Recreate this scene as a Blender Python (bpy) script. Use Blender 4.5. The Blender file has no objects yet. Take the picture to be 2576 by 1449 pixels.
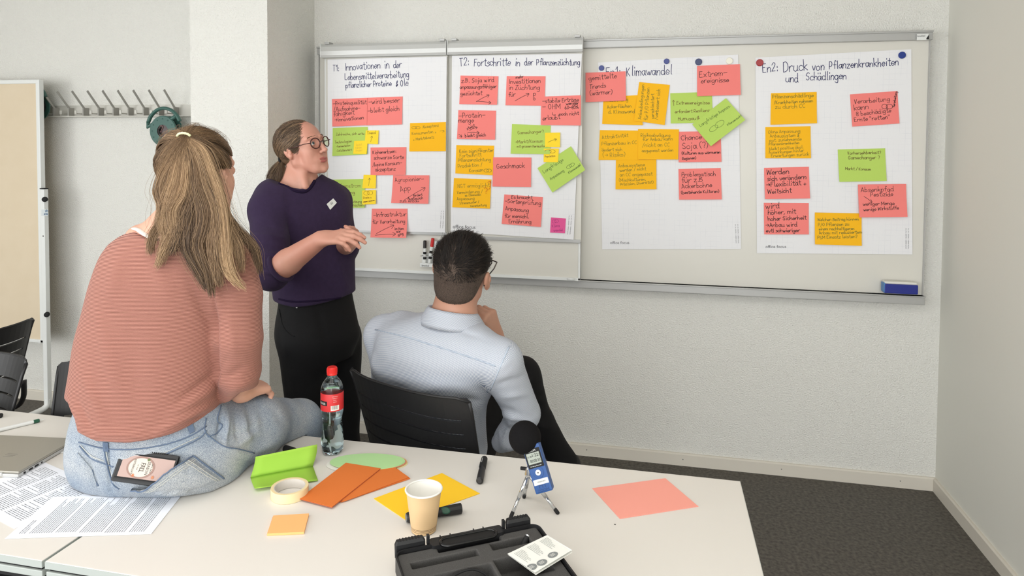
import bpy, bmesh, math, random
import numpy as np
import openvdb
from mathutils import Matrix, Vector
from mathutils.bvhtree import BVHTree

random.seed(7); RNG = np.random.default_rng(11)
SC = bpy.context.scene
# ------------------------------------------------------------------ camera
FPX, YAW, PIT, ROLL, PCX, PCY, EYE = 1706.9, .2117, .036, .0066, 1288.0, 435.3, 1.62
cam = bpy.data.cameras.new('camera'); camo = bpy.data.objects.new('camera', cam)
SC.collection.objects.link(camo); SC.camera = camo
RC = (Matrix.Rotation(YAW, 3, 'Z') @ Matrix.Rotation(math.pi/2-PIT, 3, 'X') @ Matrix.Rotation(ROLL, 3, 'Z'))
camo.matrix_world = Matrix.Translation((0, 0, EYE)) @ RC.to_4x4()
cam.sensor_width = 36; cam.lens = FPX/2576*36; cam.shift_y = (PCY-724.5)/2576; cam.clip_start = .05
# ------------------------------------------------------------------ world, lights, exposure
w = bpy.data.worlds.new('world'); SC.world = w; w.use_nodes = True
w.node_tree.nodes['Background'].inputs[0].default_value = (.96, .985, 1, 1)
w.node_tree.nodes['Background'].inputs[1].default_value = 2.3
def area(name, loc, target, sx, sy, power, col=(1, 1, 1)):
    l = bpy.data.lights.new(name, 'AREA'); l.shape = 'RECTANGLE'; l.size = sx; l.size_y = sy; l.energy = power; l.color = col
    o = bpy.data.objects.new(name, l); SC.collection.objects.link(o); o.location = loc
    o.rotation_euler = (Vector(target)-Vector(loc)).to_track_quat('-Z', 'Y').to_euler(); return o
area('window_fill_light', (-1.9, -2.6, 1.7), (-.6, 3.4, 1.1), 4.5, 1.8, 30, (1, 1, .99))
area('window_fill_light', (-4.7, -.9, 1.6), (1.3, 1.9, 1.1), 2.4, 1.5, 44, (1, 1, 1))  # added fill lamp at the left, brightens the right wall
area('window_fill_light', (1.0, -2.9, 1.5), (-1.9, 3.2, 1.2), 1.6, 1.7, 46, (1, 1, .98))  # added fill lamp behind right, lifts the column's right face; no known window
area('ceiling_lamp_light', (-1.0, .5, 2.78), (-1.0, .5, 0), 3.0, 1.0, 26, (1, .985, .95))
area('ceiling_lamp_light', (.2, -.9, 2.78), (.2, -.9, 0), 1.6, 1.2, 9, (1, .985, .95))
SC.view_settings.view_transform = 'Standard'; SC.view_settings.look = 'None'
SC.view_settings.gamma = 1; SC.view_settings.use_curve_mapping = False
SC.view_settings.exposure = .20
# ------------------------------------------------------------------ helpers
RN = np.array(RC); CN = np.array([0, 0, EYE])
def ray(u, v): return RN @ np.array([(u-PCX)/FPX, -(v-PCY)/FPX, -1.])
def pz(u, v, z): r = ray(u, v); return CN+r*(z-EYE)/r[2]
def py(u, v, y): r = ray(u, v); return CN+r*y/r[1]
def pd(u, v, d): return CN+ray(u, v)*d
def pix(P):
    q = (np.asarray(P)-CN) @ RN; d = -q[..., 2]
    return PCX+FPX*q[..., 0]/d, PCY-FPX*q[..., 1]/d, d
CR = np.array([math.cos(YAW), math.sin(YAW), 0.]); CF = np.array([-math.sin(YAW), math.cos(YAW), 0.]); UP = np.array([0, 0, 1.])
def nrm(v): v = np.asarray(v, float); return v/np.linalg.norm(v)
def lin(c): return tuple(((x/255)/12.92 if x/255 <= .04045 else ((x/255+.055)/1.055)**2.4) for x in c)
MW = {}
def thing(name, loc, label, cat, group=None, rz=0):
    o = bpy.data.objects.new(name, None); SC.collection.objects.link(o); o.empty_display_size = .05
    o.location = loc; o.rotation_euler = (0, 0, rz); MW[o.name] = Matrix.Translation(Vector(loc)) @ Matrix.Rotation(rz, 4, 'Z')
    o['label'] = label; o['category'] = cat
    if group: o['group'] = group
    return o
def tag(o, label=None, cat=None, group=None, kind=None):
    for k, v in (('label', label), ('category', cat), ('group', group), ('kind', kind)):
        if v: o[k] = v
    return o
def mk(name, V, F, m, parent=None, smooth=False, recalc=False, local=False, origin=None):
    V = np.asarray(V, float)
    if parent is not None:
        M4 = MW[parent.name]
        if not local: I = np.array(M4.inverted()); V = V @ I[:3, :3].T+I[:3, 3]
    elif origin is not None: V = V-np.asarray(origin)
    me = bpy.data.meshes.new(name)
    if isinstance(F, np.ndarray):
        n, k = F.shape; me.vertices.add(len(V)); me.vertices.foreach_set('co', V.astype(np.float32).ravel())
        me.loops.add(n*k); me.loops.foreach_set('vertex_index', F.astype(np.int32).ravel())
        me.polygons.add(n); me.polygons.foreach_set('loop_start', np.arange(0, n*k, k, dtype=np.int32))
        me.update(calc_edges=True)
    else: me.from_pydata(V.tolist(), [], F)
    if recalc:
        b = bmesh.new(); b.from_mesh(me); bmesh.ops.recalc_face_normals(b, faces=b.faces); b.to_mesh(me); b.free()
    if smooth: me.polygons.foreach_set('use_smooth', np.ones(len(me.polygons), bool))
    if m is not None: me.materials.append(m)
    o = bpy.data.objects.new(name, me); SC.collection.objects.link(o)
    if parent is not None: o.parent = parent; MW[o.name] = MW[parent.name]
    elif origin is not None: o.location = origin; MW[o.name] = Matrix.Translation(Vector(origin))
    else: MW[o.name] = Matrix.Identity(4)
    return o
def fattr(o, name, arr):
    a = o.data.attributes.new(name, 'FLOAT', 'POINT'); a.data.foreach_set('value', np.asarray(arr, np.float32))
def multi(parts):
    V = []; F = []; n = 0
    for v, f in parts:
        v = np.asarray(v, float); V.append(v); F += [tuple(i+n for i in q) for q in f]; n += len(v)
    return np.vstack(V), F
def box(c, s, ax=None, bev=0):
    """box of full size s about c; ax: 3x3 rows = local axes"""
    b = bmesh.new(); bmesh.ops.create_cube(b, size=1)
    for v in b.verts: v.co = Vector((v.co.x*s[0], v.co.y*s[1], v.co.z*s[2]))
    if bev: bmesh.ops.bevel(b, geom=b.edges[:], offset=bev, segments=2, affect='EDGES', profile=.6)
    V = np.array([v.co[:] for v in b.verts]); b.verts.index_update(); F = [tuple(v.index for v in f.verts) for f in b.faces]; b.free()
    if ax is not None: V = V @ np.asarray(ax, float)
    return V+np.asarray(c, float), F
def bx(x0, x1, y0, y1, z0, z1, bev=0): return box(((x0+x1)/2, (y0+y1)/2, (z0+z1)/2), (x1-x0, y1-y0, z1-z0), bev=bev)
def frames(P):
    P = np.asarray(P, float); T = np.gradient(P, axis=0); T /= np.linalg.norm(T, axis=1)[:, None]+1e-12
    a = np.array([0, 0, 1.]) if abs(T[0] @ [0, 0, 1]) < .9 else np.array([1., 0, 0])
    N = []; n = nrm(np.cross(T[0], a))
    for t in T: n = nrm(n-t*(n @ t)); N.append(n)
    N = np.array(N); return T, N, np.cross(T, N)
def tube(P, r, n=8, cap=True, flat=1.0, up=None, closed=False):
    P = np.asarray(P, float); T, N, B = frames(P)
    if up is not None:
        N = np.cross(T, up); N /= np.linalg.norm(N, axis=1)[:, None]+1e-9; B = np.cross(T, N)
    r = np.broadcast_to(np.asarray(r, float), (len(P),)); a = np.arange(n)*2*np.pi/n
    V = (P[:, None]+r[:, None, None]*(np.cos(a)[None, :, None]*N[:, None]+flat*np.sin(a)[None, :, None]*B[:, None])).reshape(-1, 3)
    F = []; m = len(P)
    for i in range(m if closed else m-1):
        for j in range(n): F.append((i*n+j, i*n+(j+1) % n, ((i+1) % m)*n+(j+1) % n, ((i+1) % m)*n+j))
    if cap and not closed: F.append(tuple(range(n))[::-1]); F.append(tuple((m-1)*n+j for j in range(n)))
    return V, F
def lathe(prof, c=(0, 0, 0), n=32, axis=None, cap=True):
    """prof [(r,z)], about z or about axis"""
    a = np.arange(n)*2*np.pi/n; V = np.array([(r*math.cos(t), r*math.sin(t), z) for r, z in prof for t in a])
    F = [(i*n+j, i*n+(j+1) % n, (i+1)*n+(j+1) % n, (i+1)*n+j) for i in range(len(prof)-1) for j in range(n)]
    if cap: F.append(tuple(range(n))[::-1]); F.append(tuple((len(prof)-1)*n+j for j in range(n)))
    if axis is not None:
        z = nrm(axis); x = nrm(np.cross([.3, 1, .2], z)); V = V @ np.array([x, np.cross(z, x), z])
    return V+np.asarray(c, float), F
def prism(poly, n, t):
    """flat polygon (3D points) given thickness t along n (extruded backwards)"""
    P = np.asarray(poly, float); k = len(P); Q = P-np.asarray(n, float)*t
    return np.vstack([P, Q]), [tuple(range(k)), tuple(range(2*k-1, k-1, -1))]+[(i, i+k, (i+1) % k+k, (i+1) % k) for i in range(k)]
def crom(P, n=6, closed=False):
    P = np.asarray(P, float)
    if len(P) < 3: return P
    Q = np.vstack([P[-1:], P, P[:2]]) if closed else np.vstack([2*P[0]-P[1], P, 2*P[-1]-P[-2]])
    out = []
    for i in range(len(Q)-3):
        a, b, c, d = Q[i:i+4]
        for t in np.arange(n)/n:
            out.append(.5*((2*b)+(c-a)*t+(2*a-5*b+4*c-d)*t*t+(3*b-a-3*c+d)*t**3))
    if not closed: out.append(P[-1])
    return np.array(out)
# ------------------------------------------------------------------ materials
def M(name, col, rough=.6, metal=0, bump=None, var=None, spec=None, emit=0, trans=0, coat=0, sheen=0):
    m = bpy.data.materials.new(name); m.use_nodes = True; nt = m.node_tree; N = nt.nodes; L = nt.links
    b = N['Principled BSDF']; c = (*lin(col), 1); b.inputs['Base Color'].default_value = c
    b.inputs['Roughness'].default_value = rough; b.inputs['Metallic'].default_value = metal
    if spec is not None: b.inputs['Specular IOR Level'].default_value = spec
    if emit: b.inputs['Emission Color'].default_value = c; b.inputs['Emission Strength'].default_value = emit
    if trans: b.inputs['Transmission Weight'].default_value = trans
    if coat: b.inputs['Coat Weight'].default_value = coat
    if sheen: b.inputs['Sheen Weight'].default_value = sheen
    tc = N.new('ShaderNodeTexCoord')
    if var:  # (scale, other colour, contrast)
        n = N.new('ShaderNodeTexNoise'); n.inputs['Scale'].default_value = var[0]; n.inputs['Detail'].default_value = 5
        L.new(tc.outputs['Object'], n.inputs['Vector']); r = N.new('ShaderNodeValToRGB')
        h = .5*var[2]; r.color_ramp.elements[0].position = .5-h; r.color_ramp.elements[1].position = .5+h
        r.color_ramp.elements[0].color = c; r.color_ramp.elements[1].color = (*lin(var[1]), 1)
        L.new(n.outputs['Fac'], r.inputs[0]); L.new(r.outputs[0], b.inputs['Base Color'])
    if bump:  # (scale, strength, distance)
        n = N.new('ShaderNodeTexNoise'); n.inputs['Scale'].default_value = bump[0]; n.inputs['Detail'].default_value = 4
        L.new(tc.outputs['Object'], n.inputs['Vector']); bp = N.new('ShaderNodeBump')
        bp.inputs['Strength'].default_value = bump[1]; bp.inputs['Distance'].default_value = bump[2]
        L.new(n.outputs['Fac'], bp.inputs['Height']); L.new(bp.outputs[0], b.inputs['Normal'])
    return m
def node(nt, typ, **kw):
    n = nt.nodes.new(typ)
    for k, v in kw.items():
        if k.startswith('i_'): n.inputs[int(k[2:])].default_value = v
        else: setattr(n, k, v)
    return n
m_wall = M('wall_plaster', (233, 232, 226), .92, bump=(150, 1.0, .0075), spec=.2)
m_smooth = M('smooth_paint', (224, 223, 214), .8, bump=(9, .08, .004), spec=.25)
m_base = M('baseboard_paint', (214, 208, 196), .5, bump=(30, .05, .001))
m_floor = M('linoleum', (50, 47, 43), .62, var=(70, (104, 98, 90), .50), bump=(60, .1, .001))
m_ceil = M('ceiling_paint', (214, 212, 207), .9)
m_alu = M('anodised_aluminium', (178, 178, 176), .38, .35, spec=.5)
m_alu_d = M('dark_aluminium', (112, 112, 110), .5, .3)  # darker aluminium for the screws and the mounting spacer
m_board = M('enamel_board', (214, 212, 203), .3, var=(1.6, (219, 216, 208), .6), spec=.35)
m_paper = M('flipchart_paper', (232, 232, 235), .85, spec=.2)
m_white = M('white_paint_metal', (226, 228, 226), .35)
m_table = M('table_laminate', (226, 222, 215), .42, spec=.4)
m_tedge = M('table_edge', (176, 182, 178), .5)
m_black = M('black_plastic', (26, 26, 28), .48, bump=(300, .1, .0005))
m_rubber = M('black_rubber', (20, 20, 21), .75)
m_ink = M('black_marker_ink', (38, 20, 22), .7); m_blueink = M('blue_marker_ink', (34, 36, 92), .7)
m_greenink = M('green_marker_ink', (66, 92, 40), .7); m_brownink = M('brown_marker_ink', (104, 58, 26), .7)
m_redink = M('red_marker_ink', (190, 60, 20), .7); m_grid = M('printed_grid', (205, 207, 214), .85); m_print = M('printed_grey', (70, 70, 74), .8)
# grid lines of the flipchart paper
def grid_paper():
    m = bpy.data.materials.new('grid_paper'); m.use_nodes = True; nt = m.node_tree; L = nt.links
    b = nt.nodes['Principled BSDF']; b.inputs['Roughness'].default_value = .85; b.inputs['Specular IOR Level'].default_value = .2
    tc = node(nt, 'ShaderNodeTexCoord'); mp = node(nt, 'ShaderNodeMapping'); mp.inputs['Rotation'].default_value = (math.pi/2, 0, 0)
    br = node(nt, 'ShaderNodeTexBrick'); br.offset = 0; br.inputs['Scale'].default_value = 1; br.inputs['Mortar Size'].default_value = .0007
    br.inputs['Brick Width'].default_value = .0253; br.inputs['Row Height'].default_value = .0253; br.inputs['Mortar Smooth'].default_value = .6
    for k in ('Color1', 'Color2'): br.inputs[k].default_value = (*lin((233, 233, 235)), 1)
    no = node(nt, 'ShaderNodeTexNoise'); no.inputs['Scale'].default_value = 14
    mr = node(nt, 'ShaderNodeValToRGB'); mr.color_ramp.elements[0].position = .42; mr.color_ramp.elements[1].position = .6
    mr.color_ramp.elements[0].color = (*lin((233, 233, 235)), 1); mr.color_ramp.elements[1].color = (*lin((219, 220, 225)), 1)
    L.new(tc.outputs['Object'], mp.inputs[0]); L.new(mp.outputs[0], br.inputs['Vector']); L.new(tc.outputs['Object'], no.inputs['Vector'])
    L.new(no.outputs['Fac'], mr.inputs[0]); L.new(mr.outputs[0], br.inputs['Mortar']); L.new(br.outputs['Color'], b.inputs['Base Color'])
    return m
m_sheet = grid_paper()
# ------------------------------------------------------------------ the room
XR, YB = 1.3175, 3.546
XC = float(py(791, 0, YB)[0]); YC = 3.07; XCL = float(py(477, 0, YC)[0])
def struct(name, vf, m, **k): o = mk(name, *vf, m, **k); o['kind'] = 'structure'; return o
struct('floor', bx(-5.4, 1.5, -3.2, 3.75, -.1, 0), m_floor)
struct('wall_back', bx(-5.4, 1.5, YB, YB+.2, 0, 2.85), m_wall)
struct('wall_right', bx(XR, XR+.2, -3.2, YB, 0, 2.85), m_smooth)
struct('ceiling', bx(-5.4, 1.5, -3.2, 3.75, 2.85, 2.95), m_ceil)
struct('wall_left', bx(-5.4, -5.2, 0, YB, 0, 2.85), m_smooth)
struct('wall_column', bx(XCL, XC, YC, YB, 0, 2.85), m_wall)
def baseb(name, a, b, n, h=.063):
    a = np.array([*a, 0.]); b = np.array([*b, 0.]); n = np.array([*n, 0.]); t = .014
    pr = [(0, 0), (t, 0), (t, h-.006), (t-.005, h), (0, h)]
    V = [p+n*x+UP*z for p in (a, b) for x, z in pr]
    F = [(0, 1, 2, 3, 4), (9, 8, 7, 6, 5)]+[(i, i+5, (i+1) % 5+5, (i+1) % 5) for i in range(5)]
    o = mk(name, V, F, m_base, recalc=True); o['kind'] = 'structure'
    return o
bb = baseb('baseboard_back', (XC, YB), (XR, YB), (0, -1))
for u in (1476, 1718, 1966, 2265):
    p = py(u, 1130+(u-1476)*.1, YB-.0145); p[2] = .034
    mk('screw', *lathe([(.0001, -.0006), (.0028, 0), (.0028, .001)], p, 10, (0, 1, 0)), m_alu_d, bb)
baseb('baseboard_back', (-5.2, YB), (XCL, YB), (0, -1)); baseb('baseboard_right', (XR, -3.2), (XR, YB-.014), (-1, 0))
baseb('baseboard_column', (XCL, YC), (XC, YC), (0, -1)); baseb('baseboard_column', (XC, YC), (XC, YB-.014), (1, 0))
# ------------------------------------------------------------------ whiteboards
YS = 3.5                                                    # face of the main board
zt, zb = 2.177, .905; xl, xr = -1.86, 1.226
wb = thing('whiteboard', (xl, YB, zb), 'long wall mounted enamel whiteboard with grey aluminium rails along the back wall', 'whiteboard')
mk('writing_surface', *bx(xl, xr, YS, YS+.02, zb+.02, zt-.02), m_board, wb)
mk('top_rail', *multi([bx(xl, xr+.004, YS-.022, YS+.03, zt-.043, zt, .004), bx(xl, xr+.004, YS-.03, YS+.01, zt-.009, zt, .002)]), m_alu, wb)
mk('bottom_rail', *multi([bx(xl, xr, YS-.03, YS+.03, zb-.002, zb+.04, .004), bx(xl, xr, YS-.036, YS, zb+.034, zb+.04, .002)]), m_alu, wb)
mk('edge_strip', *bx(xr-.006, xr, YS-.006, YS+.03, zb+.03, zt-.03), m_alu, wb); mk('edge_strip', *bx(xl, xl+.006, YS-.006, YS+.03, zb+.03, zt-.03), m_alu, wb)
mk('mounting_spacer', *bx(xl+.05, xr-.05, YS+.02, YB, zb+.1, zt-.1), m_alu_d, wb)
# sliding board that carries the two flipchart holders
YP = 3.44; pl, pr_ = float(py(818, 300, YP)[0]), float(py(1463, 400, YP)[0]); pzb, pzt = float(py(1457, 704, YP)[2]), float(py(1466, 112, YP)[2])
sb = thing('sliding_board', (pl, YP, pzb), 'large framed sliding whiteboard panel hanging in front of the left half of the board', 'whiteboard')
mk('writing_surface', *bx(pl, pr_, YP, YP+.012, pzb, pzt), m_board, sb)
mk('frame', *multi([bx(pr_-.012, pr_, YP-.006, YP+.014, pzb-.004, pzt, .002), bx(pl, pl+.01, YP-.006, YP+.014, pzb-.004, pzt, .002),
    bx(pl, pr_, YP-.006, YP+.014, pzb-.006, pzb+.01, .002)]), m_white, sb)
kc = py(1436, 702, YP-.012); mk('stopper', *lathe([(.001, -.004), (.02, -.004), (.021, 0), (.021, .004), (.001, .004)], kc, 20, (0, .2, 1)), m_white, sb)
YH = 3.424
def holder(u0, u1, vb0, label):
    x0, x1 = float(py(u0, 140, YH)[0]), float(py(u1, 140, YH)[0]); z1 = 2.135; z0 = vb0
    t = thing('flipchart_holder', (x0, YH, z0), label, 'flipchart holder', 'two flipchart holders on the sliding board')
    mk('back_plate', *bx(x0+.008, x1-.002, YH, YH+.008, z0, z1), m_board, t)
    mk('bottom_strip', *bx(x0+.008, x1-.004, YH-.004, YH+.008, z0-.006, z0+.012, .002), m_alu, t)
    pr = [(0, .045), (-.018, .043), (-.034, .028), (-.041, .004), (-.041, -.018), (-.036, -.03), (0, -.03)]
    V = [(x, YH+.004+a, z1+b) for x in (x0-.006, x1-.001) for a, b in pr]; n = len(pr)
    F = [tuple(range(n))[::-1], tuple(range(n, 2*n))]+[(i, (i+1) % n, (i+1) % n+n, i+n) for i in range(n)]
    mk('clamp_hood', V, F, M('brushed_hood', (205, 206, 204), .35, .25), t, recalc=True)
    mk('end_cap', *bx(x0-.009, x0-.006, YH-.038, YH+.004, z1-.03, z1+.045, .001), m_white, t)
    mk('end_cap', *bx(x1-.001, x1+.002, YH-.038, YH+.004, z1-.03, z1+.045, .001), m_alu, t)
    for xx in (x0+.02, x1-.03): mk('hook', *bx(xx-.012, xx+.016, YH-.02, YH+.03, z1+.044, z1+.056, .002), m_alu, t)
    return x0, x1
holder(817, 1127, 1.164, 'left flipchart holder with silver clamp hood above the sheet titled T1')
holder(1134, 1467, 1.149, 'right flipchart holder with silver clamp hood above the sheet titled T2')
# ------------------------------------------------------------------ handwriting
G = {}
def _g(s):
    for ln in s.strip().split('\n'):
        p = ln.split(' ', 2); G[p[0]] = (float(p[1]), [[(int(q[0], 36), int(q[1], 36)) for q in st.split()] for st in p[2].split('|')])
_g('''a 4.6 46 27 06 04 23 34 46|47 44 53
b 4.6 0b 03|05 17 36 44 23 03
c 4 46 27 06 04 23 44
d 4.8 46 27 06 04 23 44|4b 44 53
e 4.2 05 45 46 27 05 04 23 44
f 3.6 4a 3b 29 23|07 47
g 4.6 46 27 06 04 23 45|47 41 20 01
h 4.6 0b 03|05 27 46 43
i 1.6 17 13|19 1a
j 2 17 11 00|19 1a
k 4.2 0b 03|47 05 15 43
l 2 1b 14 23
m 6.6 07 03|05 17 36 33|35 47 66 63
n 4.6 07 03|05 27 46 43
o 4.6 27 06 04 23 44 46 27
p 4.6 07 00|05 27 46 44 23 04
q 4.6 46 27 06 04 23 45|47 40
r 3.6 07 03|05 27 47
s 3.8 46 27 06 25 44 23 03
t 3.6 2a 24 33 43|08 48
u 4.8 07 04 23 44|47 44 53
v 4.2 07 23 47
w 6.2 07 14 23 36 43 54 67
x 4.2 07 43|47 03
y 4.4 07 24|47 10
z 4.2 07 47|47 03|03 43
ä 4.6 46 27 06 04 23 34 46|47 44 53|09 0a|39 3a
ö 4.6 27 06 04 23 44 46 27|09 0a|39 3a
ü 4.8 07 04 23 44|47 44 53|09 0a|39 3a
A 5.4 03 2a|2a 53|15 45
B 5 0a 03|0a 39 48 07|07 46 44 03
C 5 49 3a 08 05 23 44
D 5.4 0a 03|0a 3a 58 55 33 03
E 4.6 4a 0a|0a 03|03 43|07 37
F 4.4 0a 03|0a 4a|07 37
G 5.4 49 2a 08 05 23 44 46|46 26
H 5 0a 03|4a 43|07 47
I 1.6 1a 13
J 3.6 3a 34 23 04
K 5 0a 03|4a 06|16 43
L 4.4 0a 03|03 43
M 6.4 03 0a|0a 35|35 6a|6a 63
N 5.2 03 0a|0a 43|43 4a
O 5.4 2a 08 05 23 45 48 2a
P 4.8 0a 03|0a 3a 48 36 06
R 5 0a 03|0a 3a 48 36 06|16 43
S 4.8 49 2a 08 17 36 44 23 04
T 5 2a 23|0a 5a
U 5.2 0a 05 23 45 4a
V 5 0a 23|23 4a
W 7 0a 13|13 39|39 53|53 7a
X 5 0a 43|4a 03
Z 4.8 0a 4a|4a 03|03 43
Ö 5.4 2a 08 05 23 45 48 2a|1c 3c
0 4.4 2a 08 05 23 45 48 2a
1 2.6 08 2a|2a 23
2 4.4 08 2a 48 03|03 43
3 4.4 0a 3a 17|17 36 44 23 03
4 4.4 2a 06 46|3a 33
5 4.4 4a 0a|0a 07 36 44 23 03
6 4.4 3a 06 04 23 44 26 05
7 4.4 0a 4a|4a 13
8 4.4 27 08 2a 48 27 05 23 44 27
9 4.4 48 2a 08 27 48|48 33
: 1.8 16 16 17|14 13
. 1.8 13 14
, 1.8 14 02
- 4.4 06 46
– 5 06 56
/ 4 02 4b
( 2.6 2b 09 05 22
) 2.6 0b 29 25 02
? 4 09 2a 48 25|23 24
! 1.6 1a 15|13 14
+ 4.4 26 22|04 44
→ 6.4 06 66|48 66 44
& 4.4 44 15 39 2a 18 35 24 04 23 46
" 2.6 0a 08|2a 28
' 1.6 1a 18
↑ 4 22 2b|09 2b 49
% 5 08 19 28 17 08|4a 03|35 46 54 43 35
_ 4 04 44''')
def stroke_text(txt, jit=.35):
    """polylines of a line of handwriting in glyph units (baseline 0, x height 4)"""
    x = 0; out = []
    for ch in txt:
        if ch == ' ': x += 3.4; continue
        wd, sts = G.get(ch, G['e']); dy = random.uniform(-jit, jit); sl = random.uniform(-.05, .09)
        for st in sts:
            P = np.array([(a, b-3) for a, b in st], float)
            if len(P) > 2: P = P+np.array([[random.uniform(-.22, .22), random.uniform(-.22, .22)] for _ in P])
            P = crom(P, 5) if len(P) > 2 else P; P = np.stack([P[:, 0]+P[:, 1]*sl+x, P[:, 1]+dy], 1); out.append(P)
        x += wd+1.25
    return out, max(x-1.25, 1)
def ribbon(P, w):
    """flat ribbon quads for a 2D polyline"""
    P = np.asarray(P, float); T = np.gradient(P, axis=0); T /= np.linalg.norm(T, axis=1)[:, None]+1e-9
    P = P.copy(); P[0] -= T[0]*w*.4; P[-1] += T[-1]*w*.4
    N = np.stack([-T[:, 1], T[:, 0]], 1)*w/2
    V = np.vstack([P+N, P-N]); n = len(P); return V, [(i, i+1, n+i+1, n+i) for i in range(n-1)]
def write(name, parent, Y, items, mat, w, surf=None):
    """items: (text,u0,v0,u1,v1[,height factor]) baselines, or a list of points; all lie on the plane y=Y"""
    q = lambda u, v: (lambda p: np.array([p[0], p[2]]))(py(u, v, Y))
    def put(nm, parts):
        V, F = multi(parts); off = .0005 if surf is None else surf(V)+.0005
        return mk(nm, np.stack([V[:, 0], np.full(len(V), Y)-off, V[:, 1]], 1), F, mat, parent)
    draw = []; o = None
    for it in items:
        if isinstance(it, tuple) and isinstance(it[0], str):
            a, b = q(it[1], it[2]), q(it[3], it[4]); st, W = stroke_text(it[0]); e = b-a; s = np.linalg.norm(e)/W; e = e/np.linalg.norm(e)
            hs = s*(it[5] if len(it) > 5 else 1.18); u = np.array([-e[1], e[0]])
            o = put(name, [ribbon(a+P[:, :1]*s*e+P[:, 1:]*hs*u, w) for P in st])
        else: draw.append(ribbon(crom([q(*p) for p in it], 4), w))
    if draw: o = put('drawn_mark', draw)
    return o
def ring(cx, cy, rx, ry, rot=0, n=12):
    a = np.linspace(0, 2*np.pi+.3, n); c, s = math.cos(math.radians(rot)), math.sin(math.radians(rot))
    return [(cx+rx*math.cos(t)*c+ry*math.sin(t)*s, cy-rx*math.cos(t)*s+ry*math.sin(t)*c) for t in a]
def arrow(u0, v0, u1, v1, h=8):
    a = math.atan2(v1-v0, u1-u0); return [[(u0, v0), ((u0+u1)/2, (v0+v1)/2-1), (u1, v1)],
        [(u1-h*math.cos(a-.55), v1-h*math.sin(a-.55)), (u1, v1), (u1-h*math.cos(a+.55), v1-h*math.sin(a+.55))]]
NC = {'pink': M('salmon_note', (243, 134, 128), .8, spec=.15), 'amber': M('amber_note', (248, 186, 38), .8, spec=.15),
      'green': M('green_note', (184, 212, 104), .8, spec=.15), 'yellow': M('yellow_note', (253, 218, 60), .8, spec=.15), 'magenta': M('magenta_note', (226, 94, 152), .8, spec=.15)}
def note(c, Y, cs, label, items, ink=None, w=.0022, curl=.006, group=None):
    TL, TR, BR, BL = [py(u, v, Y) for u, v in cs]; n = 8; org = (TL+TR)/2
    du = TR-TL; dv = BL-TL; L2 = dv @ dv; k = random.uniform(.6, 1.3)*curl; sk = random.uniform(-.35, .35)
    def surf(p):
        d = np.stack([p[:, 0]-TL[0], p[:, 1]-TL[2]], 1); A = np.array([[du[0], dv[0]], [du[2], dv[2]]]); st = np.linalg.solve(A, d.T)
        s, t = np.clip(st[0], 0, 1), np.clip(st[1], 0, 1); return k*(t**2)*(1+sk*(2*s-1))+.0012*np.abs(s-.5)*t
    g = np.array([(TL*(1-s)+TR*s)*(1-t)+(BL*(1-s)+BR*s)*t for t in np.linspace(0, 1, n) for s in np.linspace(0, 1, n)])
    off = surf(g[:, [0, 2]]); V1 = g.copy(); V1[:, 1] -= off+.0003; V2 = g.copy(); V2[:, 1] -= off-.0002; N = n*n
    F = [(i*n+j, (i+1)*n+j, (i+1)*n+j+1, i*n+j+1) for i in range(n-1) for j in range(n-1)]; F += [tuple(x+N for x in f[::-1]) for f in F]
    for i in range(n-1):
        for a, b in ((i, i+1), ((n-1)*n+i+1, (n-1)*n+i), ((i+1)*n, i*n), (i*n+n-1, (i+1)*n+n-1)): F.append((a, b, b+N, a+N))
    o = mk('sticky_note', np.vstack([V1, V2]), F, NC[c], origin=org)
    tag(o, label, 'sticky note', group)
    if items: write('handwriting', o, Y, items, ink or m_ink, w, lambda v: surf(v)+.0003)
    return o, surf
def sheet(Y, cs, label, title, group, logo, code, curl=.002):
    TL, TR, BR, BL = [py(u, v, Y) for u, v in cs]; n = 7
    g = np.array([(TL*(1-s)+TR*s)*(1-t)+(BL*(1-s)+BR*s)*t for t in np.linspace(0, 1, n) for s in np.linspace(0, 1, n)])
    g[:, 1] -= .0003
    F = [(i*n+j, (i+1)*n+j, (i+1)*n+j+1, i*n+j+1) for i in range(n-1) for j in range(n-1)]
    V = np.vstack([g, g+np.array([0, .0008, 0])]); N = n*n; F += [tuple(x+N for x in f[::-1]) for f in F]
    for i in range(n-1):
        for a, b in ((i, i+1), ((n-1)*n+i+1, (n-1)*n+i), ((i+1)*n, i*n), (i*n+n-1, (i+1)*n+n-1)): F.append((a, b, b+N, a+N))
    o = mk('flipchart_sheet', V, F, m_sheet, origin=(TL+TR)/2); tag(o, label, 'flipchart paper', group)
    write('title', o, Y, [(*q_, 1.6) for q_ in title], m_blueink, .0030, lambda v: np.full(len(v), .0003))
    if logo: printed('printed_mark', 'office focus', py(*logo[0], Y-.0009), py(*logo[1], Y-.0009), UP, m_print, o)
    if code:
        for k, s in enumerate(('Art. Nr. 020296 / 1.00060 blanko', 'Art. Nr. 020730 / 1.00060 kariert')):
            printed('printed_code', s, py(code[0][0]-k*6, code[0][1], Y-.0009), py(code[1][0]-k*6, code[1][1], Y-.0009), (1, 0, 0), m_print, o, .9)
    return o
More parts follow.
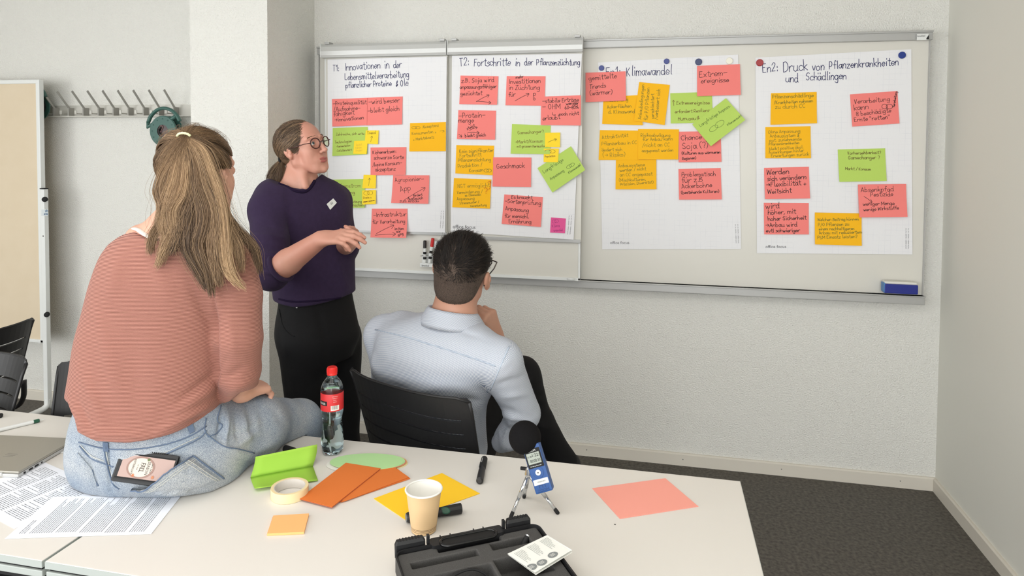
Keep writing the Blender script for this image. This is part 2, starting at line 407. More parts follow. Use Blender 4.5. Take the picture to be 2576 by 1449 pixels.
def printed(name, s, a, b, up, mat, parent, hs=1.0, th=0, fit=None):
    """built-in font text from a to b (world points), standing along up"""
    cu = bpy.data.curves.new('t', 'FONT'); cu.body = s; cu.resolution_u = 2; ob = bpy.data.objects.new('t', cu); SC.collection.objects.link(ob)
    dg = bpy.context.evaluated_depsgraph_get(); me = bpy.data.meshes.new_from_object(ob.evaluated_get(dg))
    V = np.array([v.co[:] for v in me.vertices]); F = [tuple(p.vertices) for p in me.polygons]
    bpy.data.objects.remove(ob); bpy.data.curves.remove(cu); bpy.data.meshes.remove(me)
    W = V[:, 0].max()-V[:, 0].min(); a = np.asarray(a, float); b = np.asarray(b, float); e = b-a; s_ = np.linalg.norm(e)/W; e = nrm(e)
    up = np.asarray(up, float); up = nrm(up-e*(up @ e))
    V = a+(V[:, :1]-V[:, 0].min())*s_*e+V[:, 1:2]*s_*hs*up
    return mk(name, V, F, mat, parent)
Y1 = YH-.012
GS = 'flipchart sheets with titles'
sheet(Y1, [(824, 150), (1124, 142), (1120, 585), (826, 578)], 'flipchart sheet titled T1 Innovationen hanging at the far left of the boards',
      [('T1:', 838, 179, 853, 179), ('Innovationen', 868, 177, 957, 172), ('in', 968, 172, 980, 171), ('der', 990, 171, 1010, 170), ('Lebensmittelverarbeitung', 868, 201, 1029, 194), ('pflanzlicher Proteine', 870, 221, 985, 216), ('&', 996, 217, 1001, 217), ('Öle', 1008, 217, 1027, 216)], GS, None, ((1115, 530), (1113, 574)))
sheet(Y1, [(1137, 141), (1464, 135), (1443, 603), (1134, 583)], 'flipchart sheet titled T2 Fortschritte in der Pflanzenzüchtung on the right holder',
      [('T2:', 1157, 166, 1180, 164), ('Fortschritte', 1193, 166, 1284, 165), ('in', 1296, 166, 1308, 166), ('der', 1320, 165, 1341, 164), ('Pflanzenzüchtung', 1350, 164, 1459, 164)], GS, ((1139, 574), (1196, 576)), ((1437, 542), (1433, 590)))
YQ = YS-.004
sheet(YQ, [(1504.7, 157.3), (1857, 137), (1864.4, 626), (1515, 627)], 'gridded flipchart sheet titled Klimawandel pinned with coloured magnets',
      [('En1:', 1525, 193, 1561, 190), ('Klimawandel', 1577, 191, 1690, 187)], GS, ((1535, 614), (1583, 614)), ((1855, 564), (1857, 612)))
sheet(YQ, [(1900.3, 145), (2292.5, 123.7), (2295.4, 640), (1904.3, 637)], 'gridded flipchart sheet titled Druck von Pflanzenkrankheiten at the right end',
      [('En2:', 1919, 182, 1957, 178), ('Druck', 1971, 181, 2032, 176), ('von', 2044, 178, 2074, 175), ('Pflanzenkrankheiten', 2086, 174, 2260, 164), ('und', 1977, 207, 2008, 206), ('Schädlingen', 2028, 202, 2129, 199)], GS, ((1926, 624), (1978, 624)), ((2284, 574), (2284, 626)))
S = 3.788
def A(a): return [(800+x/S, 80+y/S) for x, y in a]
def B(a): return [(800+x/S, 380+y/S) for x, y in a]
gT1 = 'sticky notes on the T1 sheet'; gT2 = 'sticky notes on the T2 sheet'; gK = 'sticky notes on the Klimawandel sheet'; gE = 'sticky notes on the Pflanzenkrankheiten sheet'
y1, y2, y3 = Y1-.002, Y1-.0045, Y1-.007
note('pink', y1, [(921, 246), (1013, 242.6), (1012, 313), (923, 315.5)], 'salmon note reading wird besser, bleibt gleich', [('–wird besser', 928, 262, 1005, 257), ('–bleibt gleich', 926, 284, 1005, 278)], group=gT1)
note('pink', y2, [(835, 249.5), (924, 246), (924, 315), (837, 318.4)], 'salmon note reading Proteinqualität and Aufnahmefähigkeit', [('–Proteinqualität', 838, 265, 922, 261), ('/Aufnahme–', 840, 280, 907, 276), ('fähigkeit', 840, 293, 892, 287), ('→Innovationen', 843, 306, 916, 300)], group=gT1)
note('green', y1, [(837, 322), (925, 319), (925, 388), (837.5, 392.6)], 'green note listing Technologien below the salmon pair', [('Zahlreiche, sich entw.', 846, 341, 919, 339), ('Technologien', 843, 361, 886, 358), ('-Fermentation', 847, 371, 882, 368), ('-Zelluläre Wirt', 847, 382, 886, 379)], m_brownink, .0014, group=gT1)
note('yellow', y3, [(920, 328), (952.6, 328), (951, 363), (918, 361)], 'small yellow note reading Trend with an upward arrow', [('Trend', 924, 338, 945, 337)]+arrow(933, 357, 936, 342, 5), m_ink, .0014, .003, gT1)
note('yellow', y3-.001, [(891, 354.6), (925, 353.5), (923, 388), (889, 387)], 'small yellow note with faint pencil writing on the green note', [('leicht', 896, 367, 911, 366), ('Fakten', 895, 374, 910, 373), ('Produkt', 896, 381, 912, 380)], M('faint_pencil', (214, 178, 70), .8), .001, .003, gT1)
note('amber', y1, [(1031.5, 309.7), (1121.5, 307), (1122.6, 380), (1030.5, 381)], 'amber note reading Akzeptanz Konsumenten beside the holder edge', [('Akzeptanz', 1064, 323, 1104, 318), ('Konsumenten +', 1037, 340, 1098, 334), ('+ Marktabsatz', 1040, 354, 1093, 348), ring(1042, 321, 6, 3, 0), ring(1051, 321, 6, 3, 0)]+arrow(1107, 330, 1118, 330, 5), m_greenink, .0013, group=gT1)
note('pink', y1, [(932, 371), (1022.5, 370), (1021, 440), (933, 441)], 'salmon note reading Kichererbsen schwarze Sorte', [('Kichererbsen:', 938, 388, 997, 384), ('schwarze Sorte', 941, 401, 1016, 399), ('/keine Konsum–', 938, 419, 1012, 413), ('akzeptanz', 945, 431, 996, 429)], group=gT1)
note('green', y1, [(832, 452), (918, 450), (918.8, 522), (835, 523)], 'green note reading Nebenstrom Verwertung partly behind the standing woman', [('Nebenstrom', 845, 473, 908, 471), ('Verwertung', 838, 493, 893, 488), ('fachliche Nutzung', 850, 511, 911, 510), ('von an menschen', 850, 519, 916, 519)], m_brownink, .0016, group=gT1)
note('yellow', y3, [(914.8, 439.7), (946, 440.7), (945.7, 474), (912, 473.5)], 'small yellow note with a single upward arrow', arrow(928, 467, 930, 448, 5), m_ink, .0014, .003, gT1)
note('yellow', y3, [(911, 479), (945.7, 478), (946, 512.8), (912, 514.6)], 'small yellow note with two linked rings and the word Preis', [ring(922, 486, 7, 5), ring(931, 485, 7, 5), ('Preis +', 915, 501, 935, 498), ('gegen Lebensm.', 915, 509, 944, 505)], m_brownink, .0013, .003, gT1)
note('pink', y2, [(989, 440.7), (1080, 441), (1078.5, 512.5), (985.6, 510.4)], 'salmon note reading Agropionier App with a rising arrow', [('Agropionier–', 994, 458, 1066, 454), ('App', 1008, 482, 1034, 478), ('fördert', 1040, 495, 1063, 492), ('Austausch', 1027, 502, 1065, 501), ('zum Anbau', 1007, 509, 1055, 508), *arrow(1018, 503, 1070, 472, 10)], w=.0019, group=gT1)
note('pink', y1, [(935.4, 525), (1025, 525), (1025.7, 597), (934, 596.5)], 'salmon note reading Infrastruktur für Verarbeitung over the lower sheet edge', [('–Infrastruktur', 940, 546, 1022, 543), ('für Verarbeitung', 938, 563, 1020, 560), ('im Hom', 995, 578, 1018, 577), ('sor', 1000, 585, 1011, 584), ('ging', 1005, 592, 1018, 589), *arrow(949, 587, 992, 566, 10), *arrow(946, 591, 998, 588, 9)], curl=.014, group=gT1)
# T2
note('pink', y1, [(1158.5, 190), (1254, 191.7), (1251, 264), (1156, 262)], 'salmon note reading z.B. Soja wird anpassungsfähiger', [('z.B. Soja wird', 1161, 208, 1243, 206), ('anpassungsfähiger', 1157, 223, 1249, 222), ('gezüchtet', 1159, 240, 1213, 239), *arrow(1199, 256, 1231, 239, 7), *arrow(1199, 255, 1236, 259, 7)], group=gT2)
note('pink', y1, [(1274.7, 191.4), (1372.4, 191.7), (1370, 266), (1272, 265)], 'salmon note reading mehr Investitionen in Züchtung', [('mehr', 1298, 198, 1317, 196), ('Investitionen', 1281, 211, 1360, 208), ('in Züchtung', 1280, 226, 1358, 225), ('für', 1280, 243, 1297, 242), *arrow(1296, 254, 1331, 236, 8), ('p', 1342, 241, 1348, 241), ('o', 1342, 252, 1347, 252)], group=gT2)
note('green', y1, [(1288, 312), (1385.5, 316), (1384, 388), (1285, 386.8)], 'green note reading Gamechanger and Markt with small yellow notes at its edge', [('Gamechanger?', 1303, 338, 1368, 334), ('→Markt/Konsum', 1296, 361, 1366, 358), ('mit grossen Herausford.', 1301, 371, 1378, 370)], m_brownink, .0015, group=gT2)
note('pink', y2, [(1361, 243), (1461.4, 239.7), (1461.4, 315.8), (1360.7, 314.4)], 'salmon note reading stabile Erträge over the right sheet edge', [('–stabile Erträge', 1365, 259, 1456, 255), ('weniger', 1424, 264, 1456, 263), ('– OHM', 1365, 275, 1410, 274), ('60–80%', 1421, 275, 1455, 273), ('noch nicht', 1407, 291, 1456, 289), ('erlaubt', 1366, 303, 1409, 299), [(1390, 283), (1391, 289), (1398, 289)]], group=gT2)
note('pink', y1, [(1153, 277), (1248, 278.5), (1246, 351.4), (1150.6, 349.8)], 'salmon note reading Protein-menge with small arrows', [('–Protein–', 1155, 297, 1221, 295), ('menge', 1154, 308, 1192, 308), ('steigt', 1176, 327, 1195, 318), ('bleibt gleich', 1171, 345, 1223, 343), *arrow(1177, 333, 1206, 334, 7), *arrow(1155, 338, 1163, 345, 6), *arrow(1182, 328, 1201, 320, 6)], group=gT2)
note('yellow', y3, [(1371, 334), (1409.3, 333.4), (1409.3, 370.4), (1371, 369.6)], 'small yellow note with an arrow pointing right and up', arrow(1379, 358, 1400, 350, 6), m_ink, .0016, .003, gT2)
note('yellow', y3, [(1368, 374), (1406, 373.6), (1404, 408), (1367.6, 407.7)], 'small yellow note with linked rings reading Population', [ring(1379, 381, 8, 4), ring(1389, 381, 8, 4), ('Population', 1371, 396, 1397, 394)], m_brownink, .0013, .003, gT2)
note('amber', y1, [(1148, 365), (1243, 366.4), (1240, 440.7), (1146, 436)], 'amber note reading Kein signifikanter Fortschritt', [('Kein signifikanter', 1156, 385, 1242, 382), ('Fortschritt', 1157, 396, 1211, 393), ('Pflanzenzüchtung', 1153, 407, 1235, 405), ('Produktion /', 1153, 422, 1214, 418), ('Konsum', 1181, 433, 1216, 431), ring(1224, 429, 6, 4), ring(1231, 429, 6, 4)], m_greenink, .0016, group=gT2)
note('pink', y2, [(1240.3, 395.8), (1336.7, 396.4), (1336, 470.3), (1239.3, 469)], 'salmon note with the single word Geschmack', [('Geschmack', 1250, 424, 1320, 422)], group=gT2)
note('green', y3, [(1352, 423), (1436, 368), (1473, 427.5), (1390.5, 484)], 'green note tilted steeply at the right edge reading Langfristige Anpassung', [('Langfristige', 1369, 436, 1418, 404), ('Anpassung', 1386, 453, 1420, 431), ('Klimawandel', 1432, 437, 1462, 416), ring(1432, 419, 7, 4, 30), ring(1439, 415, 7, 4, 30)], m_greenink, .0016, .012, group=gT2)
note('amber', y1, [(1142, 448), (1236, 451.3), (1233, 524.7), (1138.4, 521.2)], 'amber note reading NGT ermöglicht Verminderung with a red question mark', [('NGT ermöglicht', 1152, 473, 1232, 470), ('Verminderung /', 1150, 488, 1214, 485), ('sp. Elimination', 1170, 494, 1210, 492), ('Anpassung', 1150, 504, 1194, 502), ('Stressmuster /', 1157, 514, 1206, 510), ('Verarbeitung', 1184, 521, 1225, 518)], m_greenink, .0014, group=gT2)
_n = [o for o in bpy.data.objects if o.name.startswith('sticky_note')][-1]
write('handwriting', _n, y1-.006, [('?', 1219, 488, 1226, 488), [(1230, 477), (1234, 468), (1233, 456)], [(1227, 459), (1233, 455), (1235, 461)]], m_redink, .002)['label'] = 'red question mark and arrow'
note('pink', y1, [(1268.6, 489), (1365.7, 496), (1361, 570.6), (1262.5, 562.7)], 'salmon note reading Es braucht Sortenprüfung', [('Es braucht', 1287, 500, 1339, 501), ('–Sortenprüfung', 1270, 510, 1361, 516), ('Anpassung', 1272, 528, 1330, 534), ('für menschl.', 1270, 547, 1331, 549), ('Ernährung', 1281, 561, 1337, 562)], group=gT2)
note('magenta', y1, [(1386, 547), (1423.5, 549.7), (1421.4, 586.7), (1384.2, 584.6)], 'small magenta note reading Klima wandel near the lower sheet corner', [('Klima', 1389, 572, 1408, 571), ('wandel', 1393, 582, 1416, 581), ring(1394, 557, 5, 4), ring(1400, 556, 5, 4)], M('purple_ink', (150, 40, 110), .7), .0014, .003, gT2)
# Klimawandel
q1, q2, q3, q4 = YQ-.002, YQ-.0045, YQ-.007, YQ-.0095
note('amber', q1, [(1518, 244), (1612, 239), (1617, 315), (1515, 312)], 'amber note reading Ackerflächen mostly under a salmon note and a turned amber note', [('Ausweitung', 1527, 256, 1580, 254), ('Ackerflächen', 1528, 273, 1588, 270), ('d. Klimawand', 1531, 286, 1597, 284)], m_greenink, .0016, group=gK)
note('pink', q3, [(1473, 183), (1573.6, 179.4), (1574.7, 253.3), (1473.6, 257.3)], 'salmon note reading gemittelte Trends over the sheet corner', [('gemittelte', 1482, 203, 1551, 196), ('Trends', 1484, 224, 1524, 220), ('(wärmer)', 1485, 240, 1541, 236)], curl=.01, group=gK)
note('amber', q2, [(1608, 206.5), (1685, 213.6), (1672, 314.7), (1595, 303.5)], 'amber note turned on its side reading Anbaubedingungen', [('Anbaubedingungen', 1613, 300, 1621, 213), ('für P/O Pflanzen', 1629, 303, 1634, 221), ('verschlechtert', 1645, 299, 1645, 236), ('/verbessert sich', 1654, 301, 1661, 224)], m_greenink, .0015, .014, gK)
note('green', q1, [(1686, 234.6), (1791, 231), (1793, 308), (1687.3, 310.7)], 'green note reading Extremereignisse erfordert Resilienz', [('Extremereignisse', 1702, 263, 1785, 262), ('erfordert Resilienz', 1698, 285, 1785, 281), ('Humusaufb', 1706, 303, 1762, 302), *arrow(1695, 266, 1694, 252, 5)], m_brownink, .0017, group=gK)
note('pink', q2, [(1753.5, 165.7), (1861.3, 161.3), (1863, 239), (1753.5, 242.3)], 'salmon note reading Extrem-ereignisse below the white magnet', [('Extrem–', 1760, 195, 1829, 189), ('ereignisse', 1764, 209, 1833, 206)], curl=.009, group=gK)
note('pink', q1, [(1708, 331.3), (1813, 330), (1814.7, 407), (1707, 408)], 'salmon note reading Chance Soja partly under the tilted green note', [('Chance', 1715, 354, 1765, 349), ('Soja (?)', 1717, 375, 1782, 371), ('(Kulturen aus wärmeren', 1715, 389, 1812, 386), ('Regionen)', 1716, 402, 1751, 400)], group=gK)
note('green', q4, [(1741.4, 313), (1826, 247), (1874, 302), (1787.8, 368)], 'green note tilted steeply reading Langfristige Anpassung Pflanzenzucht', [('Langfristige Anpass.', 1762, 319, 1838, 268), ('Pflanzenzucht', 1831, 317, 1866, 292), ring(1795, 323, 12, 6, 35), ring(1810, 312, 13, 7, 35)], m_greenink, .0014, .014, gK)
note('amber', q2, [(1605, 324.4), (1708, 325.5), (1706, 401.4), (1605, 401)], 'amber note reading Risikoabwägung on the right of an amber pair', [('Risikoabwägung', 1612, 344, 1686, 344), ('für Anbau kann', 1617, 355, 1692, 353), ('/nicht an CC', 1616, 370, 1685, 368), ('angepasst werden', 1615, 383, 1694, 381)], m_greenink, .0014, group=gK)
note('amber', q1, [(1509, 327.3), (1609, 328.4), (1608, 402.5), (1506, 402.5)], 'amber note reading Attraktivität Pflanzenbau on the left of an amber pair', [('Attraktivität', 1515, 350, 1580, 344), ('Pflanzenbau in CC', 1514, 366, 1602, 362), ('ändert sich', 1515, 381, 1565, 379), ('(→ Risiko)', 1517, 395, 1573, 393)], m_greenink, .0015, group=gK)
note('amber', q2, [(1549.3, 401.4), (1651, 401.4), (1651.3, 476), (1548.6, 476)], 'amber note reading Anbausysteme below the amber pair', [('Anbausysteme', 1556, 421, 1622, 418), ('werden / nicht', 1559, 432, 1625, 428), ('an CC angepasst', 1560, 444, 1641, 441), ('(Mischkulturen,', 1558, 457, 1625, 454), ('Präzision, Diversität)', 1561, 467, 1644, 461)], m_greenink, .0014, .008, gK)
note('pink', q1, [(1706.7, 425.3), (1813, 422.4), (1815.4, 501.4), (1708.3, 502)], 'salmon note reading Problematisch für Ackerbohne', [('Problematisch', 1715, 444, 1800, 442), ('für z.B', 1715, 460, 1768, 457), ('Ackerbohne', 1715, 474, 1791, 470), ('(bestehende Kulturen)', 1714, 488, 1809, 484)], curl=.01, group=gK)
# Pflanzenkrankheiten
note('amber', q1, [(1939.6, 234.6), (2054.4, 231.3), (2054.4, 310), (1937.8, 314)], 'amber note reading Pflanzenschädlinge Krankheiten nehmen zu durch CC', [('Pflanzenschädlinge', 1943, 248, 2046, 244), ('/Krankheiten nehmen', 1947, 262, 2045, 257), ('zu durch CC', 1950, 274, 2026, 271)], m_greenink, .0016, group=gE)
_, sf = note('pink', q1, [(2138.3, 237.4), (2257.6, 229), (2262, 310.7), (2143.4, 318.5)], 'salmon note reading Verarbeitung kann beschädigte Ernte retten', [('Verarbeitung', 2149, 261, 2238, 254), ('kann', 2149, 278, 2185, 274), ('8 beschädigte', 2154, 292, 2241, 282), ('Ernte "retten"', 2149, 306, 2238, 299), ('Verarbeitung', 2250, 270, 2257, 231), ring(2225, 268, 7, 6), ring(2237, 268, 8, 6)], w=.0019, group=gE)
note('amber', q1, [(1925.3, 319.6), (2039, 317.4), (2039.5, 398), (1925, 398)], 'amber note with seven lines reading Ohne Anpassung Anbausystem', [('Ohne Anpassung', 1933, 336, 2013, 333), ('Anbausystem &', 1937, 346, 2010, 344), ('pot. zunehmende', 1936, 357, 2016, 353), ('Pflanzenkrankheiten', 1934, 366, 2011, 362), ('bleibt positive ökol.', 1935, 378, 2021, 373), ('Auswirkungen hinter', 1934, 387, 2022, 382), ('Erwartungen zurück', 1940, 396, 2035, 391)], m_greenink, .0013, group=gE)
note('green', q1, [(2107.4, 375.9), (2226.6, 373.2), (2229.2, 455), (2110.5, 457.3)], 'green note reading Vorhersehbarkeit and Gamechanger with brown ink', [('Vorhersehbarkeit?', 2132, 389, 2216, 387), ('Gamechanger ?', 2134, 401, 2213, 400), ('Markt / Konsum', 2126, 427, 2190, 429)], M('dark_brown_ink', (84, 40, 18), .7), .0016, .009, gE)
note('pink', q1, [(1922, 422.2), (2034.6, 419.5), (2036.8, 498.7), (1923.6, 500.6)], 'salmon note reading Werden sich verändern, Flexibilität, Weitsicht', [('Werden', 1929, 439, 1985, 437), ('sich verändern', 1931, 455, 2028, 450), ('→Flexibilität +', 1928, 470, 2028, 465), ('Weitsicht', 1931, 487, 1990, 484)], w=.0026, curl=.01, group=gE)
note('pink', q1, [(1921.4, 510.3), (2034.6, 511), (2034, 589.2), (1922.2, 589)], 'salmon note reading wird höher mit hoher Sicherheit', [('wird', 1926, 525, 1961, 524), ('höher, mit', 1932, 540, 2002, 537), ('hoher Sicherheit', 1932, 555, 2028, 552), ('→Anbau wird', 1926, 571, 2005, 569), ('evtl schwieriger', 1927, 584, 2011, 583)], w=.0024, group=gE)
note('amber', q2, [(2049.8, 534.6), (2167.6, 536.8), (2167, 618), (2049, 614)], 'amber note reading Welchen Beitrag können P/O Pflanzen', [('Welchen Beitrag können', 2057, 556, 2160, 554), ('P/O Pflanzen zu', 2058, 569, 2136, 567), ('einem nachhaltigeren', 2060, 579, 2149, 578), ('Anbau mit reduziertem', 2060, 589, 2168, 587), ('PSM Einsatz leisten?', 2056, 601, 2156, 598)], m_greenink, .0016, .009, gE)
note('pink', q3, [(2158.2, 464.2), (2279.4, 462.8), (2280.8, 545), (2160.2, 546.4)], 'salmon note reading Absenkpfad Pestizide with a small falling arrow', [('Absenkpfad', 2166, 483, 2248, 481), ('Pestizide', 2190, 494, 2246, 493), ('weniger Menge', 2170, 517, 2249, 515), ('wenige Wirkstoffe', 2171, 531, 2260, 526), *arrow(2173, 494, 2193, 509, 8)], w=.0019, curl=.01, group=gE)
# magnets, eraser, maker's plate, pen tray
for u, v, c, r, lab in ((1513, 171, (44, 58, 132), .0135, 'blue round magnet beside the tilted corner of the Klimawandel sheet'), (1677, 154, (44, 58, 132), .0135, 'blue round magnet above the word Klimawandel'),
                     (1757.5, 155.5, (34, 48, 96), .0165, 'dark blue round magnet above the salmon Extrem-ereignisse note'), (1835, 153, (238, 234, 218), .0165, 'white round magnet above the salmon note'),
                     (1911.5, 157.5, (160, 30, 36), .017, 'red round magnet at the corner of the right sheet'), (2270, 138.5, (22, 52, 134), .016, 'blue round magnet at the top right of the right sheet')):
    p = py(u, v, YQ-.008)
    o = mk('magnet', *lathe([(.001, 0), (r*.86, 0), (r, .0015), (r, .006), (r*.9, .0075), (.001, .0075)], p, 28, (0, 1, 0)), M('magnet_plastic', c, .35), origin=p); tag(o, lab, 'magnet', 'round magnets on the board')
er = thing('board_eraser', py(2266, 735, YS-.03), 'blue magnetic board eraser with white felt on the lower rail at the right', 'eraser')
e0, e1 = py(2224, 725, YS-.055), py(2309, 725, YS-.055); zc = float(py(2266, 725, YS-.055)[2])
mk('casing', *bx(e0[0], e1[0], YS-.062, YS-.018, zc-.026, zc+.018, .005), M('blue_plastic', (22, 36, 130), .4), er)
mk('felt_pad', *bx(e0[0]+.003, e1[0]-.002, YS-.05, YS-.012, zc+.014, zc+.028, .004), M('white_felt', (226, 224, 214), .95), er)
mk('side_wall', *bx(e0[0]-.002, e0[0]+.004, YS-.06, YS-.016, zc-.022, zc+.022, .002), M('light_blue_plastic', (70, 130, 190), .4), er)
pa, pb = py(2306, 101, YS-.031), py(2337, 85, YS-.031)
pt = mk('maker_plate', *bx(pa[0], pb[0]-.002, YS-.0325, YS-.03, pa[2], pb[2]), m_white, wb)
printed('print', 'knobel', py(2308, 93, YS-.033), py(2327, 92, YS-.033), UP, m_rubber, pt)
mk('print', [py(2337, 87, YS-.033), py(2330, 97, YS-.033), py(2331, 99.5, YS-.033), py(2337, 99, YS-.033)], [(0, 1, 2, 3)], m_rubber, pt)
ph = thing('pen_holder', py(1075, 665, YP), 'small white wire pen holder on the board behind the seated man', 'pen holder')
h0, h1 = py(1059, 666, YP-.02), py(1122, 670, YP-.02); hz = float(h0[2])
mk('tray', *multi([bx(h0[0], h1[0], YP-.034, YP-.001, hz-.008, hz-.004), bx(h0[0], h1[0], YP-.036, YP-.032, hz-.008, hz+.012), bx(h0[0], h1[0], YP-.003, YP-.001, hz-.008, hz+.06)]), m_white, ph)
rz_ = float(py(1070, 644, YP-.02)[2]); mk('rail', *multi([bx(h0[0]+.004, h1[0], YP-.036, YP-.033, rz_, rz_+.003), bx(h0[0]+.004, h0[0]+.007, YP-.036, YP-.001, rz_, rz_+.003)]+[bx(h0[0]+.03*k, h0[0]+.03*k+.002, YP-.034, YP-.001, rz_, rz_+.003) for k in range(1, 5)]), m_alu, ph)
printed('print', 'knobel', py(1061, 670, YP-.0365), py(1079, 671, YP-.0365), UP, m_rubber, ph)
for ub, ut, vt, c, lab in ((1068, 1069, 605, (30, 26, 26), 'white board marker with black cap, left in the pen holder'), (1080, 1089, 599, (200, 30, 28), 'white board marker with red cap, tilted in the pen holder'),
                       (1096, 1097, 606, (205, 208, 210), 'white board marker with pale cap behind the red one'), (1108, 1107, 607, (24, 48, 150), 'white board marker with blue cap beside the seated man')):
    a = py(ub, 664, YP-.016); b = py(ut, vt, YP-.016); ax = nrm(b-a); L = np.linalg.norm(b-a); r = .0085
    t = thing('board_marker', a, lab, 'marker', 'board markers in the pen holder')
    mk('barrel', *lathe([(.004, 0), (r*.9, .001), (r, .004), (r, L*.66), (r*.8, L*.68)], a, 16, ax), m_white, t, smooth=False)
    mk('cap', *lathe([(r*.8, L*.67), (r*1.05, L*.675), (r*1.02, L*.98), (r*.8, L), (.001, L)], a, 16, ax), M('cap_plastic', c, .35), t)
    mk('print', *multi([lathe([(r*1.02, L*.2), (r*1.02, L*.3)], a, 16, ax, cap=False), lathe([(r*1.02, L*.42), (r*1.02, L*.52)], a, 16, ax, cap=False)]), m_rubber, t)
# ------------------------------------------------------------------ implicit surfaces -> meshes
class Pr:
    def __init__(s, fn, lo, hi, k=.02, op='u'): s.fn, s.lo, s.hi, s.k, s.op = fn, np.asarray(lo, float), np.asarray(hi, float), k, op
def rc(a, b, ra, rb, k=.02, op='u'):
    a = np.asarray(a, float); b = np.asarray(b, float); ba = b-a; L2 = ba @ ba+1e-12; m = max(ra, rb)
    def fn(X, Y, Z):
        x, y, z = X-a[0], Y-a[1], Z-a[2]; h = np.clip((x*ba[0]+y*ba[1]+z*ba[2])/L2, 0, 1)
        return np.sqrt((x-h*ba[0])**2+(y-h*ba[1])**2+(z-h*ba[2])**2)-(ra+(rb-ra)*h)
    return Pr(fn, np.minimum(a, b)-m, np.maximum(a, b)+m, k, op)
def ell(c, r, R=None, k=.02, op='u'):
    c = np.asarray(c, float); r = np.asarray(r, float); R = np.eye(3) if R is None else np.asarray(R, float); ext = np.sqrt(((R*r[:, None])**2).sum(0))
    def fn(X, Y, Z):
        x, y, z = X-c[0], Y-c[1], Z-c[2]; q = [R[i, 0]*x+R[i, 1]*y+R[i, 2]*z for i in range(3)]
        k0 = np.sqrt(sum((q[i]/r[i])**2 for i in range(3))); k1 = np.sqrt(sum((q[i]/r[i]**2)**2 for i in range(3)))+1e-9
        return k0*(k0-1)/k1
    return Pr(fn, c-ext, c+ext, k, op)
def chain(pts, rad, k=.02, kk=None): return [rc(pts[i], pts[i+1], rad[i], rad[i+1], k if i == 0 or kk is None else kk) for i in range(len(pts)-1)]
def loft(st, S, F, k=.02, n=2.3, off=0.):
    """st: rows (centre x,y,z, half width along S, half depth along F) ordered in z"""
    st = np.array(sorted([[*c, a+off, b+off] for c, a, b in st], key=lambda r: r[2])); D = crom(st, 8); D = D[np.argsort(D[:, 2])]
    zs = D[:, 2]; S = nrm(S); F = nrm(F); m = max(D[:, 3].max(), D[:, 4].max())+.02
    z0, z1 = st[0, 2], st[-1, 2]
    def fn(X, Y, Z):
        z = np.clip(Z, z0, z1); cx, cy, a, b = (np.interp(z, zs, D[:, i]) for i in (0, 1, 3, 4))
        x, y = X-cx, Y-cy; p = np.abs(x*S[0]+y*S[1])/a; q = np.abs(x*F[0]+y*F[1])/b
        rho = (p**n+q**n)**(1/n); d = (rho-1)*np.minimum(a, b)*.95
        e = np.maximum(Z-z1, z0-Z); return np.where(e > 0, np.sqrt(np.maximum(d, 0)**2+e**2)+np.minimum(d, 0)*0, np.maximum(d, e)) 
    return Pr(fn, [D[:, 0].min()-m, D[:, 1].min()-m, z0-.01], [D[:, 0].max()+m, D[:, 1].max()+m, z1+.01], k)
def field(prims, lo, hi, h):
    lo = np.asarray(lo, float); hi = np.asarray(hi, float); n = np.ceil((hi-lo)/h).astype(int)+1; BG = .05
    D = np.full(n, BG, np.float32); ax = [(lo[i]+np.arange(n[i])*h).astype(np.float32) for i in range(3)]
    for p in prims:
        m = p.k+.03; i0 = np.maximum(((p.lo-m-lo)/h).astype(int), 0); i1 = np.minimum(((p.hi+m-lo)/h).astype(int)+2, n)
        if (i1 <= i0).any(): continue
        s = tuple(slice(a, b) for a, b in zip(i0, i1))
        d = p.fn(ax[0][s[0]][:, None, None], ax[1][s[1]][None, :, None], ax[2][s[2]][None, None, :]).astype(np.float32); d = np.broadcast_to(d, D[s].shape); O = D[s]; k = max(p.k, 1e-4)
        if p.op == 'u': hh = np.clip(.5+.5*(O-d)/k, 0, 1); D[s] = O*(1-hh)+d*hh-k*hh*(1-hh)
        elif p.op == 's': hh = np.clip(.5-.5*(O+d)/k, 0, 1); D[s] = O*(1-hh)-d*hh+k*hh*(1-hh)
        else: D[s] = np.maximum(O, d)
    return D, lo
def mesher(prims, lo, hi, h, post=None):
    D, lo = field(prims, lo, hi, h)
    if post is not None: D = post(D, lo, h)
    D = D.copy(); D[0] = D[-1] = .05; D[:, 0] = D[:, -1] = .05; D[:, :, 0] = D[:, :, -1] = .05
    g = openvdb.FloatGrid(); g.background = .05; g.copyFromArray(np.ascontiguousarray(np.minimum(D, .05), np.float32)); p, q = g.convertToQuads(0.0)
    V = p.astype(float)*h+lo; return V, q.astype(np.int32)
def bounds(prims, m=.03): return np.min([p.lo for p in prims if p.op == 'u'], 0)-m, np.max([p.hi for p in prims if p.op == 'u'], 0)+m
def vnorm(V, Q):
    a, b, c, d = (V[Q[:, i]] for i in range(4)); n = np.cross(c-a, d-b); N = np.zeros_like(V)
    for i in range(4): np.add.at(N, Q[:, i], n)
    return N/(np.linalg.norm(N, axis=1)[:, None]+1e-12)
def relax(V, Q, it=2, lam=.5):
    e = np.vstack([Q[:, [0, 1]], Q[:, [1, 2]], Q[:, [2, 3]], Q[:, [3, 0]]]); V = V.copy()
    cnt = np.zeros(len(V)); np.add.at(cnt, e[:, 0], 1); np.add.at(cnt, e[:, 1], 1)
    for _ in range(it):
        A_ = np.zeros_like(V); np.add.at(A_, e[:, 0], V[e[:, 1]]); np.add.at(A_, e[:, 1], V[e[:, 0]]); V += lam*(A_/cnt[:, None]-V)
    return V
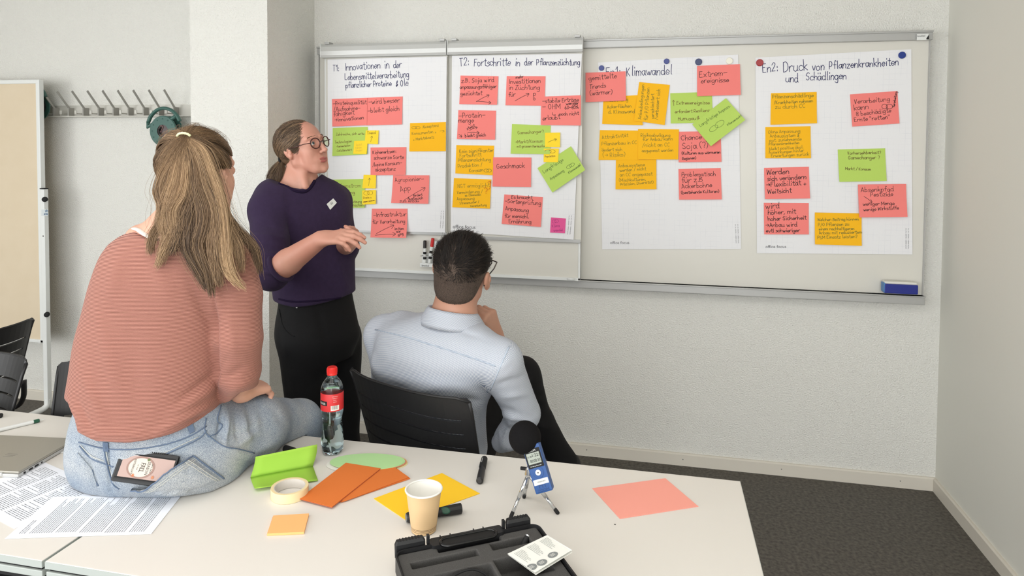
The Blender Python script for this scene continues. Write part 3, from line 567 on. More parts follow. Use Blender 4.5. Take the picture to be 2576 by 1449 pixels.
def folds(V, Q, fl, side=-1):
    """raised or sunken folds: (u1,v1,u2,v2,width px,height m) laid over the camera-facing side of the cloth"""
    N = vnorm(V, Q); u, v, d = pix(V); facing = np.clip(-(N @ CF)*2.2+.15, 0, 1); a = np.zeros(len(V))
    for u1, v1, u2, v2, w_, h_ in fl:
        e = np.array([u2-u1, v2-v1], float); L2 = e @ e; t = np.clip(((u-u1)*e[0]+(v-v1)*e[1])/L2, 0, 1)
        r = np.hypot(u-u1-t*e[0], v-v1-t*e[1]); a += h_*np.exp(-(r/w_)**2)*np.sin(np.pi*np.clip(t*.8+.1, 0, 1))
    return V+N*(a*facing)[:, None]
def wob(V, Q, amp, sc, seed=0):
    r = np.random.default_rng(seed); N = vnorm(V, Q); a = 0
    for i in range(7): k = r.normal(size=3); k = k/np.linalg.norm(k)*sc*r.uniform(.6, 1.6); a = a+np.sin(V @ k+r.uniform(0, 6))
    return V+N*(a*amp/3)[:, None]
def tree(V, Q): return BVHTree.FromPolygons([Vector(v) for v in V], [tuple(int(i) for i in f) for f in Q])
def drape(bvh, P, lift=.001, n=None):
    """camera rays onto a cloth surface -> points just above it, with normals"""
    out = []; nn = []
    for u, v in P:
        r = ray(u, v); h = bvh.ray_cast(Vector(CN), Vector(nrm(r)))
        if h[0] is None: continue
        nv = np.array(h[1]); nv = nv if nv @ r < 0 else -nv; out.append(np.array(h[0])+nv*lift); nn.append(nv)
    return np.array(out), np.array(nn)
def dens(P, step=6):
    P = np.asarray(P, float); out = [P[0]]
    for a, b in zip(P[:-1], P[1:]):
        n = max(1, int(np.hypot(*(b-a))/step)); out += [a+(b-a)*i/n for i in range(1, n+1)]
    return out
def seam(name, bvh, P, r, mat, parent, lift=.0, smooth=True):
    Q = crom(P, 5) if smooth and len(P) > 2 else P; pts, _ = drape(bvh, dens(Q), lift)
    if len(pts) < 3: return None
    keep = [0]
    for i in range(1, len(pts)):
        if np.linalg.norm(pts[i]-pts[keep[-1]]) < .06: keep.append(i)
    if len(keep) < 4: return None
    pts = pts[keep]; pts[1:-1] = (pts[:-2]+pts[1:-1]*2+pts[2:])/4
    return mk(name, *tube(pts, r, 6), mat, parent, smooth=True)
# ---- strands of hair
def strands(name, P, r, mat, parent, shade=None, taper=.25):
    """P (n,s,3): every strand a thin three sided tube"""
    n, s, _ = P.shape; T = np.gradient(P, axis=1); T /= np.linalg.norm(T, axis=2)[..., None]+1e-9
    a = np.cross(T, CF+.01); a /= np.linalg.norm(a, axis=2)[..., None]+1e-9; b = np.cross(T, a)
    prof = np.linspace(1, taper, s)**.8; R = np.broadcast_to(np.asarray(r), (n,))[:, None, None]*prof[None, :, None]
    V = np.stack([P+R*(math.cos(t)*a+math.sin(t)*b) for t in (0, 2.094, 4.189)], 2).reshape(-1, 3)
    base = (np.arange(n)[:, None]*s+np.arange(s-1)[None])*3; F = np.concatenate([np.stack([base+j, base+(j+1) % 3, base+3+(j+1) % 3, base+3+j], -1).reshape(-1, 4) for j in range(3)])
    o = mk(name, V, F.astype(np.int32), mat, parent, smooth=True); sh = RNG.random(n) if shade is None else shade
    fattr(o, 'shade', np.repeat(sh, s*3)); o['kind'] = 'stuff'; return o
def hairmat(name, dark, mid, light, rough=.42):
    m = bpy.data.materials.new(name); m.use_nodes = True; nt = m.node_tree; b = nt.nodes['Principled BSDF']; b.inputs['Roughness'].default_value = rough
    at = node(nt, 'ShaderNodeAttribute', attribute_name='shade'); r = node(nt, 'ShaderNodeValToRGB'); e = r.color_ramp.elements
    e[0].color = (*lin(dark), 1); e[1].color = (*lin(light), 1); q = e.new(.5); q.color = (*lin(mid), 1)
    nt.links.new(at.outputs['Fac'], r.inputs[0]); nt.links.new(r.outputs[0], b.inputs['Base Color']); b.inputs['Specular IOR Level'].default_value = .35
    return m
# ---- body parts
def headprims(c, R, s=1., zl=1., male=False):
    """R rows: right, forward, up of the head"""
    c = np.asarray(c, float); R = np.asarray(R, float)
    def L(x, y, z): z = z*(zl if z < 0 else 1); return c+(np.array([x, y, z])*s) @ R
    def E(x, y, z, a, b, d, k=.015, op='u', Rr=None): return ell(L(x, y, z), np.array([a, b, d])*s, R if Rr is None else Rr @ R, k, op)
    def C(p, q, ra, rb, k=.012, op='u'): return rc(L(*p), L(*q), ra*s, rb*s, k, op)
    P = [E(0, -.018, .038, .073, .094, .08), E(0, .03, .018, .062, .064, .08, .025), E(0, .038, -.045, .044, .050, .058, .02), E(0, -.03, -.02, .060, .066, .05, .02),
         C((0, .083, -.103), (0, .078, -.1), .0165, .015, .02), C((.022, .064, -.093), (-.022, .064, -.093), .017, .017, .018),
         C((.050, .0, -.055), (.022, .066, -.095), .013, .014, .022), C((-.050, .0, -.055), (-.022, .066, -.095), .013, .014, .022), C((.054, .005, -.02), (.050, .0, -.055), .012, .013, .02), C((-.054, .005, -.02), (-.050, .0, -.055), .012, .013, .02),
         E(.038, .062, -.026, .019, .021, .022, .024), E(-.038, .062, -.026, .019, .021, .022, .024), E(.030, .056, -.058, .022, .024, .026, .024), E(-.030, .056, -.058, .022, .024, .026, .024),
         C((.012, .0935, .030), (.043, .078, .028), .0075, .005, .014), C((-.012, .0935, .030), (-.043, .078, .028), .0075, .005, .014)]
    for x in (.031, -.031): P += [E(x, .106, .007, .018, .018, .014, .012, 's'), E(x, .0795, .006, .0165, .0160, .0145, .004), E(x, .0960, .0045, .0125, .010, .0042, .002, 's')]
    P += [C((0, .094, .016), (0, .113, -.026), .007, .0095, .010), E(0, .117, -.030, .0095, .0095, .0085, .006), E(.0115, .104, -.034, .0065, .009, .0065, .006), E(-.0115, .104, -.034, .0065, .009, .0065, .006),
          E(.006, .109, -.041, .003, .005, .003, .002, 's'), E(-.006, .109, -.041, .003, .005, .003, .002, 's'),
          E(0, .0825, -.062, .032, .0150, .022, .014), C((-.020, .0925, -.0615), (0, .0965, -.0605), .0030, .0042, .005), C((.020, .0925, -.0615), (0, .0965, -.0605), .0030, .0042, .005), C((-.016, .0925, -.0705), (0, .0955, -.0715), .0036, .0052, .005), C((.016, .0925, -.0705), (0, .0955, -.0715), .0036, .0052, .005),
          E(0, .106, -.066, .024, .009, .0014, .002, 's'), E(0, .102, -.084, .018, .006, .004, .008, 's')]
    for sg in (1, -1):
        t = .35; Rr = np.array([[1, 0, 0], [0, math.cos(t), math.sin(t)], [0, -math.sin(t), math.cos(t)]])
        ex = .006 if male else 0; P += [E(sg*(.076+ex), -.008, -.004, .009, .0185, .031, .006, 'u', Rr), E(sg*(.087+ex), -.005, .002, .007, .0115, .021, .003, 's', Rr), C((sg*(.079+ex), .002, -.026), (sg*(.077+ex), .0, -.033), .0065, .0055, .005),
              C((sg*(.083+ex), .0, .006), (sg*(.083+ex), -.008, -.012), .0028, .0028, .003), C((sg*(.081+ex), .010, -.008), (sg*(.080+ex), .009, -.014), .004, .004, .003)]
    if male: P += [E(0, .06, -.09, .04, .03, .02, .03)]
    return P, L
def lips(L, R, s, parent, mat, h=.0016):
    P = [rc(L(q*.020, .0945, -.0615), L(0, .0987, -.0605), .0030*s+.0011, .0042*s+.0012, .001) for q in (1, -1)]+[rc(L(q*.016, .0945, -.0705), L(0, .0977, -.0715), .0036*s+.0011, .0052*s+.0012, .001) for q in (1, -1)]+[ell(L(0, .106, -.066), (.024, .009, .0016), R, .001, 's'), rc(L(-.03, .0845, -.066), L(.03, .0845, -.066), .0115, .0115, .001, 's')]
    return solid('lips', P, h, mat, parent, rel=1)
def eyes(L, s, R, parent, look=(0, 1, 0), col=(86, 104, 108)):
    for x in (.031, -.031):
        c = L(x, .0805, .006); f = nrm(np.asarray(look) @ np.asarray(R)); V, F = lathe([(.0132*math.sin(t), .0132*math.cos(t)) for t in np.linspace(.02, 3.12, 14)], c, 20, f)
        e = mk('eye', V, F, M('eye_white', (222, 214, 208), .25), parent, smooth=True)
        mk('iris', *lathe([(.0062*math.sin(t)+.0001, .0132+.0004*math.cos(t)) for t in (0, .8, 1.57)], c, 18, f, cap=False), M('iris', col, .2), e, smooth=True)
        mk('pupil', *lathe([(.0001, .0138), (.0027, .0137), (.0028, .0134)], c, 14, f, cap=False), m_rubber, e, smooth=True)
def hand(w, fd, pn, side, s=1., curl=(.5, .7, .5), spread=.06, tc=.5, k=.007):
    """wrist point, finger direction, palm direction, side=+1 right / -1 left hand"""
    f = nrm(fd); pn = np.asarray(pn, float); pn = nrm(pn-f*(pn @ f)); th = nrm(np.cross(pn, f))*side*-1; w = np.asarray(w, float); P = []; tips = []
    P += [rc(w, w+f*.02*s, .024*s, .026*s, .01)]
    for i, (o, ln, kn) in enumerate(((.027, (.040, .024, .019), .088), (.009, (.044, .028, .020), .092), (-.009, (.041, .026, .019), .088), (-.026, (.032, .019, .017), .080))):
        b = w+th*o*.55*s+f*.012*s; kk = w+f*kn*s+th*o*s; P.append(rc(b, kk, .0165*s, .0115*s, .012)); p = kk; ang = 0; r = (.0098, .0088, .0080, .0068) if i < 3 else (.0086, .0077, .007, .006)
        c0 = curl if np.isscalar(curl[0]) else curl[i]
        for j in range(3):
            ang += c0[j]; d = nrm(f*math.cos(ang)+pn*math.sin(ang)+th*(1.5-i)*spread); q = p+d*ln[j]*s; P.append(rc(p, q, r[j]*s, r[j+1]*s, .004 if j else .006)); p = q
        tips.append((p, d))
    b = w+f*.018*s+th*.016*s; d1 = nrm(f*.62+th*.62+pn*.35); p1 = b+d1*.04*s; d2 = nrm(f*.85+th*(.45-.5*tc)+pn*(.25+.4*tc)); p2 = p1+d2*.032*s; d3 = nrm(f*.9+th*(.15-.5*tc)+pn*(.2+.5*tc)); p3 = p2+d3*.024*s
    P += [rc(b, p1, .017*s, .013*s, .014), rc(p1, p2, .0125*s, .0105*s, .006), rc(p2, p3, .0105*s, .0085*s, .004)]; tips.append((p3, d3))
    return P, tips
def skin(name, c, c2):
    m = M(name, c, .52, var=(9, c2, .9), bump=(240, .12, .0006)); b = m.node_tree.nodes['Principled BSDF']
    b.inputs['Subsurface Weight'].default_value = .12; b.inputs['Subsurface Radius'].default_value = (.012, .005, .003); b.inputs['Subsurface Scale'].default_value = .6; return m
def attrmat(name, c1, c2, freq, rough=.85, height=.0012, lo=.0, hi=1., noise=None, sheen=.0, mixpow=1.):
    """bands along the vertex coordinate 'rib' (metres), both colour and relief"""
    m = bpy.data.materials.new(name); m.use_nodes = True; nt = m.node_tree; L = nt.links; b = nt.nodes['Principled BSDF']; b.inputs['Roughness'].default_value = rough
    b.inputs['Specular IOR Level'].default_value = .2; b.inputs['Sheen Weight'].default_value = sheen
    at = node(nt, 'ShaderNodeAttribute', attribute_name='rib'); mu = node(nt, 'ShaderNodeMath', operation='MULTIPLY'); mu.inputs[1].default_value = 2*math.pi/freq
    si = node(nt, 'ShaderNodeMath', operation='SINE'); mr = node(nt, 'ShaderNodeMapRange'); mr.inputs['From Min'].default_value = -1
    L.new(at.outputs['Fac'], mu.inputs[0]); L.new(mu.outputs[0], si.inputs[0]); L.new(si.outputs[0], mr.inputs['Value'])
    r = node(nt, 'ShaderNodeValToRGB'); r.color_ramp.elements[0].position = lo; r.color_ramp.elements[1].position = hi
    r.color_ramp.elements[0].color = (*lin(c1), 1); r.color_ramp.elements[1].color = (*lin(c2), 1); L.new(mr.outputs['Result'], r.inputs[0]); L.new(r.outputs[0], b.inputs['Base Color'])
    tc = node(nt, 'ShaderNodeTexCoord'); no = node(nt, 'ShaderNodeTexNoise'); no.inputs['Scale'].default_value = 420; L.new(tc.outputs['Object'], no.inputs['Vector'])
    ad = node(nt, 'ShaderNodeMath', operation='MULTIPLY_ADD'); ad.inputs[1].default_value = .5; L.new(no.outputs['Fac'], ad.inputs[0]); L.new(mr.outputs['Result'], ad.inputs[2])
    bp = node(nt, 'ShaderNodeBump'); bp.inputs['Distance'].default_value = height; bp.inputs['Strength'].default_value = .8; L.new(ad.outputs[0], bp.inputs['Height']); L.new(bp.outputs[0], b.inputs['Normal'])
    return m
def solid(name, prims, h, mat, parent, cut=None, rel=1, fl=None, wb_=None, box_=None):
    lo, hi = bounds(prims) if box_ is None else box_; V, Q = mesher(prims, lo, hi, h, cut)
    V = relax(V, Q, rel)
    if wb_: V = wob(V, Q, *wb_)
    if fl: V = folds(V, Q, fl)
    o = mk(name, V, Q, mat, parent, smooth=True); return o, V, Q
def zcut(tab, axis=CR, below=True, dfun=None):
    """keep only what lies above (or below) a hem line given as (coordinate along axis, z)"""
    T = np.array(sorted(tab))
    def f(D, lo, h):
        n = D.shape; X = (lo[0]+np.arange(n[0])*h)[:, None, None]; Y = (lo[1]+np.arange(n[1])*h)[None, :, None]; Z = (lo[2]+np.arange(n[2])*h)[None, None]
        c = X*axis[0]+Y*axis[1]; z = np.interp(c, T[:, 0], T[:, 1]).astype(np.float32); d = (z-Z) if below else (Z-z); k = .006
        hh = np.clip(.5+.5*(d-D)/k, 0, 1); return D*(1-hh)+d*hh+k*hh*(1-hh)
    return f
def both(*fs):
    def f(D, lo, h):
        for g in fs: D = g(D, lo, h)
        return D
    return f
def axes(F, pitch=0, roll=0):
    """head axes rows right/forward/up for azimuth F, raised by pitch, tilted to its own right by roll (radians)"""
    F = nrm(F); r = np.cross(F, UP); f = F*math.cos(pitch)+UP*math.sin(pitch); u = np.cross(r, f)
    r2 = r*math.cos(roll)-u*math.sin(roll); u2 = u*math.cos(roll)+r*math.sin(roll); return np.array([r2, f, u2])
def lat(u, d): return (u-PCX)/FPX*d
def hpx(u, v, d): return (lat(u, d), float(pd(u, v, d)[2]))
def join_regions(name, regs, mat, parent):
    Vs = []; Qs = []; n = 0
    for prims, bx_, h in regs:
        lo, hi = bounds(prims) if bx_ is None else bx_; V, Q = mesher(prims, lo, hi, h); V = relax(V, Q, 1, .4) if h > .0023 else V; Vs.append(V); Qs.append(Q+n); n += len(V)
    return mk(name, np.vstack(Vs), np.vstack(Qs), mat, parent, smooth=True)

def locks(gd, n, width, dens_=None, var=.18, clump=.75, wave=.004, rlen=(.72, 1.0), step=2, depth=.03, fillfrac=.45, res=6):
    """strands gathered into locks around hand laid guide curves; returns paths, lock parameter"""
    gs = []
    for g in gd:
        c = crom([pd(*p) for p in g], res); L = np.concatenate([[0], np.cumsum(np.linalg.norm(np.diff(c, axis=0), axis=1))]); q = np.linspace(0, L[-1], 36); gs.append(np.stack([np.interp(q, L, c[:, i]) for i in range(3)], 1))
    gs = np.array(gs); s = 36; q = np.linspace(0, 1, s); m = len(gd); nf = int(n*fillfrac); nl = n-nf
    i = RNG.integers(0, m, nl) if dens_ is None else RNG.choice(m, nl, p=np.array(dens_)/sum(dens_)); prof = np.interp(q, [0, .12, .5, .8, 1], [.25, .6, 1, .85, .35])
    o1 = RNG.normal(0, .42, nl); o2 = np.abs(RNG.normal(0, .42, nl)); ph = RNG.uniform(0, 6, nl)
    P = gs[i]+CR*((o1*width)[:, None]*prof[None])[..., None]+CF*((o2*depth)[:, None]*prof[None])[..., None]+CR*(wave*np.sin(q[None]*11+ph[:, None]*.6+i[:, None]*2.)*q[None])[..., None]*.7
    x = RNG.uniform(0, m-1, nf); j = np.minimum(x.astype(int), m-2); f = (x-j)[:, None, None]; P2 = gs[j]*(1-f)+gs[j+1]*f+CF*(RNG.uniform(.002, abs(depth)+.012, nf)[:, None]*np.sin(np.pi*np.clip(q*1.2+.1, 0, 1))[None])[..., None]
    P = np.concatenate([P, P2]); X = np.concatenate([i.astype(float), x]); n = nl+nf; P = P+(RNG.normal(0, .0035, (n, 1, 3))*q[None, :, None])
    ln = RNG.uniform(*rlen, n)*np.where(np.arange(n) < nl, 1, .66); idx = q[None]*ln[:, None]*(s-1); i0 = np.minimum(idx.astype(int), s-2); fr_ = (idx-i0)[..., None]; P = np.take_along_axis(P, i0[..., None].repeat(3, 2), 1)*(1-fr_)+np.take_along_axis(P, (i0+1)[..., None].repeat(3, 2), 1)*fr_
    return P[:, ::step], X, np.concatenate([o2, np.full(nf, 1.2)]), np.concatenate([np.ones(nl), np.zeros(nf)])
def scalp(L, R, s, tie, n, zf=.42, zside=-.10, zback=-.85, rad0=(.083, .103, .09), inner=.45, lift=.006, S=12):
    """hair combed over the skull to the tie"""
    cc = L(0, -.02, .03); rad = np.array(rad0)*s; tl = (tie-cc) @ R.T; tl = tl/np.linalg.norm(tl/rad); th = RNG.uniform(0, 2*np.pi, n); x = np.sin(th); y = np.cos(th)
    z = np.where(y > .55, zf, np.where((np.abs(x) > .75) & (y > -.15), zside, zback)); z = z+RNG.uniform(-.1, .14, n); q = np.stack([x, y, 0*x], 1)*np.sqrt(np.clip(1-z*z, .05, 1))[:, None]; q[:, 2] = z; hl = q*rad
    t0 = np.where(RNG.random(n) < inner, RNG.uniform(0, .75, n), 0)[:, None, None]; tt = t0+(1-t0)*np.linspace(0, 1, S)[None, :, None]; tgt = (tl+RNG.normal(0, .006, (n, 3)))/rad; u0 = hl/rad
    ct = u0+tgt; far = np.clip(1-np.linalg.norm(ct, axis=1), 0, 1)[:, None]; ct = ct/(np.linalg.norm(ct, axis=1)[:, None]+.25)*1.2+far*(np.array([0, -.1, 1.3])+np.sign(u0[:, :1])*np.array([[.6, 0, 0]]))+np.array([0, 0, .25])*(u0[:, 2:]+.3).clip(0, 1)
    u = (u0[:, None]*(1-tt)**2+2*ct[:, None]*tt*(1-tt)+tgt[:, None]*tt**2); P = u/np.linalg.norm(u, axis=-1)[..., None]*rad; P = P+P/np.linalg.norm(P, axis=2)[..., None]*((RNG.random(n)*lift+.0004)[:, None, None])
    side = np.cross(hl/np.linalg.norm(hl, axis=1)[:, None], tl/np.linalg.norm(tl)); P = P+side[:, None]*(.012*np.sin(np.pi*tt)*np.sin(th*7)[:, None, None])*.5
    return P @ R+cc+RNG.normal(0, .0004, P.shape), th
# ------------------------------------------------------------------ woman sitting on the table
def woman_on_table():
    d0 = 1.80; t = thing('person', pd(400, 1235, 1.80)*[1, 1, 0]+[0, 0, .74], 'woman with long blond ponytail and salmon ribbed sweater sitting on the table', 'person')
    msk = skin('fair_skin', (218, 172, 150), (205, 150, 128))
    def st(v, a, b, dep, d=d0): p = pd((a+b)/2, v, d); return (p, (b-a)/2*d/FPX, dep)
    tor = [st(556, 405, 520, .05), st(574, 350, 560, .062), st(596, 300, 592, .085), st(635, 266, 606, .105), st(700, 245, 596, .12), st(780, 227, 580, .125), st(850, 208, 572, .128), st(930, 195, 562, .134), st(1000, 184, 552, .143), st(1050, 179, 545, .15), st(1095, 183, 535, .148), st(1130, 195, 530, .14)]
    arm = [pd(572, 668, 1.80), pd(598, 745, 1.775), pd(600, 850, 1.765), pd(600, 930, 1.79), pd(600, 975, 1.83), pd(604, 985, 1.86)]; ar = [.072, .0605, .0595, .056, .048, .043]
    larm = [pd(320, 655, 1.86), pd(262, 850, 1.93), pd(440, 990, 2.1)]
    sw = [loft(tor, CR, CF, .02, 2.4)]+[rc(arm[0], arm[1], ar[0], ar[1], .035)]+[rc(arm[i], arm[i+1], ar[i], ar[i+1], .010) for i in range(1, 5)]+chain(larm, [.062, .056, .042], .03)
    hem = [hpx(u, v, 1.66) for u, v in ((150, 1030), (182, 1062), (195, 1092), (250, 1111), (330, 1115), (420, 1103), (480, 1084), (530, 1056), (560, 1030), (700, 1030))]
    neck = [(lat(u, 1.8), float(pd(u, v, 1.74)[2])) for u, v in ((200, 480), (322, 560), (345, 577), (372, 588), (410, 597), (480, 598), (545, 590), (585, 560), (700, 480))]
    fl = [(430, 1045, 560, 960, 14, .010), (400, 1085, 545, 1010, 12, .011), (450, 1010, 552, 930, 10, -.006), (470, 1065, 535, 1035, 8, -.007), (541, 740, 546, 1000, 5, -.012), (540, 700, 560, 800, 12, .006), (500, 640, 545, 760, 18, .007), (470, 700, 530, 820, 14, -.004), (200, 930, 260, 1060, 16, .005), (190, 1000, 230, 1085, 10, -.005), (230, 1090, 380, 1098, 12, .005),
          (560, 990, 630, 960, 12, .006), (552, 960, 620, 920, 10, -.005), (300, 640, 270, 760, 20, .005), (560, 640, 620, 700, 16, -.004), (590, 1005, 625, 985, 5, -.004), (380, 640, 430, 760, 25, .004), (240, 780, 300, 1000, 22, .004), (330, 830, 350, 1040, 30, -.003), (575, 780, 590, 900, 12, .003)]
    V, Q = mesher(sw, *bounds(sw), .0042, both(zcut(hem), zcut(neck, below=False))); V = relax(V, Q, 3); V = wob(V, Q, .0022, 26, 3); V = folds(V, Q, fl)
    m_sw = attrmat('salmon_rib_knit', (112, 68, 59), (182, 128, 114), .0031, .9, .0009, .0, .6, sheen=.1)  # rib valleys coloured darker, their shade painted in with the relief
    o = mk('sweater', V, Q, m_sw, t, smooth=True)
    u, v, d = pix(V); onarm = np.clip((v-620)/140, 0, 1)
    L_ = V @ CR; x0 = lat(545, 1.72); xc = lat(602, 1.77); zc_ = V[:, 2]+.10*(L_-lat(400, 1.8))**2
    fattr(o, 'rib', zc_+onarm*1.6*(np.maximum(L_-x0, 0)*(L_-2*xc+x0)))
    # jeans
    pel = [st(1010, 214, 560, .135, 1.82), st(1050, 200, 572, .147, 1.82), st(1090, 193, 590, .153, 1.82), st(1130, 190, 602, .15, 1.82), st(1170, 196, 604, .142, 1.825), st(1205, 214, 596, .13, 1.84), st(1235, 240, 575, .12, 1.85), st(1260, 290, 545, .11, 1.86)]
    kn = pd(703, 1062, 2.06); lk = pd(585, 1052, 2.24); kn2 = kn+[.02, .082, -.03]; lk2 = lk+[.01, .03, -.04]; fr = kn+[.03, .12, 0]; fr[2] = .1; fl_ = lk+[.0, .10, 0]; fl_[2] = .1
    jn = [loft(pel, CR, CF, .02, 2.5), ell(pd(330, 1160, 1.81), (.105, .105, .09), None, .03), ell(pd(490, 1160, 1.80), (.11, .108, .09), None, .03)]
    jn += [rc(pd(535, 1105, 1.84), pd(640, 1072, 1.95), .098, .086, .04), rc(pd(640, 1072, 1.95), kn, .086, .069, .03), rc(kn, kn2, .069, .066, .01), rc(kn2, fr+UP*.25, .064, .062, .02), rc(fr+UP*.25, fr+UP*.04, .062, .068, .02)]
    jn += [rc(pd(330, 1105, 1.92), lk, .1, .07, .04), rc(lk, lk2, .069, .066, .01), rc(lk2, fl_+UP*.04, .066, .064, .02)]
    flj = [(340, 1190, 470, 1180, 30, .004), (300, 1130, 330, 1220, 22, .004), (200, 1110, 250, 1240, 8, -.004), (560, 1030, 545, 1110, 5, -.004), (575, 1040, 566, 1120, 6, .005), (590, 1030, 600, 1110, 6, -.004), (608, 1030, 622, 1100, 8, .006), (548, 1120, 640, 1150, 7, .004), (560, 1100, 650, 1075, 6, -.003), (270, 1120, 278, 1235, 3, -.005), (620, 1150, 700, 1108, 12, .004), (470, 1100, 545, 1070, 9, .003), (350, 1222, 540, 1232, 8, .004), (600, 1120, 640, 1090, 8, .004), (640, 1035, 650, 1095, 10, .003), (690, 1030, 730, 1080, 12, -.003)]
    def table_cut(D, lo, h):
        n = D.shape; Z = (lo[2]+np.arange(n[2])*h)[None, None]; Yv = (lo[1]+np.arange(n[1])*h)[None, :, None]; zz = np.where(Yv < 1.85, .7415, .0)
        return np.maximum(D, (zz-Z).astype(np.float32))
    V, Q = mesher(jn, *bounds(jn), .005, table_cut); V = relax(V, Q, 3); V = wob(V, Q, .0016, 40, 5); V = folds(V, Q, [(a_, b_, c_, d_, w_, h_*1.7) for a_, b_, c_, d_, w_, h_ in flj]); nearz = (V[:, 1] < 1.872) & (V[:, 2] > .66); V[nearz, 2] = np.maximum(V[nearz, 2], .7415)
    m_dn = M('washed_denim', (140, 148, 158), .88, bump=(520, .7, .0010), var=(520, (208, 211, 211), .34), spec=.15)
    nt = m_dn.node_tree  # second, larger wash pattern
    n2 = node(nt, 'ShaderNodeTexNoise'); n2.inputs['Scale'].default_value = 9; n2.inputs['Detail'].default_value = 6; r2 = node(nt, 'ShaderNodeValToRGB'); r2.color_ramp.elements[0].position = .36; r2.color_ramp.elements[1].position = .66
    r2.color_ramp.elements[0].color = (.58, .65, .75, 1); r2.color_ramp.elements[1].color = (.88, .88, .89, 1); mx = node(nt, 'ShaderNodeMix', data_type='RGBA', blend_type='MULTIPLY'); mx.inputs[0].default_value = 1
    tc = [x for x in nt.nodes if x.type == 'TEX_COORD'][0]; nt.links.new(tc.outputs['Object'], n2.inputs['Vector']); nt.links.new(n2.outputs['Fac'], r2.inputs[0]); b = nt.nodes['Principled BSDF']
    src = b.inputs['Base Color'].links[0].from_socket; nt.links.new(src, mx.inputs[6]); nt.links.new(r2.outputs[0], mx.inputs[7]); nt.links.new(mx.outputs[2], b.inputs['Base Color'])
    j = mk('jeans', V, Q, m_dn, t, smooth=True); bj = tree(V, Q); m_st = M('denim_seam', (96, 112, 136), .9, bump=(300, .6, .001)); m_st2 = M('denim_stitch', (205, 205, 198), .9)
    # waistband, yoke, pockets and belt loops are stitched over the jeans
    for P in ([(198, 1112), (262, 1128), (340, 1130), (420, 1117), (480, 1096), (520, 1072)], [(262, 1128), (268, 1165), (283, 1215), (300, 1230)], [(200, 1122), (228, 1152), (262, 1166), (285, 1174)],
              [(352, 1166), (400, 1150), (450, 1128), (500, 1104), (520, 1082)], [(519, 1052), (515, 1085), (540, 1108), (566, 1124), (600, 1130), (640, 1140)], [(556, 1020), (546, 1058), (560, 1070), (545, 1090), (522, 1099)],
              [(196, 1140), (205, 1168), (222, 1180), (232, 1182), (238, 1205), (248, 1222)], [(620, 1188), (650, 1150), (672, 1128), (715, 1108)]): seam('seam', bj, P, .0016, m_st, j, .0008)
    for P in ([(357, 1160), (402, 1144), (450, 1122), (498, 1099)], [(204, 1120), (232, 1147), (262, 1159)], [(266, 1130), (273, 1168), (288, 1212)]): seam('stitching', bj, P, .0007, m_st2, j, .0016)
    def patch(name, poly, lift, mat, th=.0016, parent=j, nn=16):
        """cloth patch with corners a,b,c,d laid on the jeans"""
        a, b_, c, d = [np.array(p, float) for p in poly]; Pp = [(a*(1-s)+b_*s)*(1-q)+(d*(1-s)+c*s)*q for q in np.linspace(0, 1, nn) for s in np.linspace(0, 1, nn)]
        X, Nn = [], []
        for kk, p in enumerate(Pp):
            o_, n_ = drape(bj, [p], lift if not callable(lift) else lift((kk % nn)/(nn-1), (kk//nn)/(nn-1)))
            if len(o_) == 0: return None
            X.append(o_[0]); Nn.append(n_[0])
        X = np.array(X); Nn = np.array(Nn); F = [(i*nn+k, i*nn+k+1, (i+1)*nn+k+1, (i+1)*nn+k) for i in range(nn-1) for k in range(nn-1)]
        N_ = nn*nn; F += [tuple(x+N_ for x in f[::-1]) for f in F]; r = list(range(nn))+[nn*k+nn-1 for k in range(1, nn)]+[N_-1-k for k in range(1, nn)]+[nn*k for k in range(nn-2, 0, -1)]
        F += [(r[i], r[(i+1) % len(r)], r[(i+1) % len(r)]+N_, r[i]+N_) for i in range(len(r))]
        return mk(name, np.vstack([X, X-Nn*th]), F, mat, parent, smooth=False, recalc=True)
    def bulge(sx, tq): return .004+.044*(1-tq)**.5*max(0, math.sin(math.pi*min(1, sx*1.05)))**.55
    pk = [(336, 1226), (486, 1146), (562, 1202), (446, 1242)]; po = patch('back_pocket', pk, bulge, m_dn, .003, nn=22)
    Vp = np.array([v.co[:] for v in po.data.vertices])+np.array(t.location); Qp = [tuple(p.vertices) for p in po.data.polygons]; bpk = tree(Vp, Qp)
    X_ = Vp[:22*22].reshape(22, 22, 3); NF_ = nrm(np.cross(X_[0, -1]-X_[0, 0], X_[-1, 0]-X_[0, 0])); NF_ = NF_ if NF_ @ CF < 0 else -NF_
    for row, rr, mt_ in ((0, .0019, m_st), (2, .0007, m_st2), (3, .0007, m_st2)): mk('stitching', *tube(X_[row]+NF_*.0012, rr, 6), mt_, j, smooth=True)
    for row, rr, mt_ in ((21, .0019, m_st), (19, .0007, m_st2), (18, .0007, m_st2)): mk('stitching', *tube(X_[:, row]+NF_*.0012, rr, 6), mt_, j, smooth=True)
    for off, rr in ():
        P0, P1, P2 = np.array([340+off*.6, 1225+off*.35]), np.array([485, 1149+off*1.1]), np.array([559-off*.9, 1203]); mt_ = m_st if off == 0 else m_st2
        seam('stitching', bpk, [P0, P0*.6+P1*.4, P0*.2+P1*.8, P1], rr, mt_, j, .0006, False); seam('stitching', bpk, [P1, P2], rr, mt_, j, .0006, False)
    patch('back_pocket', [(197, 1138), (232, 1180), (246, 1222), (205, 1200)], .003, m_dn, .003)
    patch('belt_loop', [(261, 1112), (274, 1113), (275, 1136), (262, 1135)], .004, m_st, .003, nn=5); patch('belt_loop', [(468, 1066), (482, 1060), (490, 1086), (477, 1092)], .004, m_st, .003, nn=5)
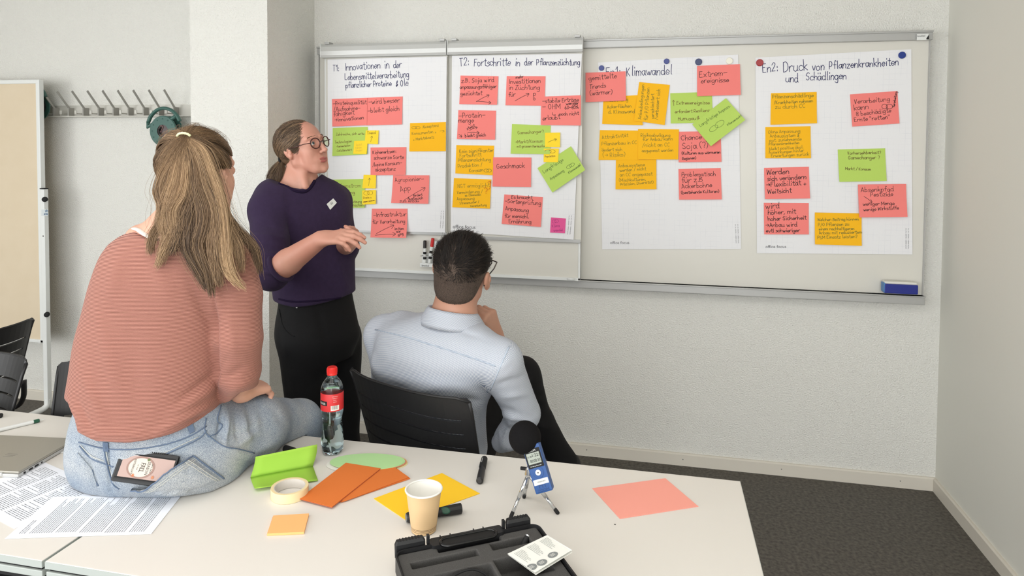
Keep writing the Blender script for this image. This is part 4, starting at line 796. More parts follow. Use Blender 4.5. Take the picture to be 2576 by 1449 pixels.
    for fc, nm in ((fr, 'right'), (fl_, 'left')):
        dv = nrm([.25, .97, 0]); sp = [rc(fc+dv*-.03+UP*-.045, fc+dv*.13+UP*-.058, .045, .036, .02), rc(fc+dv*.13+UP*-.058, fc+dv*.19+UP*-.06, .036, .032, .02), rc(fc, fc+UP*-.03, .045, .048, .02)]
        solid('shoe', sp, .006, M('white_trainer', (222, 220, 214), .6), t, lambda D, lo, h: np.maximum(D, (.004-(lo[2]+np.arange(D.shape[2])*h)[None, None]).astype(np.float32)))
    # skin: head, neck, shoulders, hand (one body)
    hc = pd(502, 434, 1.83); Fh = CF*math.cos(.30)+CR*math.sin(.30); R = axes(Fh, -.02, .02); hp, L = headprims(hc, R, .985, 1.1)
    up_ = [rc(L(0, -.02, -.05), pd(452, 585, 1.80), .056, .062, .03), rc(pd(452, 590, 1.80), pd(360, 606, 1.80), .06, .046, .04), rc(pd(452, 590, 1.80), pd(545, 612, 1.80), .06, .046, .04), rc(pd(452, 590, 1.8), pd(440, 700, 1.8), .07, .08, .04)]
    cr_ = [loft([(c, a-.035, b-.035) for c, a, b in tor[3:-2]], CR, CF, .03), loft([(c, a-.045, b-.045) for c, a, b in pel[1:-3]], CR, CF, .03)]
    hw = pd(606, 986, 1.87); hd, tips = hand(hw, nrm(CF*.92+CR*.36-UP*.12), nrm(-UP-.2*CR), 1, .95, (.7, 1.1, .9), .03, .6)
    fo = [rc(arm[3], hw, .035, .026, .02)]
    body = join_regions('body', [(hp+up_, (hc-[.16, .16, .27], hc+[.18, .16, .16]), .0028), (cr_+[rc(arm[0]-CR*.02, arm[2], .04, .035, .02), rc(arm[2], arm[3], .036, .034, .02)]+up_[1:]+[rc(pd(540, 1100, 1.84), kn, .072, .05), rc(kn, kn2, .045, .045), rc(kn2, fr+UP*.25, .045, .04), rc(fr+UP*.25, fr, .04, .036), rc(pd(330, 1100, 1.92), lk, .075, .05), rc(lk2, fl_, .045, .036)], None, .011), (hd+fo, None, .003)], msk, t)
    eyes(L, .985, R, t)
    # strap of the white top at the shoulder
    V_, Q_ = np.array([v.co[:] for v in body.data.vertices])+np.array(t.location), [tuple(p.vertices) for p in body.data.polygons]; bb_ = tree(V_, Q_)
    nn = [(334, 573), (340, 570), (352, 576), (364, 590), (352, 592), (338, 584)]
    pts, nr = drape(bb_, dens([(340, 577), (352, 579), (366, 588), (380, 596), (400, 603)], 3), .004)
    if len(pts) > 3: mk('top_strap', *tube(pts, .009, 8, flat=.35), M('white_lace', (236, 230, 224), .9, bump=(200, .8, .002)), t, smooth=True)
    # hair
    mh = hairmat('blond_hair', (62, 47, 36), (134, 107, 80), (212, 178, 138)); tie = pd(467, 345, 1.745); _q = (tie-L(0, -.02, .03)) @ R.T; _k = .985*np.array([.083, .103, .09])
    for _d in np.arange(1.60, 1.95, .002):
        _q = (pd(467, 345, _d)-L(0, -.02, .03)) @ R.T
        if np.linalg.norm(_q/_k) < 1.03: break
    tie = pd(467, 345, _d-.006); TD = _d-.006
    cap = [ell(L(0, -.018, .038), np.array([.079, .099, .080])*.985, R, .02), ell(L(0, -.035, -.025), np.array([.068, .07, .055])*.985, R, .03), ell(L(0, .085, -.035), np.array([.09, .075, .078])*.985, R, .012, 's'), ell(L(0, .115, .03), np.array([.065, .045, .05])*.985, R, .012, 's'),
           ell(L(.086, .004, -.012), (.024, .03, .036), R, .01, 's'), ell(L(-.086, .004, -.012), (.024, .03, .036), R, .01, 's')]
    hb, hV, hQ = solid('hair_base', cap, .004, M('hair_base', (104, 82, 60), .6), t, rel=2)
    P, th = scalp(L, R, .985, tie, 6600, zf=.28)
    sh = np.clip(.36+.17*RNG.standard_normal(len(th))+.14*np.sin(th*11), 0, 1); strands('scalp_hair', P, .00075, mh, t, sh, .8)
    T0 = (467, 345, TD-.004)
    gd = [[T0, (440, 380, 1.705), (409, 439, 1.69), (398, 483, 1.685), (409, 519, 1.68), (401, 563, 1.68), (383, 595, 1.675), (374, 652, 1.675)],
          [T0, (446, 400, 1.70), (431, 460, 1.685), (416, 513, 1.68), (411, 557, 1.675), (419, 601, 1.675), (404, 645, 1.67), (388, 684, 1.67)],
          [T0, (462, 420, 1.69), (457, 471, 1.675), (449, 498, 1.67), (429, 530, 1.67), (431, 572, 1.67), (419, 607, 1.67), (403, 656, 1.67)],
          [T0, (470, 409, 1.695), (474, 483, 1.68), (458, 542, 1.675), (448, 580, 1.67), (440, 618, 1.67), (424, 650, 1.67)],
          [T0, (478, 409, 1.695), (480, 483, 1.68), (466, 542, 1.675), (470, 586, 1.672), (471, 631, 1.67), (499, 690, 1.665), (523, 742, 1.66)],
          [T0, (485, 409, 1.695), (494, 468, 1.68), (512, 527, 1.675), (510, 572, 1.67), (497, 620, 1.67), (520, 690, 1.665), (536, 762, 1.66)],
          [T0, (494, 392, 1.70), (512, 450, 1.685), (532, 510, 1.68), (540, 565, 1.675), (534, 620, 1.67), (546, 690, 1.665), (556, 735, 1.665)],
          [T0, (504, 372, 1.715), (524, 428, 1.695), (541, 483, 1.685), (552, 542, 1.68), (560, 601, 1.675), (570, 672, 1.67), (592, 712, 1.67), (626, 738, 1.675)],
          [T0, (510, 376, 1.72), (534, 446, 1.71), (549, 513, 1.70), (570, 572, 1.70), (592, 616, 1.70), (604, 668, 1.70), (606, 700, 1.70)],
          [T0, (516, 380, 1.735), (538, 450, 1.74), (553, 525, 1.74), (585, 572, 1.735), (630, 616, 1.735), (648, 656, 1.735), (658, 705, 1.74)]]
    P, X, o2, lk_ = locks(gd, 8600, .0165, [1, 1, 1, 1.2, 1.3, 1.2, 1.2, 1.1, 1, .9], depth=.024, fillfrac=.3)
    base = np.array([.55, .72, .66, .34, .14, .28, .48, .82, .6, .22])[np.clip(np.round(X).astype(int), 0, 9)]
    shd = np.clip(np.where(lk_ > 0, base+.15*RNG.standard_normal(len(X))-.22*o2, .2+.1*RNG.standard_normal(len(X))), 0, 1)  # filler and deeper strands darkened: shade between locks put into the colour
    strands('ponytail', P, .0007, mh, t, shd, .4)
    P, X, o2, lk_ = locks(gd, 240, .05, wave=.010, depth=-.01, step=1, fillfrac=.1); strands('stray_hair', P, .0003, mh, t, RNG.uniform(.35, .8, len(X)), .5)
    n = 500; P, th = scalp(L, R, .985, tie, n, lift=.016, inner=.9); strands('stray_hair', P, .00028, mh, t, RNG.uniform(.3, .7, n), .5)
    ring_ = [tie-CF*.008+(CR*math.cos(a)*.017+UP*math.sin(a)*.010)+CF*(-.006*math.sin(a)) for a in np.linspace(.25, math.pi-.25, 14)]
    lips(L, R, .985, t, M('pale_lips', (190, 112, 104), .5))
    mk('hair_tie', *tube(ring_, [.0028+.0008*(k % 2) for k in range(14)], 8), M('pale_hair_tie', (222, 222, 178), .8), t, smooth=True)
    return t, bj
pw1, bvh_jeans = woman_on_table()
# ------------------------------------------------------------------ standing woman
def standing_woman():
    Z2 = 1.174; d0 = 2.3; K = lambda u, v, d=d0: pd(u, v, d*Z2); g_rc, g_loft = globals()['rc'], globals()['loft']
    def rc(a, b, ra, rb, k=.02): return g_rc(a, b, ra*Z2, rb*Z2, k)
    def loft(st, S, F, k=.02, n=2.3): return g_loft([(c, a*Z2, b*Z2) for c, a, b in st], S, F, k, n)
    a0 = math.radians(48); Fb = CR*math.cos(a0)-CF*math.sin(a0); Sb = np.cross(UP, Fb)
    root = K(790, 800)*[1, 1, 0]; t = thing('person', root, 'woman in dark purple sweater and glasses standing at the board with clasped hands', 'person')
    msk = skin('flushed_skin', (208, 158, 138), (190, 128, 110))
    def st(v, u, a, b): return (K(u, v), a, b)
    tor = [st(428, 760, .052, .046), st(444, 760, .078, .056), st(460, 762, .118, .070), st(490, 764, .152, .088), st(530, 768, .158, .104), st(580, 776, .146, .108), st(640, 784, .140, .110), st(700, 790, .138, .112), st(745, 793, .134, .112), st(775, 794, .128, .106)]
    sh = K(676, 528, 2.2); el = K(684, 688, 2.08); wr = K(806, 602, 2.02); shl = K(838, 505, 2.42); ell_ = K(866, 618, 2.36); wl = K(878, 612, 2.1)
    cuffd = nrm(wr-el)
    sw = [loft(tor, Sb, Fb, .02, 2.35), rc(K(690, 500, 2.24), sh, .062, .062, .04), rc(sh, K(681, 610, 2.13), .061, .0565, .02), rc(K(681, 610, 2.13), el, .0565, .052, .01), rc(el, el+cuffd*.012, .052, .050, .012)]
    sw += [rc(K(822, 492, 2.4), shl, .055, .06, .04), rc(shl, ell_, .058, .05, .02), rc(ell_, ell_+(wl-ell_)*.2, .05, .046, .01)]
    nb = [(lat(u, 2.25*Z2), float(K(u, v, 2.22)[2])) for u, v in ((640, 430), (684, 452), (700, 458), (716, 464), (740, 472), (764, 476), (780, 468), (790, 452), (797, 438), (830, 420))]
    hem = [hpx(u, v, 2.25*Z2) for u, v in ((600, 752), (700, 757), (760, 762), (840, 752), (900, 742))]
    fl = [(640, 590, 720, 600, 6, .006), (650, 618, 722, 632, 7, -.005), (655, 640, 722, 640, 6, .006), (658, 660, 715, 668, 7, -.005), (662, 684, 712, 690, 6, .006), (726, 560, 736, 640, 8, -.008), (722, 530, 745, 600, 10, -.004), (742, 620, 800, 690, 14, .004),
          (730, 640, 738, 730, 10, .004), (840, 640, 870, 720, 10, .004), (700, 700, 760, 740, 10, -.003), (880, 720, 850, 745, 8, .004), (855, 560, 868, 620, 8, .005), (760, 500, 770, 560, 20, -.003), (645, 560, 700, 575, 8, -.004), (700, 480, 720, 540, 12, .003)]
    V, Q = mesher(sw, *bounds(sw), .0042, both(zcut(nb, below=False), zcut(hem))); V = relax(V, Q, 3); V = wob(V, Q, .0022, 34, 8); V = folds(V, Q, fl)
    m_sw = M('purple_knit', (50, 39, 62), .92, bump=(700, .7, .0012), var=(60, (58, 46, 72), .8), spec=.1, sheen=.05); o = mk('sweater', V, Q, m_sw, t, smooth=True); bs = tree(V, Q)
    cu = el+cuffd*.047; ca = nrm(np.cross(cuffd, UP)); cb = np.cross(cuffd, ca)
    mk('cuff', *tube([cu+(ca*math.cos(a)+cb*math.sin(a))*.0515 for a in np.linspace(0, 2*np.pi, 26, endpoint=False)], .0095, 8, closed=True), m_sw, t, smooth=True)
    m_band = M('purple_rib_band', (36, 26, 50), .92, bump=(500, .8, .002), spec=.1)
    for P in ([(700, 462), (722, 470), (742, 480), (764, 483), (779, 474), (790, 458), (797, 444)],): seam('neckband', bs, P, .0062, m_band, t, .0)
    seam('hem_band', bs, [(702, 752), (740, 759), (800, 756), (850, 750), (884, 742)], .004, m_band, t, 0)
    # trousers
    pel = [st(735, 794, .118, .096), st(770, 796, .124, .100), st(810, 798, .134, .106), st(850, 804, .136, .108), st(900, 808, .10, .085)]
    h1, k1, f1 = K(766, 850, 2.24), K(772, 1130, 2.26), K(770, 1400, 2.3); h2, k2, f2 = K(850, 850, 2.4), K(868, 1120, 2.42), K(870, 1380, 2.46); f1[2] = f2[2] = .09
    m_tr = M('black_trousers', (17, 17, 19), .8, bump=(350, .5, .001), spec=.25)
    tr = [loft(pel, Sb, Fb, .02, 2.4), rc(h1, k1, .084, .050, .05), rc(k1, f1, .05, .045, .02), rc(h2, k2, .084, .050, .03), rc(k2, f2, .050, .045, .02)]
    flt = [(700, 820, 740, 850, 8, -.004), (712, 860, 722, 900, 8, .005), (730, 930, 740, 1000, 8, .005), (800, 780, 830, 900, 10, -.004), (905, 850, 915, 900, 8, .004)]
    V, Q = mesher(tr, *bounds(tr), .0065, lambda D, lo, h: np.maximum(D, (.06-(lo[2]+np.arange(D.shape[2])*h)[None, None]).astype(np.float32))); V = relax(V, Q, 2); V = wob(V, Q, .003, 30, 2); V = folds(V, Q, flt); j = mk('trousers', V, Q, m_tr, t, smooth=True); bt = tree(V, Q)
    seam('pocket_seam', bt, [(703, 778), (712, 820), (730, 842), (742, 846)], .0018, m_tr, j, .001); p, _ = drape(bt, [(747, 773)], .002)
    if len(p): mk('rivet', *lathe([(.0001, -.0015), (.003, -.001), (.004, .001)], p[0], 12, -_[0]), m_alu, j)
    for fc in (f1, f2): solid('shoe', [rc(fc-Fb*.03+UP*-.045, fc+Fb*.12+UP*-.055, .043, .034, .02), rc(fc+Fb*.12+UP*-.055, fc+Fb*.17+UP*-.058, .034, .03, .02), rc(fc, fc-UP*.03, .044, .045, .02)], .006, m_rubber, t, lambda D, lo, h: np.maximum(D, (.004-(lo[2]+np.arange(D.shape[2])*h)[None, None]).astype(np.float32)))
    # head
    th_ = math.radians(27); Fh = CR*math.cos(th_)-CF*math.sin(th_); hc = K(760, 373, 2.27); R = axes(Fh, .20, .14); hs = .95; hp, L = headprims(hc, R, hs, 1.0)
    nk = [rc(L(0, -.026, -.04), K(755, 455, 2.29), .038, .041, .014), rc(K(750, 462, 2.29), K(700, 490, 2.25), .038, .028, .03), rc(K(750, 462, 2.29), K(815, 484, 2.38), .038, .028, .03), rc(K(755, 455, 2.29), K(770, 520, 2.29), .058, .075, .03),
          rc(L(.03, .0, -.05), K(768, 470, 2.23), .010, .010, .02)]
    hR, tR = hand(wr, nrm(K(888, 590, 1.97)-wr), nrm(K(870, 640, 2.03)-K(860, 570, 2.0)+CF*.03), 1, .98, ((.22, .40, .30), (.28, .42, .30), (.34, .5, .36), (.42, .6, .4)), .012, .7)
    hL, tL = hand(wl, nrm(K(893, 612, 1.99)-wl+UP*.0), nrm(-CR*.6+UP*.5), -1, .94, ((.9, 1.1, .7), (.95, 1.2, .7), (1.0, 1.2, .8), (1.0, 1.2, .8)), .02, .9)
    foreR = [rc(el, el+(wr-el)*.35, .041, .040, .01), rc(el+(wr-el)*.35, wr, .040, .0255, .01)]; foreL = [rc(ell_, wl, .036, .025, .01)]
    cr_ = [loft([(c, a-.03, b-.03) for c, a, b in tor[3:]], Sb, Fb, .03), loft([(c, a-.03, b-.03) for c, a, b in pel], Sb, Fb, .03), rc(K(690, 500, 2.24), sh, .04, .04), rc(sh, el, .04, .038), rc(K(822, 492, 2.4), shl, .035, .038), rc(shl, ell_, .038, .036), rc(h1, k1, .06, .035), rc(k1, f1, .035, .03), rc(h2, k2, .06, .035), rc(k2, f2, .035, .03)]
    join_regions('body', [(hp+nk, (hc-[.15, .15, .24], hc+[.16, .16, .15]), .002), (cr_+nk[1:], None, .012), (foreR+hR+[p for p in hL]+foreL, None, .0026)], msk, t)
    eyes(L, hs, R, t, (.0, 1, .12))
    m_lip = M('lips', (172, 96, 90), .45)
    lips(L, R, hs, t, m_lip)
    for sg in (1, -1):
        P = np.stack([np.linspace(L(sg*.014, .0985, .032), L(sg*.047, .083, .030), 7)+RNG.normal(0, .0022, 3)*[0, 0, 1] for _ in range(46)]); P[:, 3] += UP*.002
        strands('eyebrow', P+RNG.normal(0, .0006, P.shape), .0005, hairmat('brow', (110, 80, 56), (130, 96, 70), (150, 112, 80)), t, None, .6)
    # glasses
    gl = []; m_gl = M('tortoise_frame', (66, 32, 26), .25); gm = bpy.data.materials.new('spectacle_lens'); gm.use_nodes = True; b = gm.node_tree.nodes['Principled BSDF']; b.inputs['Transmission Weight'].default_value = 1; b.inputs['Roughness'].default_value = .02; b.inputs['IOR'].default_value = 1.05; b.inputs['Alpha'].default_value = .25
    lf = {}
    for sg in (1, -1):
        c = (sg*.032, .109, .003); pts = [L(c[0]+.0225*math.cos(a)*(1 if math.sin(a) > 0 else .93), c[1]-.010*((c[0]+.0225*math.cos(a))/.055)**2, c[2]+.0200*math.sin(a)+.002*(math.sin(a) > .3)) for a in np.linspace(0, 2*np.pi, 28, endpoint=False)]
        gl.append(tube(pts, .0022, 6, closed=True)); lf[sg] = pts
        gl.append(tube([L(sg*.0545, .1, .008), L(sg*.068, .095, .009), L(sg*.076, .085, .010), L(sg*.079, .04, .007), L(sg*.080, .0, .010), L(sg*.080, -.018, -.004), L(sg*.078, -.026, -.02)], .0018, 6))
    gl.append(tube([L(-.010, .110, .006), L(0, .115, .009), L(.010, .110, .006)], .0018, 6))
    g = mk('glasses', *multi(gl), m_gl, t, smooth=True)
    for sg in (1, -1): mk('lens', lf[sg], [tuple(range(28))], gm, g)
    # hair drawn back into a low ponytail
    mh = hairmat('ash_blond_hair', (58, 46, 38), (104, 84, 66), (172, 142, 108)); tie = K(708, 401, 2.27)
    cap = [ell(L(0, -.018, .040), np.array([.077, .097, .077])*hs, R, .02), ell(L(0, -.045, -.02), np.array([.062, .064, .05])*hs, R, .03), ell(L(0, .090, -.04), np.array([.1, .075, .085])*hs, R, .012, 's'), ell(L(0, .118, .028), np.array([.064, .048, .050])*hs, R, .014, 's'),
           ell(L(.088, .01, -.02), (.022, .034, .036), R, .01, 's'), ell(L(-.088, .01, -.02), (.022, .034, .036), R, .01, 's')]
    solid('hair_base', cap, .004, M('hair_base', (96, 74, 54), .6), t, rel=2)
    P, th = scalp(L, R, hs, tie, 8500, zf=.34, zside=.10, zback=-.6, rad0=(.0815, .102, .0895), lift=.004); sh_ = np.clip(.42+.2*np.sin(th*13)+.16*RNG.standard_normal(len(th)), 0, 1); strands('scalp_hair', P, .00062, mh, t, sh_, .8)
    T0 = (708, 401, 2.27*Z2); gd = [[T0, (692, 418, 2.26*Z2), (681, 436, 2.26*Z2), (676, 450, 2.26*Z2), (682, 462, 2.26*Z2)], [T0, (697, 420, 2.25*Z2), (686, 440, 2.24*Z2), (684, 455, 2.24*Z2), (690, 466, 2.25*Z2)], [T0, (703, 420, 2.25*Z2), (698, 440, 2.24*Z2), (696, 455, 2.24*Z2), (694, 466, 2.25*Z2)], [T0, (709, 418, 2.26*Z2), (710, 436, 2.25*Z2), (707, 450, 2.25*Z2), (700, 462, 2.26*Z2)]]
    P, X, o2, _k = locks(gd, 2200, .014, depth=.02, wave=.002, step=4); strands('ponytail', P, .00062, mh, t, np.clip(.42+.2*RNG.standard_normal(len(X))-.1*o2, 0, 1), .5)
    mk('hair_tie', *tube([tie+R[1]*0+(R[0]*math.cos(a)+R[2]*math.sin(a))*.013 for a in np.linspace(0, 2*np.pi, 16, endpoint=False)], .004, 8, closed=True), m_rubber, t, smooth=True)
    # name badge pinned to the sweater
    cs = [(821, 514), (837, 500), (846, 511), (830, 528)]; X, Nn = drape(bs, cs, .004); n_ = nrm(Nn.mean(0))
    if len(X) == 4:
        bdg = mk('name_badge', *prism(X, n_, .002), m_white, t, recalc=True); e = nrm(X[1]-X[0]); 
        for k, s_ in enumerate(('Name', 'Vorname')): c = X.mean(0)+n_*.0004+(X[0]-X[3])*(.12-.22*k); printed('print', ('lll lll', 'lllll')[k], c-e*.006, c+e*.006, X[0]-X[3], m_print, bdg, .6)
standing_woman()
# ------------------------------------------------------------------ seated man
def seated_man():
    Z3 = 1.06; d0 = 2.13; K = lambda u, v, d=d0: pd(u, v, d*Z3); g_rc, g_loft = globals()['rc'], globals()['loft']
    def rc(a, b, ra, rb, k=.02): return g_rc(a, b, ra*Z3, rb*Z3, k)
    def loft(st, S, F, k=.02, n=2.3): return g_loft([(c, a*Z3, b*Z3) for c, a, b in st], S, F, k, n)
    Fb = nrm(CR*.47+CF*.88); Sb = nrm(np.cross(UP, Fb))
    t = thing('person', K(1090, 1100, 2.2)*[1, 1, 0], 'man with short dark hair in light blue checked shirt sitting with hand at chin', 'person')
    msk = skin('tan_skin', (192, 148, 126), (176, 126, 104))
    def st(v, u, a, b, d=d0): return (K(u, v, d), a, b)
    tor = [st(790, 1132, .070, .064, 2.12), st(798, 1122, .10, .074), st(810, 1108, .145, .086), st(826, 1098, .176, .096), st(850, 1092, .200, .106), st(890, 1092, .212, .118), st(940, 1086, .214, .120, 2.16), st(1000, 1078, .208, .116, 2.215), st(1060, 1082, .198, .114, 2.265), st(1110, 1092, .194, .112, 2.30), st(1160, 1100, .188, .112, 2.31)]
    sh = K(1256, 908, 2.02); el = K(1314, 1038, 2.1); wr = K(1246, 848, 2.27); shl = K(968, 842, 2.27); ell_ = K(985, 1010, 2.36); wl = K(1180, 1075, 2.42)
    shp = [loft(tor, Sb, Fb, .02, 2.4), rc(K(1205, 888, 2.06), sh, .070, .066, .04), rc(sh, el, .066, .055, .02), rc(el, el+(wr-el)*.16, .053, .047, .01), rc(K(1010, 830, 2.24), shl, .065, .063, .04), rc(shl, ell_, .062, .055, .03), rc(ell_, wl, .052, .04, .02),
           rc(K(1306, 1052, 2.13), K(1280, 1096, 2.16), .050, .040, .02), rc(K(1280, 1096, 2.16), K(1262, 1112, 2.18), .040, .030, .02)]
    fl = [(960, 1000, 1110, 975, 12, .005), (950, 960, 1080, 1000, 10, -.004), (1000, 1010, 1200, 1030, 10, .005), (930, 880, 945, 940, 8, .004), (1050, 960, 1200, 985, 16, .004), (1150, 1000, 1222, 1012, 8, -.005), (1226, 960, 1240, 1010, 8, .006), (1232, 1020, 1300, 1040, 10, -.006), (1250, 1040, 1330, 1060, 8, .007), (1260, 1070, 1320, 1082, 7, -.006), (1255, 1000, 1330, 990, 9, .005), (1245, 970, 1310, 950, 9, -.005), (1250, 930, 1290, 900, 9, .004),
          (1290, 1050, 1262, 1120, 6, .008), (1310, 1060, 1284, 1122, 6, -.007), (1225, 1040, 1235, 1110, 7, .007), (1240, 1060, 1252, 1120, 6, -.006), (1210, 1030, 1222, 1100, 6, -.005), (1000, 830, 1100, 860, 14, .003), (1120, 850, 1200, 880, 14, .003), (925, 930, 960, 1000, 8, -.004), (1150, 830, 1210, 850, 8, -.003)]
    nb = [(lat(u, 2.12), float(K(u, v, 2.12)[2])) for u, v in ((1000, 740), (1060, 765), (1100, 775), (1150, 782), (1200, 800), (1260, 800))]
    V, Q = mesher(shp, *bounds(shp), .0042); V = relax(V, Q, 3); V = wob(V, Q, .0024, 30, 4); V = folds(V, Q, fl)
    # checked cloth: fine crossing lines
    m = bpy.data.materials.new('blue_check_cotton'); m.use_nodes = True; nt = m.node_tree; Lk = nt.links; b = nt.nodes['Principled BSDF']; b.inputs['Roughness'].default_value = .85; b.inputs['Specular IOR Level'].default_value = .2
    hs_ = []
    for nm, fq in (('rib', .0029), ('rib2', .0029)):
        at = node(nt, 'ShaderNodeAttribute', attribute_name=nm); mu = node(nt, 'ShaderNodeMath', operation='MULTIPLY'); mu.inputs[1].default_value = 2*math.pi/fq; si = node(nt, 'ShaderNodeMath', operation='SINE'); gt = node(nt, 'ShaderNodeMapRange'); gt.inputs['From Min'].default_value = .0; gt.inputs['From Max'].default_value = .8
        Lk.new(at.outputs['Fac'], mu.inputs[0]); Lk.new(mu.outputs[0], si.inputs[0]); Lk.new(si.outputs[0], gt.inputs['Value']); hs_.append(gt)
    ad = node(nt, 'ShaderNodeMath', operation='MULTIPLY_ADD'); ad.inputs[1].default_value = .45; Lk.new(hs_[1].outputs[0], ad.inputs[0]); Lk.new(hs_[0].outputs[0], ad.inputs[2]); r = node(nt, 'ShaderNodeValToRGB'); r.color_ramp.elements[0].color = (*lin((216, 219, 224)), 1); r.color_ramp.elements[1].color = (*lin((128, 140, 162)), 1); r.color_ramp.elements[1].position = 1.0; r.color_ramp.elements[0].position = .1
    Lk.new(ad.outputs[0], r.inputs[0]); Lk.new(r.outputs[0], b.inputs['Base Color'])
    tc = node(nt, 'ShaderNodeTexCoord'); no = node(nt, 'ShaderNodeTexNoise'); no.inputs['Scale'].default_value = 46; no.inputs['Detail'].default_value = 3; bp = node(nt, 'ShaderNodeBump'); bp.inputs['Distance'].default_value = .004; bp.inputs['Strength'].default_value = .35; Lk.new(tc.outputs['Object'], no.inputs[0]); Lk.new(no.outputs['Fac'], bp.inputs['Height']); Lk.new(bp.outputs[0], b.inputs['Normal'])
    o = mk('shirt', V, Q, m, t, smooth=True); bs = tree(V, Q); u, v, d = pix(V); onarm = np.clip((u-(1280-(v-873)*.43)+1)/2, 0, 1)*(v > 860); ax = nrm(el-sh); ax2 = nrm(np.cross(ax, CF))
    fattr(o, 'rib', (V[:, 2]*.85+.6*(V @ Fb))*(1-onarm)+(V @ ax)*onarm); fattr(o, 'rib2', (V @ Sb)*(1-onarm)+(V @ ax2)*onarm)
    m_se = M('shirt_seam', (178, 190, 206), .9)
    for P in ([(944, 829), (1020, 848), (1100, 872), (1180, 898), (1247, 921)], [(1281, 871), (1268, 901), (1247, 950), (1225.5, 1000), (1220, 1012)]): seam('seam', bs, P, .0019, m_se, o, .0006)
    # collar: a folded band around the neck
    nc = K(1139, 800, 2.125); rows = []
    for k, (hh, rr) in enumerate(((.0, .0), (.040, .002), (.044, .008), (.036, .014), (.006, .032), (-.010, .040), (-.008, .036))):
        for a in np.linspace(-2.7, 2.7, 44):
            dirv = -Fb*math.cos(a)+Sb*math.sin(a); drop = -.030*(1-math.cos(a))*.5; rows.append(nc+dirv*(.072+rr)*1.02+UP*(hh+drop+.006*math.sin(a)))
    n_ = 44; F = [(i*n_+k, i*n_+k+1, (i+1)*n_+k+1, (i+1)*n_+k) for i in range(6) for k in range(n_-1)]
    c = mk('collar', rows, F, m, t, smooth=True); Vc = np.array(rows); fattr(c, 'rib', Vc[:, 2]*.85+.6*(Vc @ Fb)); fattr(c, 'rib2', Vc @ Sb)
    # trousers with the right leg crossed
    m_tr = bpy.data.materials['black_trousers']; kn = K(1312, 944, 2.56); an = K(1432, 1180, 2.66)
    tr = [loft([st(1090, 1100, .15, .10, 2.30), st(1130, 1105, .175, .11, 2.3), st(1170, 1110, .18, .115, 2.31), st(1210, 1110, .175, .12, 2.32), st(1225, 1110, .15, .1, 2.33)], Sb, Fb, .03, 2.4), rc(K(1185, 1110, 2.32), kn, .088, .068, .04), rc(kn, K(1352, 1060, 2.6), .067, .06, .03), rc(K(1352, 1060, 2.6), an, .06, .05, .02)]
    k2 = K(1130, 1110, 2.72); f2 = k2+Fb*.05; f2[2] = .1; tr += [rc(K(1050, 1120, 2.38), k2, .088, .066, .04), rc(k2, f2, .062, .05, .03)]
    solid('trousers', tr, .0065, m_tr, t, rel=2, wb_=(.003, 30, 6), fl=[(1310, 1000, 1370, 1010, 8, .005), (1330, 1060, 1390, 1080, 9, .005)])
    dirs = nrm(CR*.9-UP*.25+CF*.2); solid('shoe', [rc(an-UP*.02, an+dirs*.14-UP*.03, .045, .036, .02), rc(an, an+UP*.02, .045, .045, .01)], .005, m_rubber, t, rel=1)
    solid('shoe', [rc(f2-UP*.045, f2+Fb*.14-UP*.055, .045, .036, .02), rc(f2, f2-UP*.03, .045, .045, .01)], .006, m_rubber, t, lambda D, lo, h: np.maximum(D, (.004-(lo[2]+np.arange(D.shape[2])*h)[None, None]).astype(np.float32)))
    # head, looking up to the right
    ay = math.radians(17); Fh = CF*math.cos(ay)+CR*math.sin(ay); hc = K(1163, 682, 2.135); R = axes(Fh, .22, .21); hs = 1.11; hp, L = headprims(hc, R, hs, 1.05, True)
    nk = [rc(L(0, -.03, -.045), K(1142, 800, 2.13), .063, .066, .03), rc(K(1142, 800, 2.13), K(1120, 880, 2.13), .07, .11, .03), rc(K(1142, 805, 2.13), K(1070, 850, 2.16), .05, .04, .03), rc(K(1142, 805, 2.13), K(1195, 870, 2.1), .05, .03, .03)]
    hR, tR = hand(wr, nrm(K(1222, 778, 2.22)-wr), nrm(-CR*.8+CF*.55), 1, 1.10, ((1.0, 1.3, .8), (1.05, 1.35, .8), (1.1, 1.35, .8), (1.15, 1.3, .8)), .02, .8)
    hL, _ = hand(wl, nrm(CR*.8+CF*.3), nrm(-UP), -1, 1.0, (.5, .8, .5), .04, .4)
    cr_ = [loft([(c_, a-.035, b-.035) for c_, a, b in tor[3:]], Sb, Fb, .03), rc(sh, el, .045, .042), rc(shl, ell_, .045, .042), rc(K(1185, 1110, 2.32), kn, .06, .045), rc(kn, an, .045, .032), rc(K(1050, 1120, 2.38), k2, .06, .045), rc(k2, f2, .042, .035)]
    join_regions('body', [(hp+nk, (hc-[.16, .16, .22], hc+[.16, .17, .16]), .003), (cr_+nk[1:], None, .012), (hR+[rc(el, el+(wr-el)*.4, .043, .041, .01), rc(el+(wr-el)*.4, wr, .041, .029, .01)], None, .003), (hL+[rc(ell_, wl, .04, .029)], None, .006)], msk, t)
    eyes(L, hs, R, t)
    # short hair, whorl on the crown
    mh = hairmat('dark_brown_hair', (18, 15, 14), (36, 30, 27), (72, 60, 52), .45); cc = L(0, -.018, .035); rad = np.array([.081, .100, .088])*hs
    cap = [ell(cc, rad*.99, R, .02), ell(L(0, -.045, -.03), np.array([.064, .06, .062])*hs, R, .03), ell(L(0, .09, -.03), np.array([.1, .075, .085])*hs, R, .012, 's'), ell(L(0, .115, .03), np.array([.068, .052, .05])*hs, R, .014, 's'),
           ell(L(.094, .004, -.010), (.030, .034, .042), R, .006, 's'), ell(L(-.094, .004, -.010), (.030, .034, .042), R, .006, 's')]
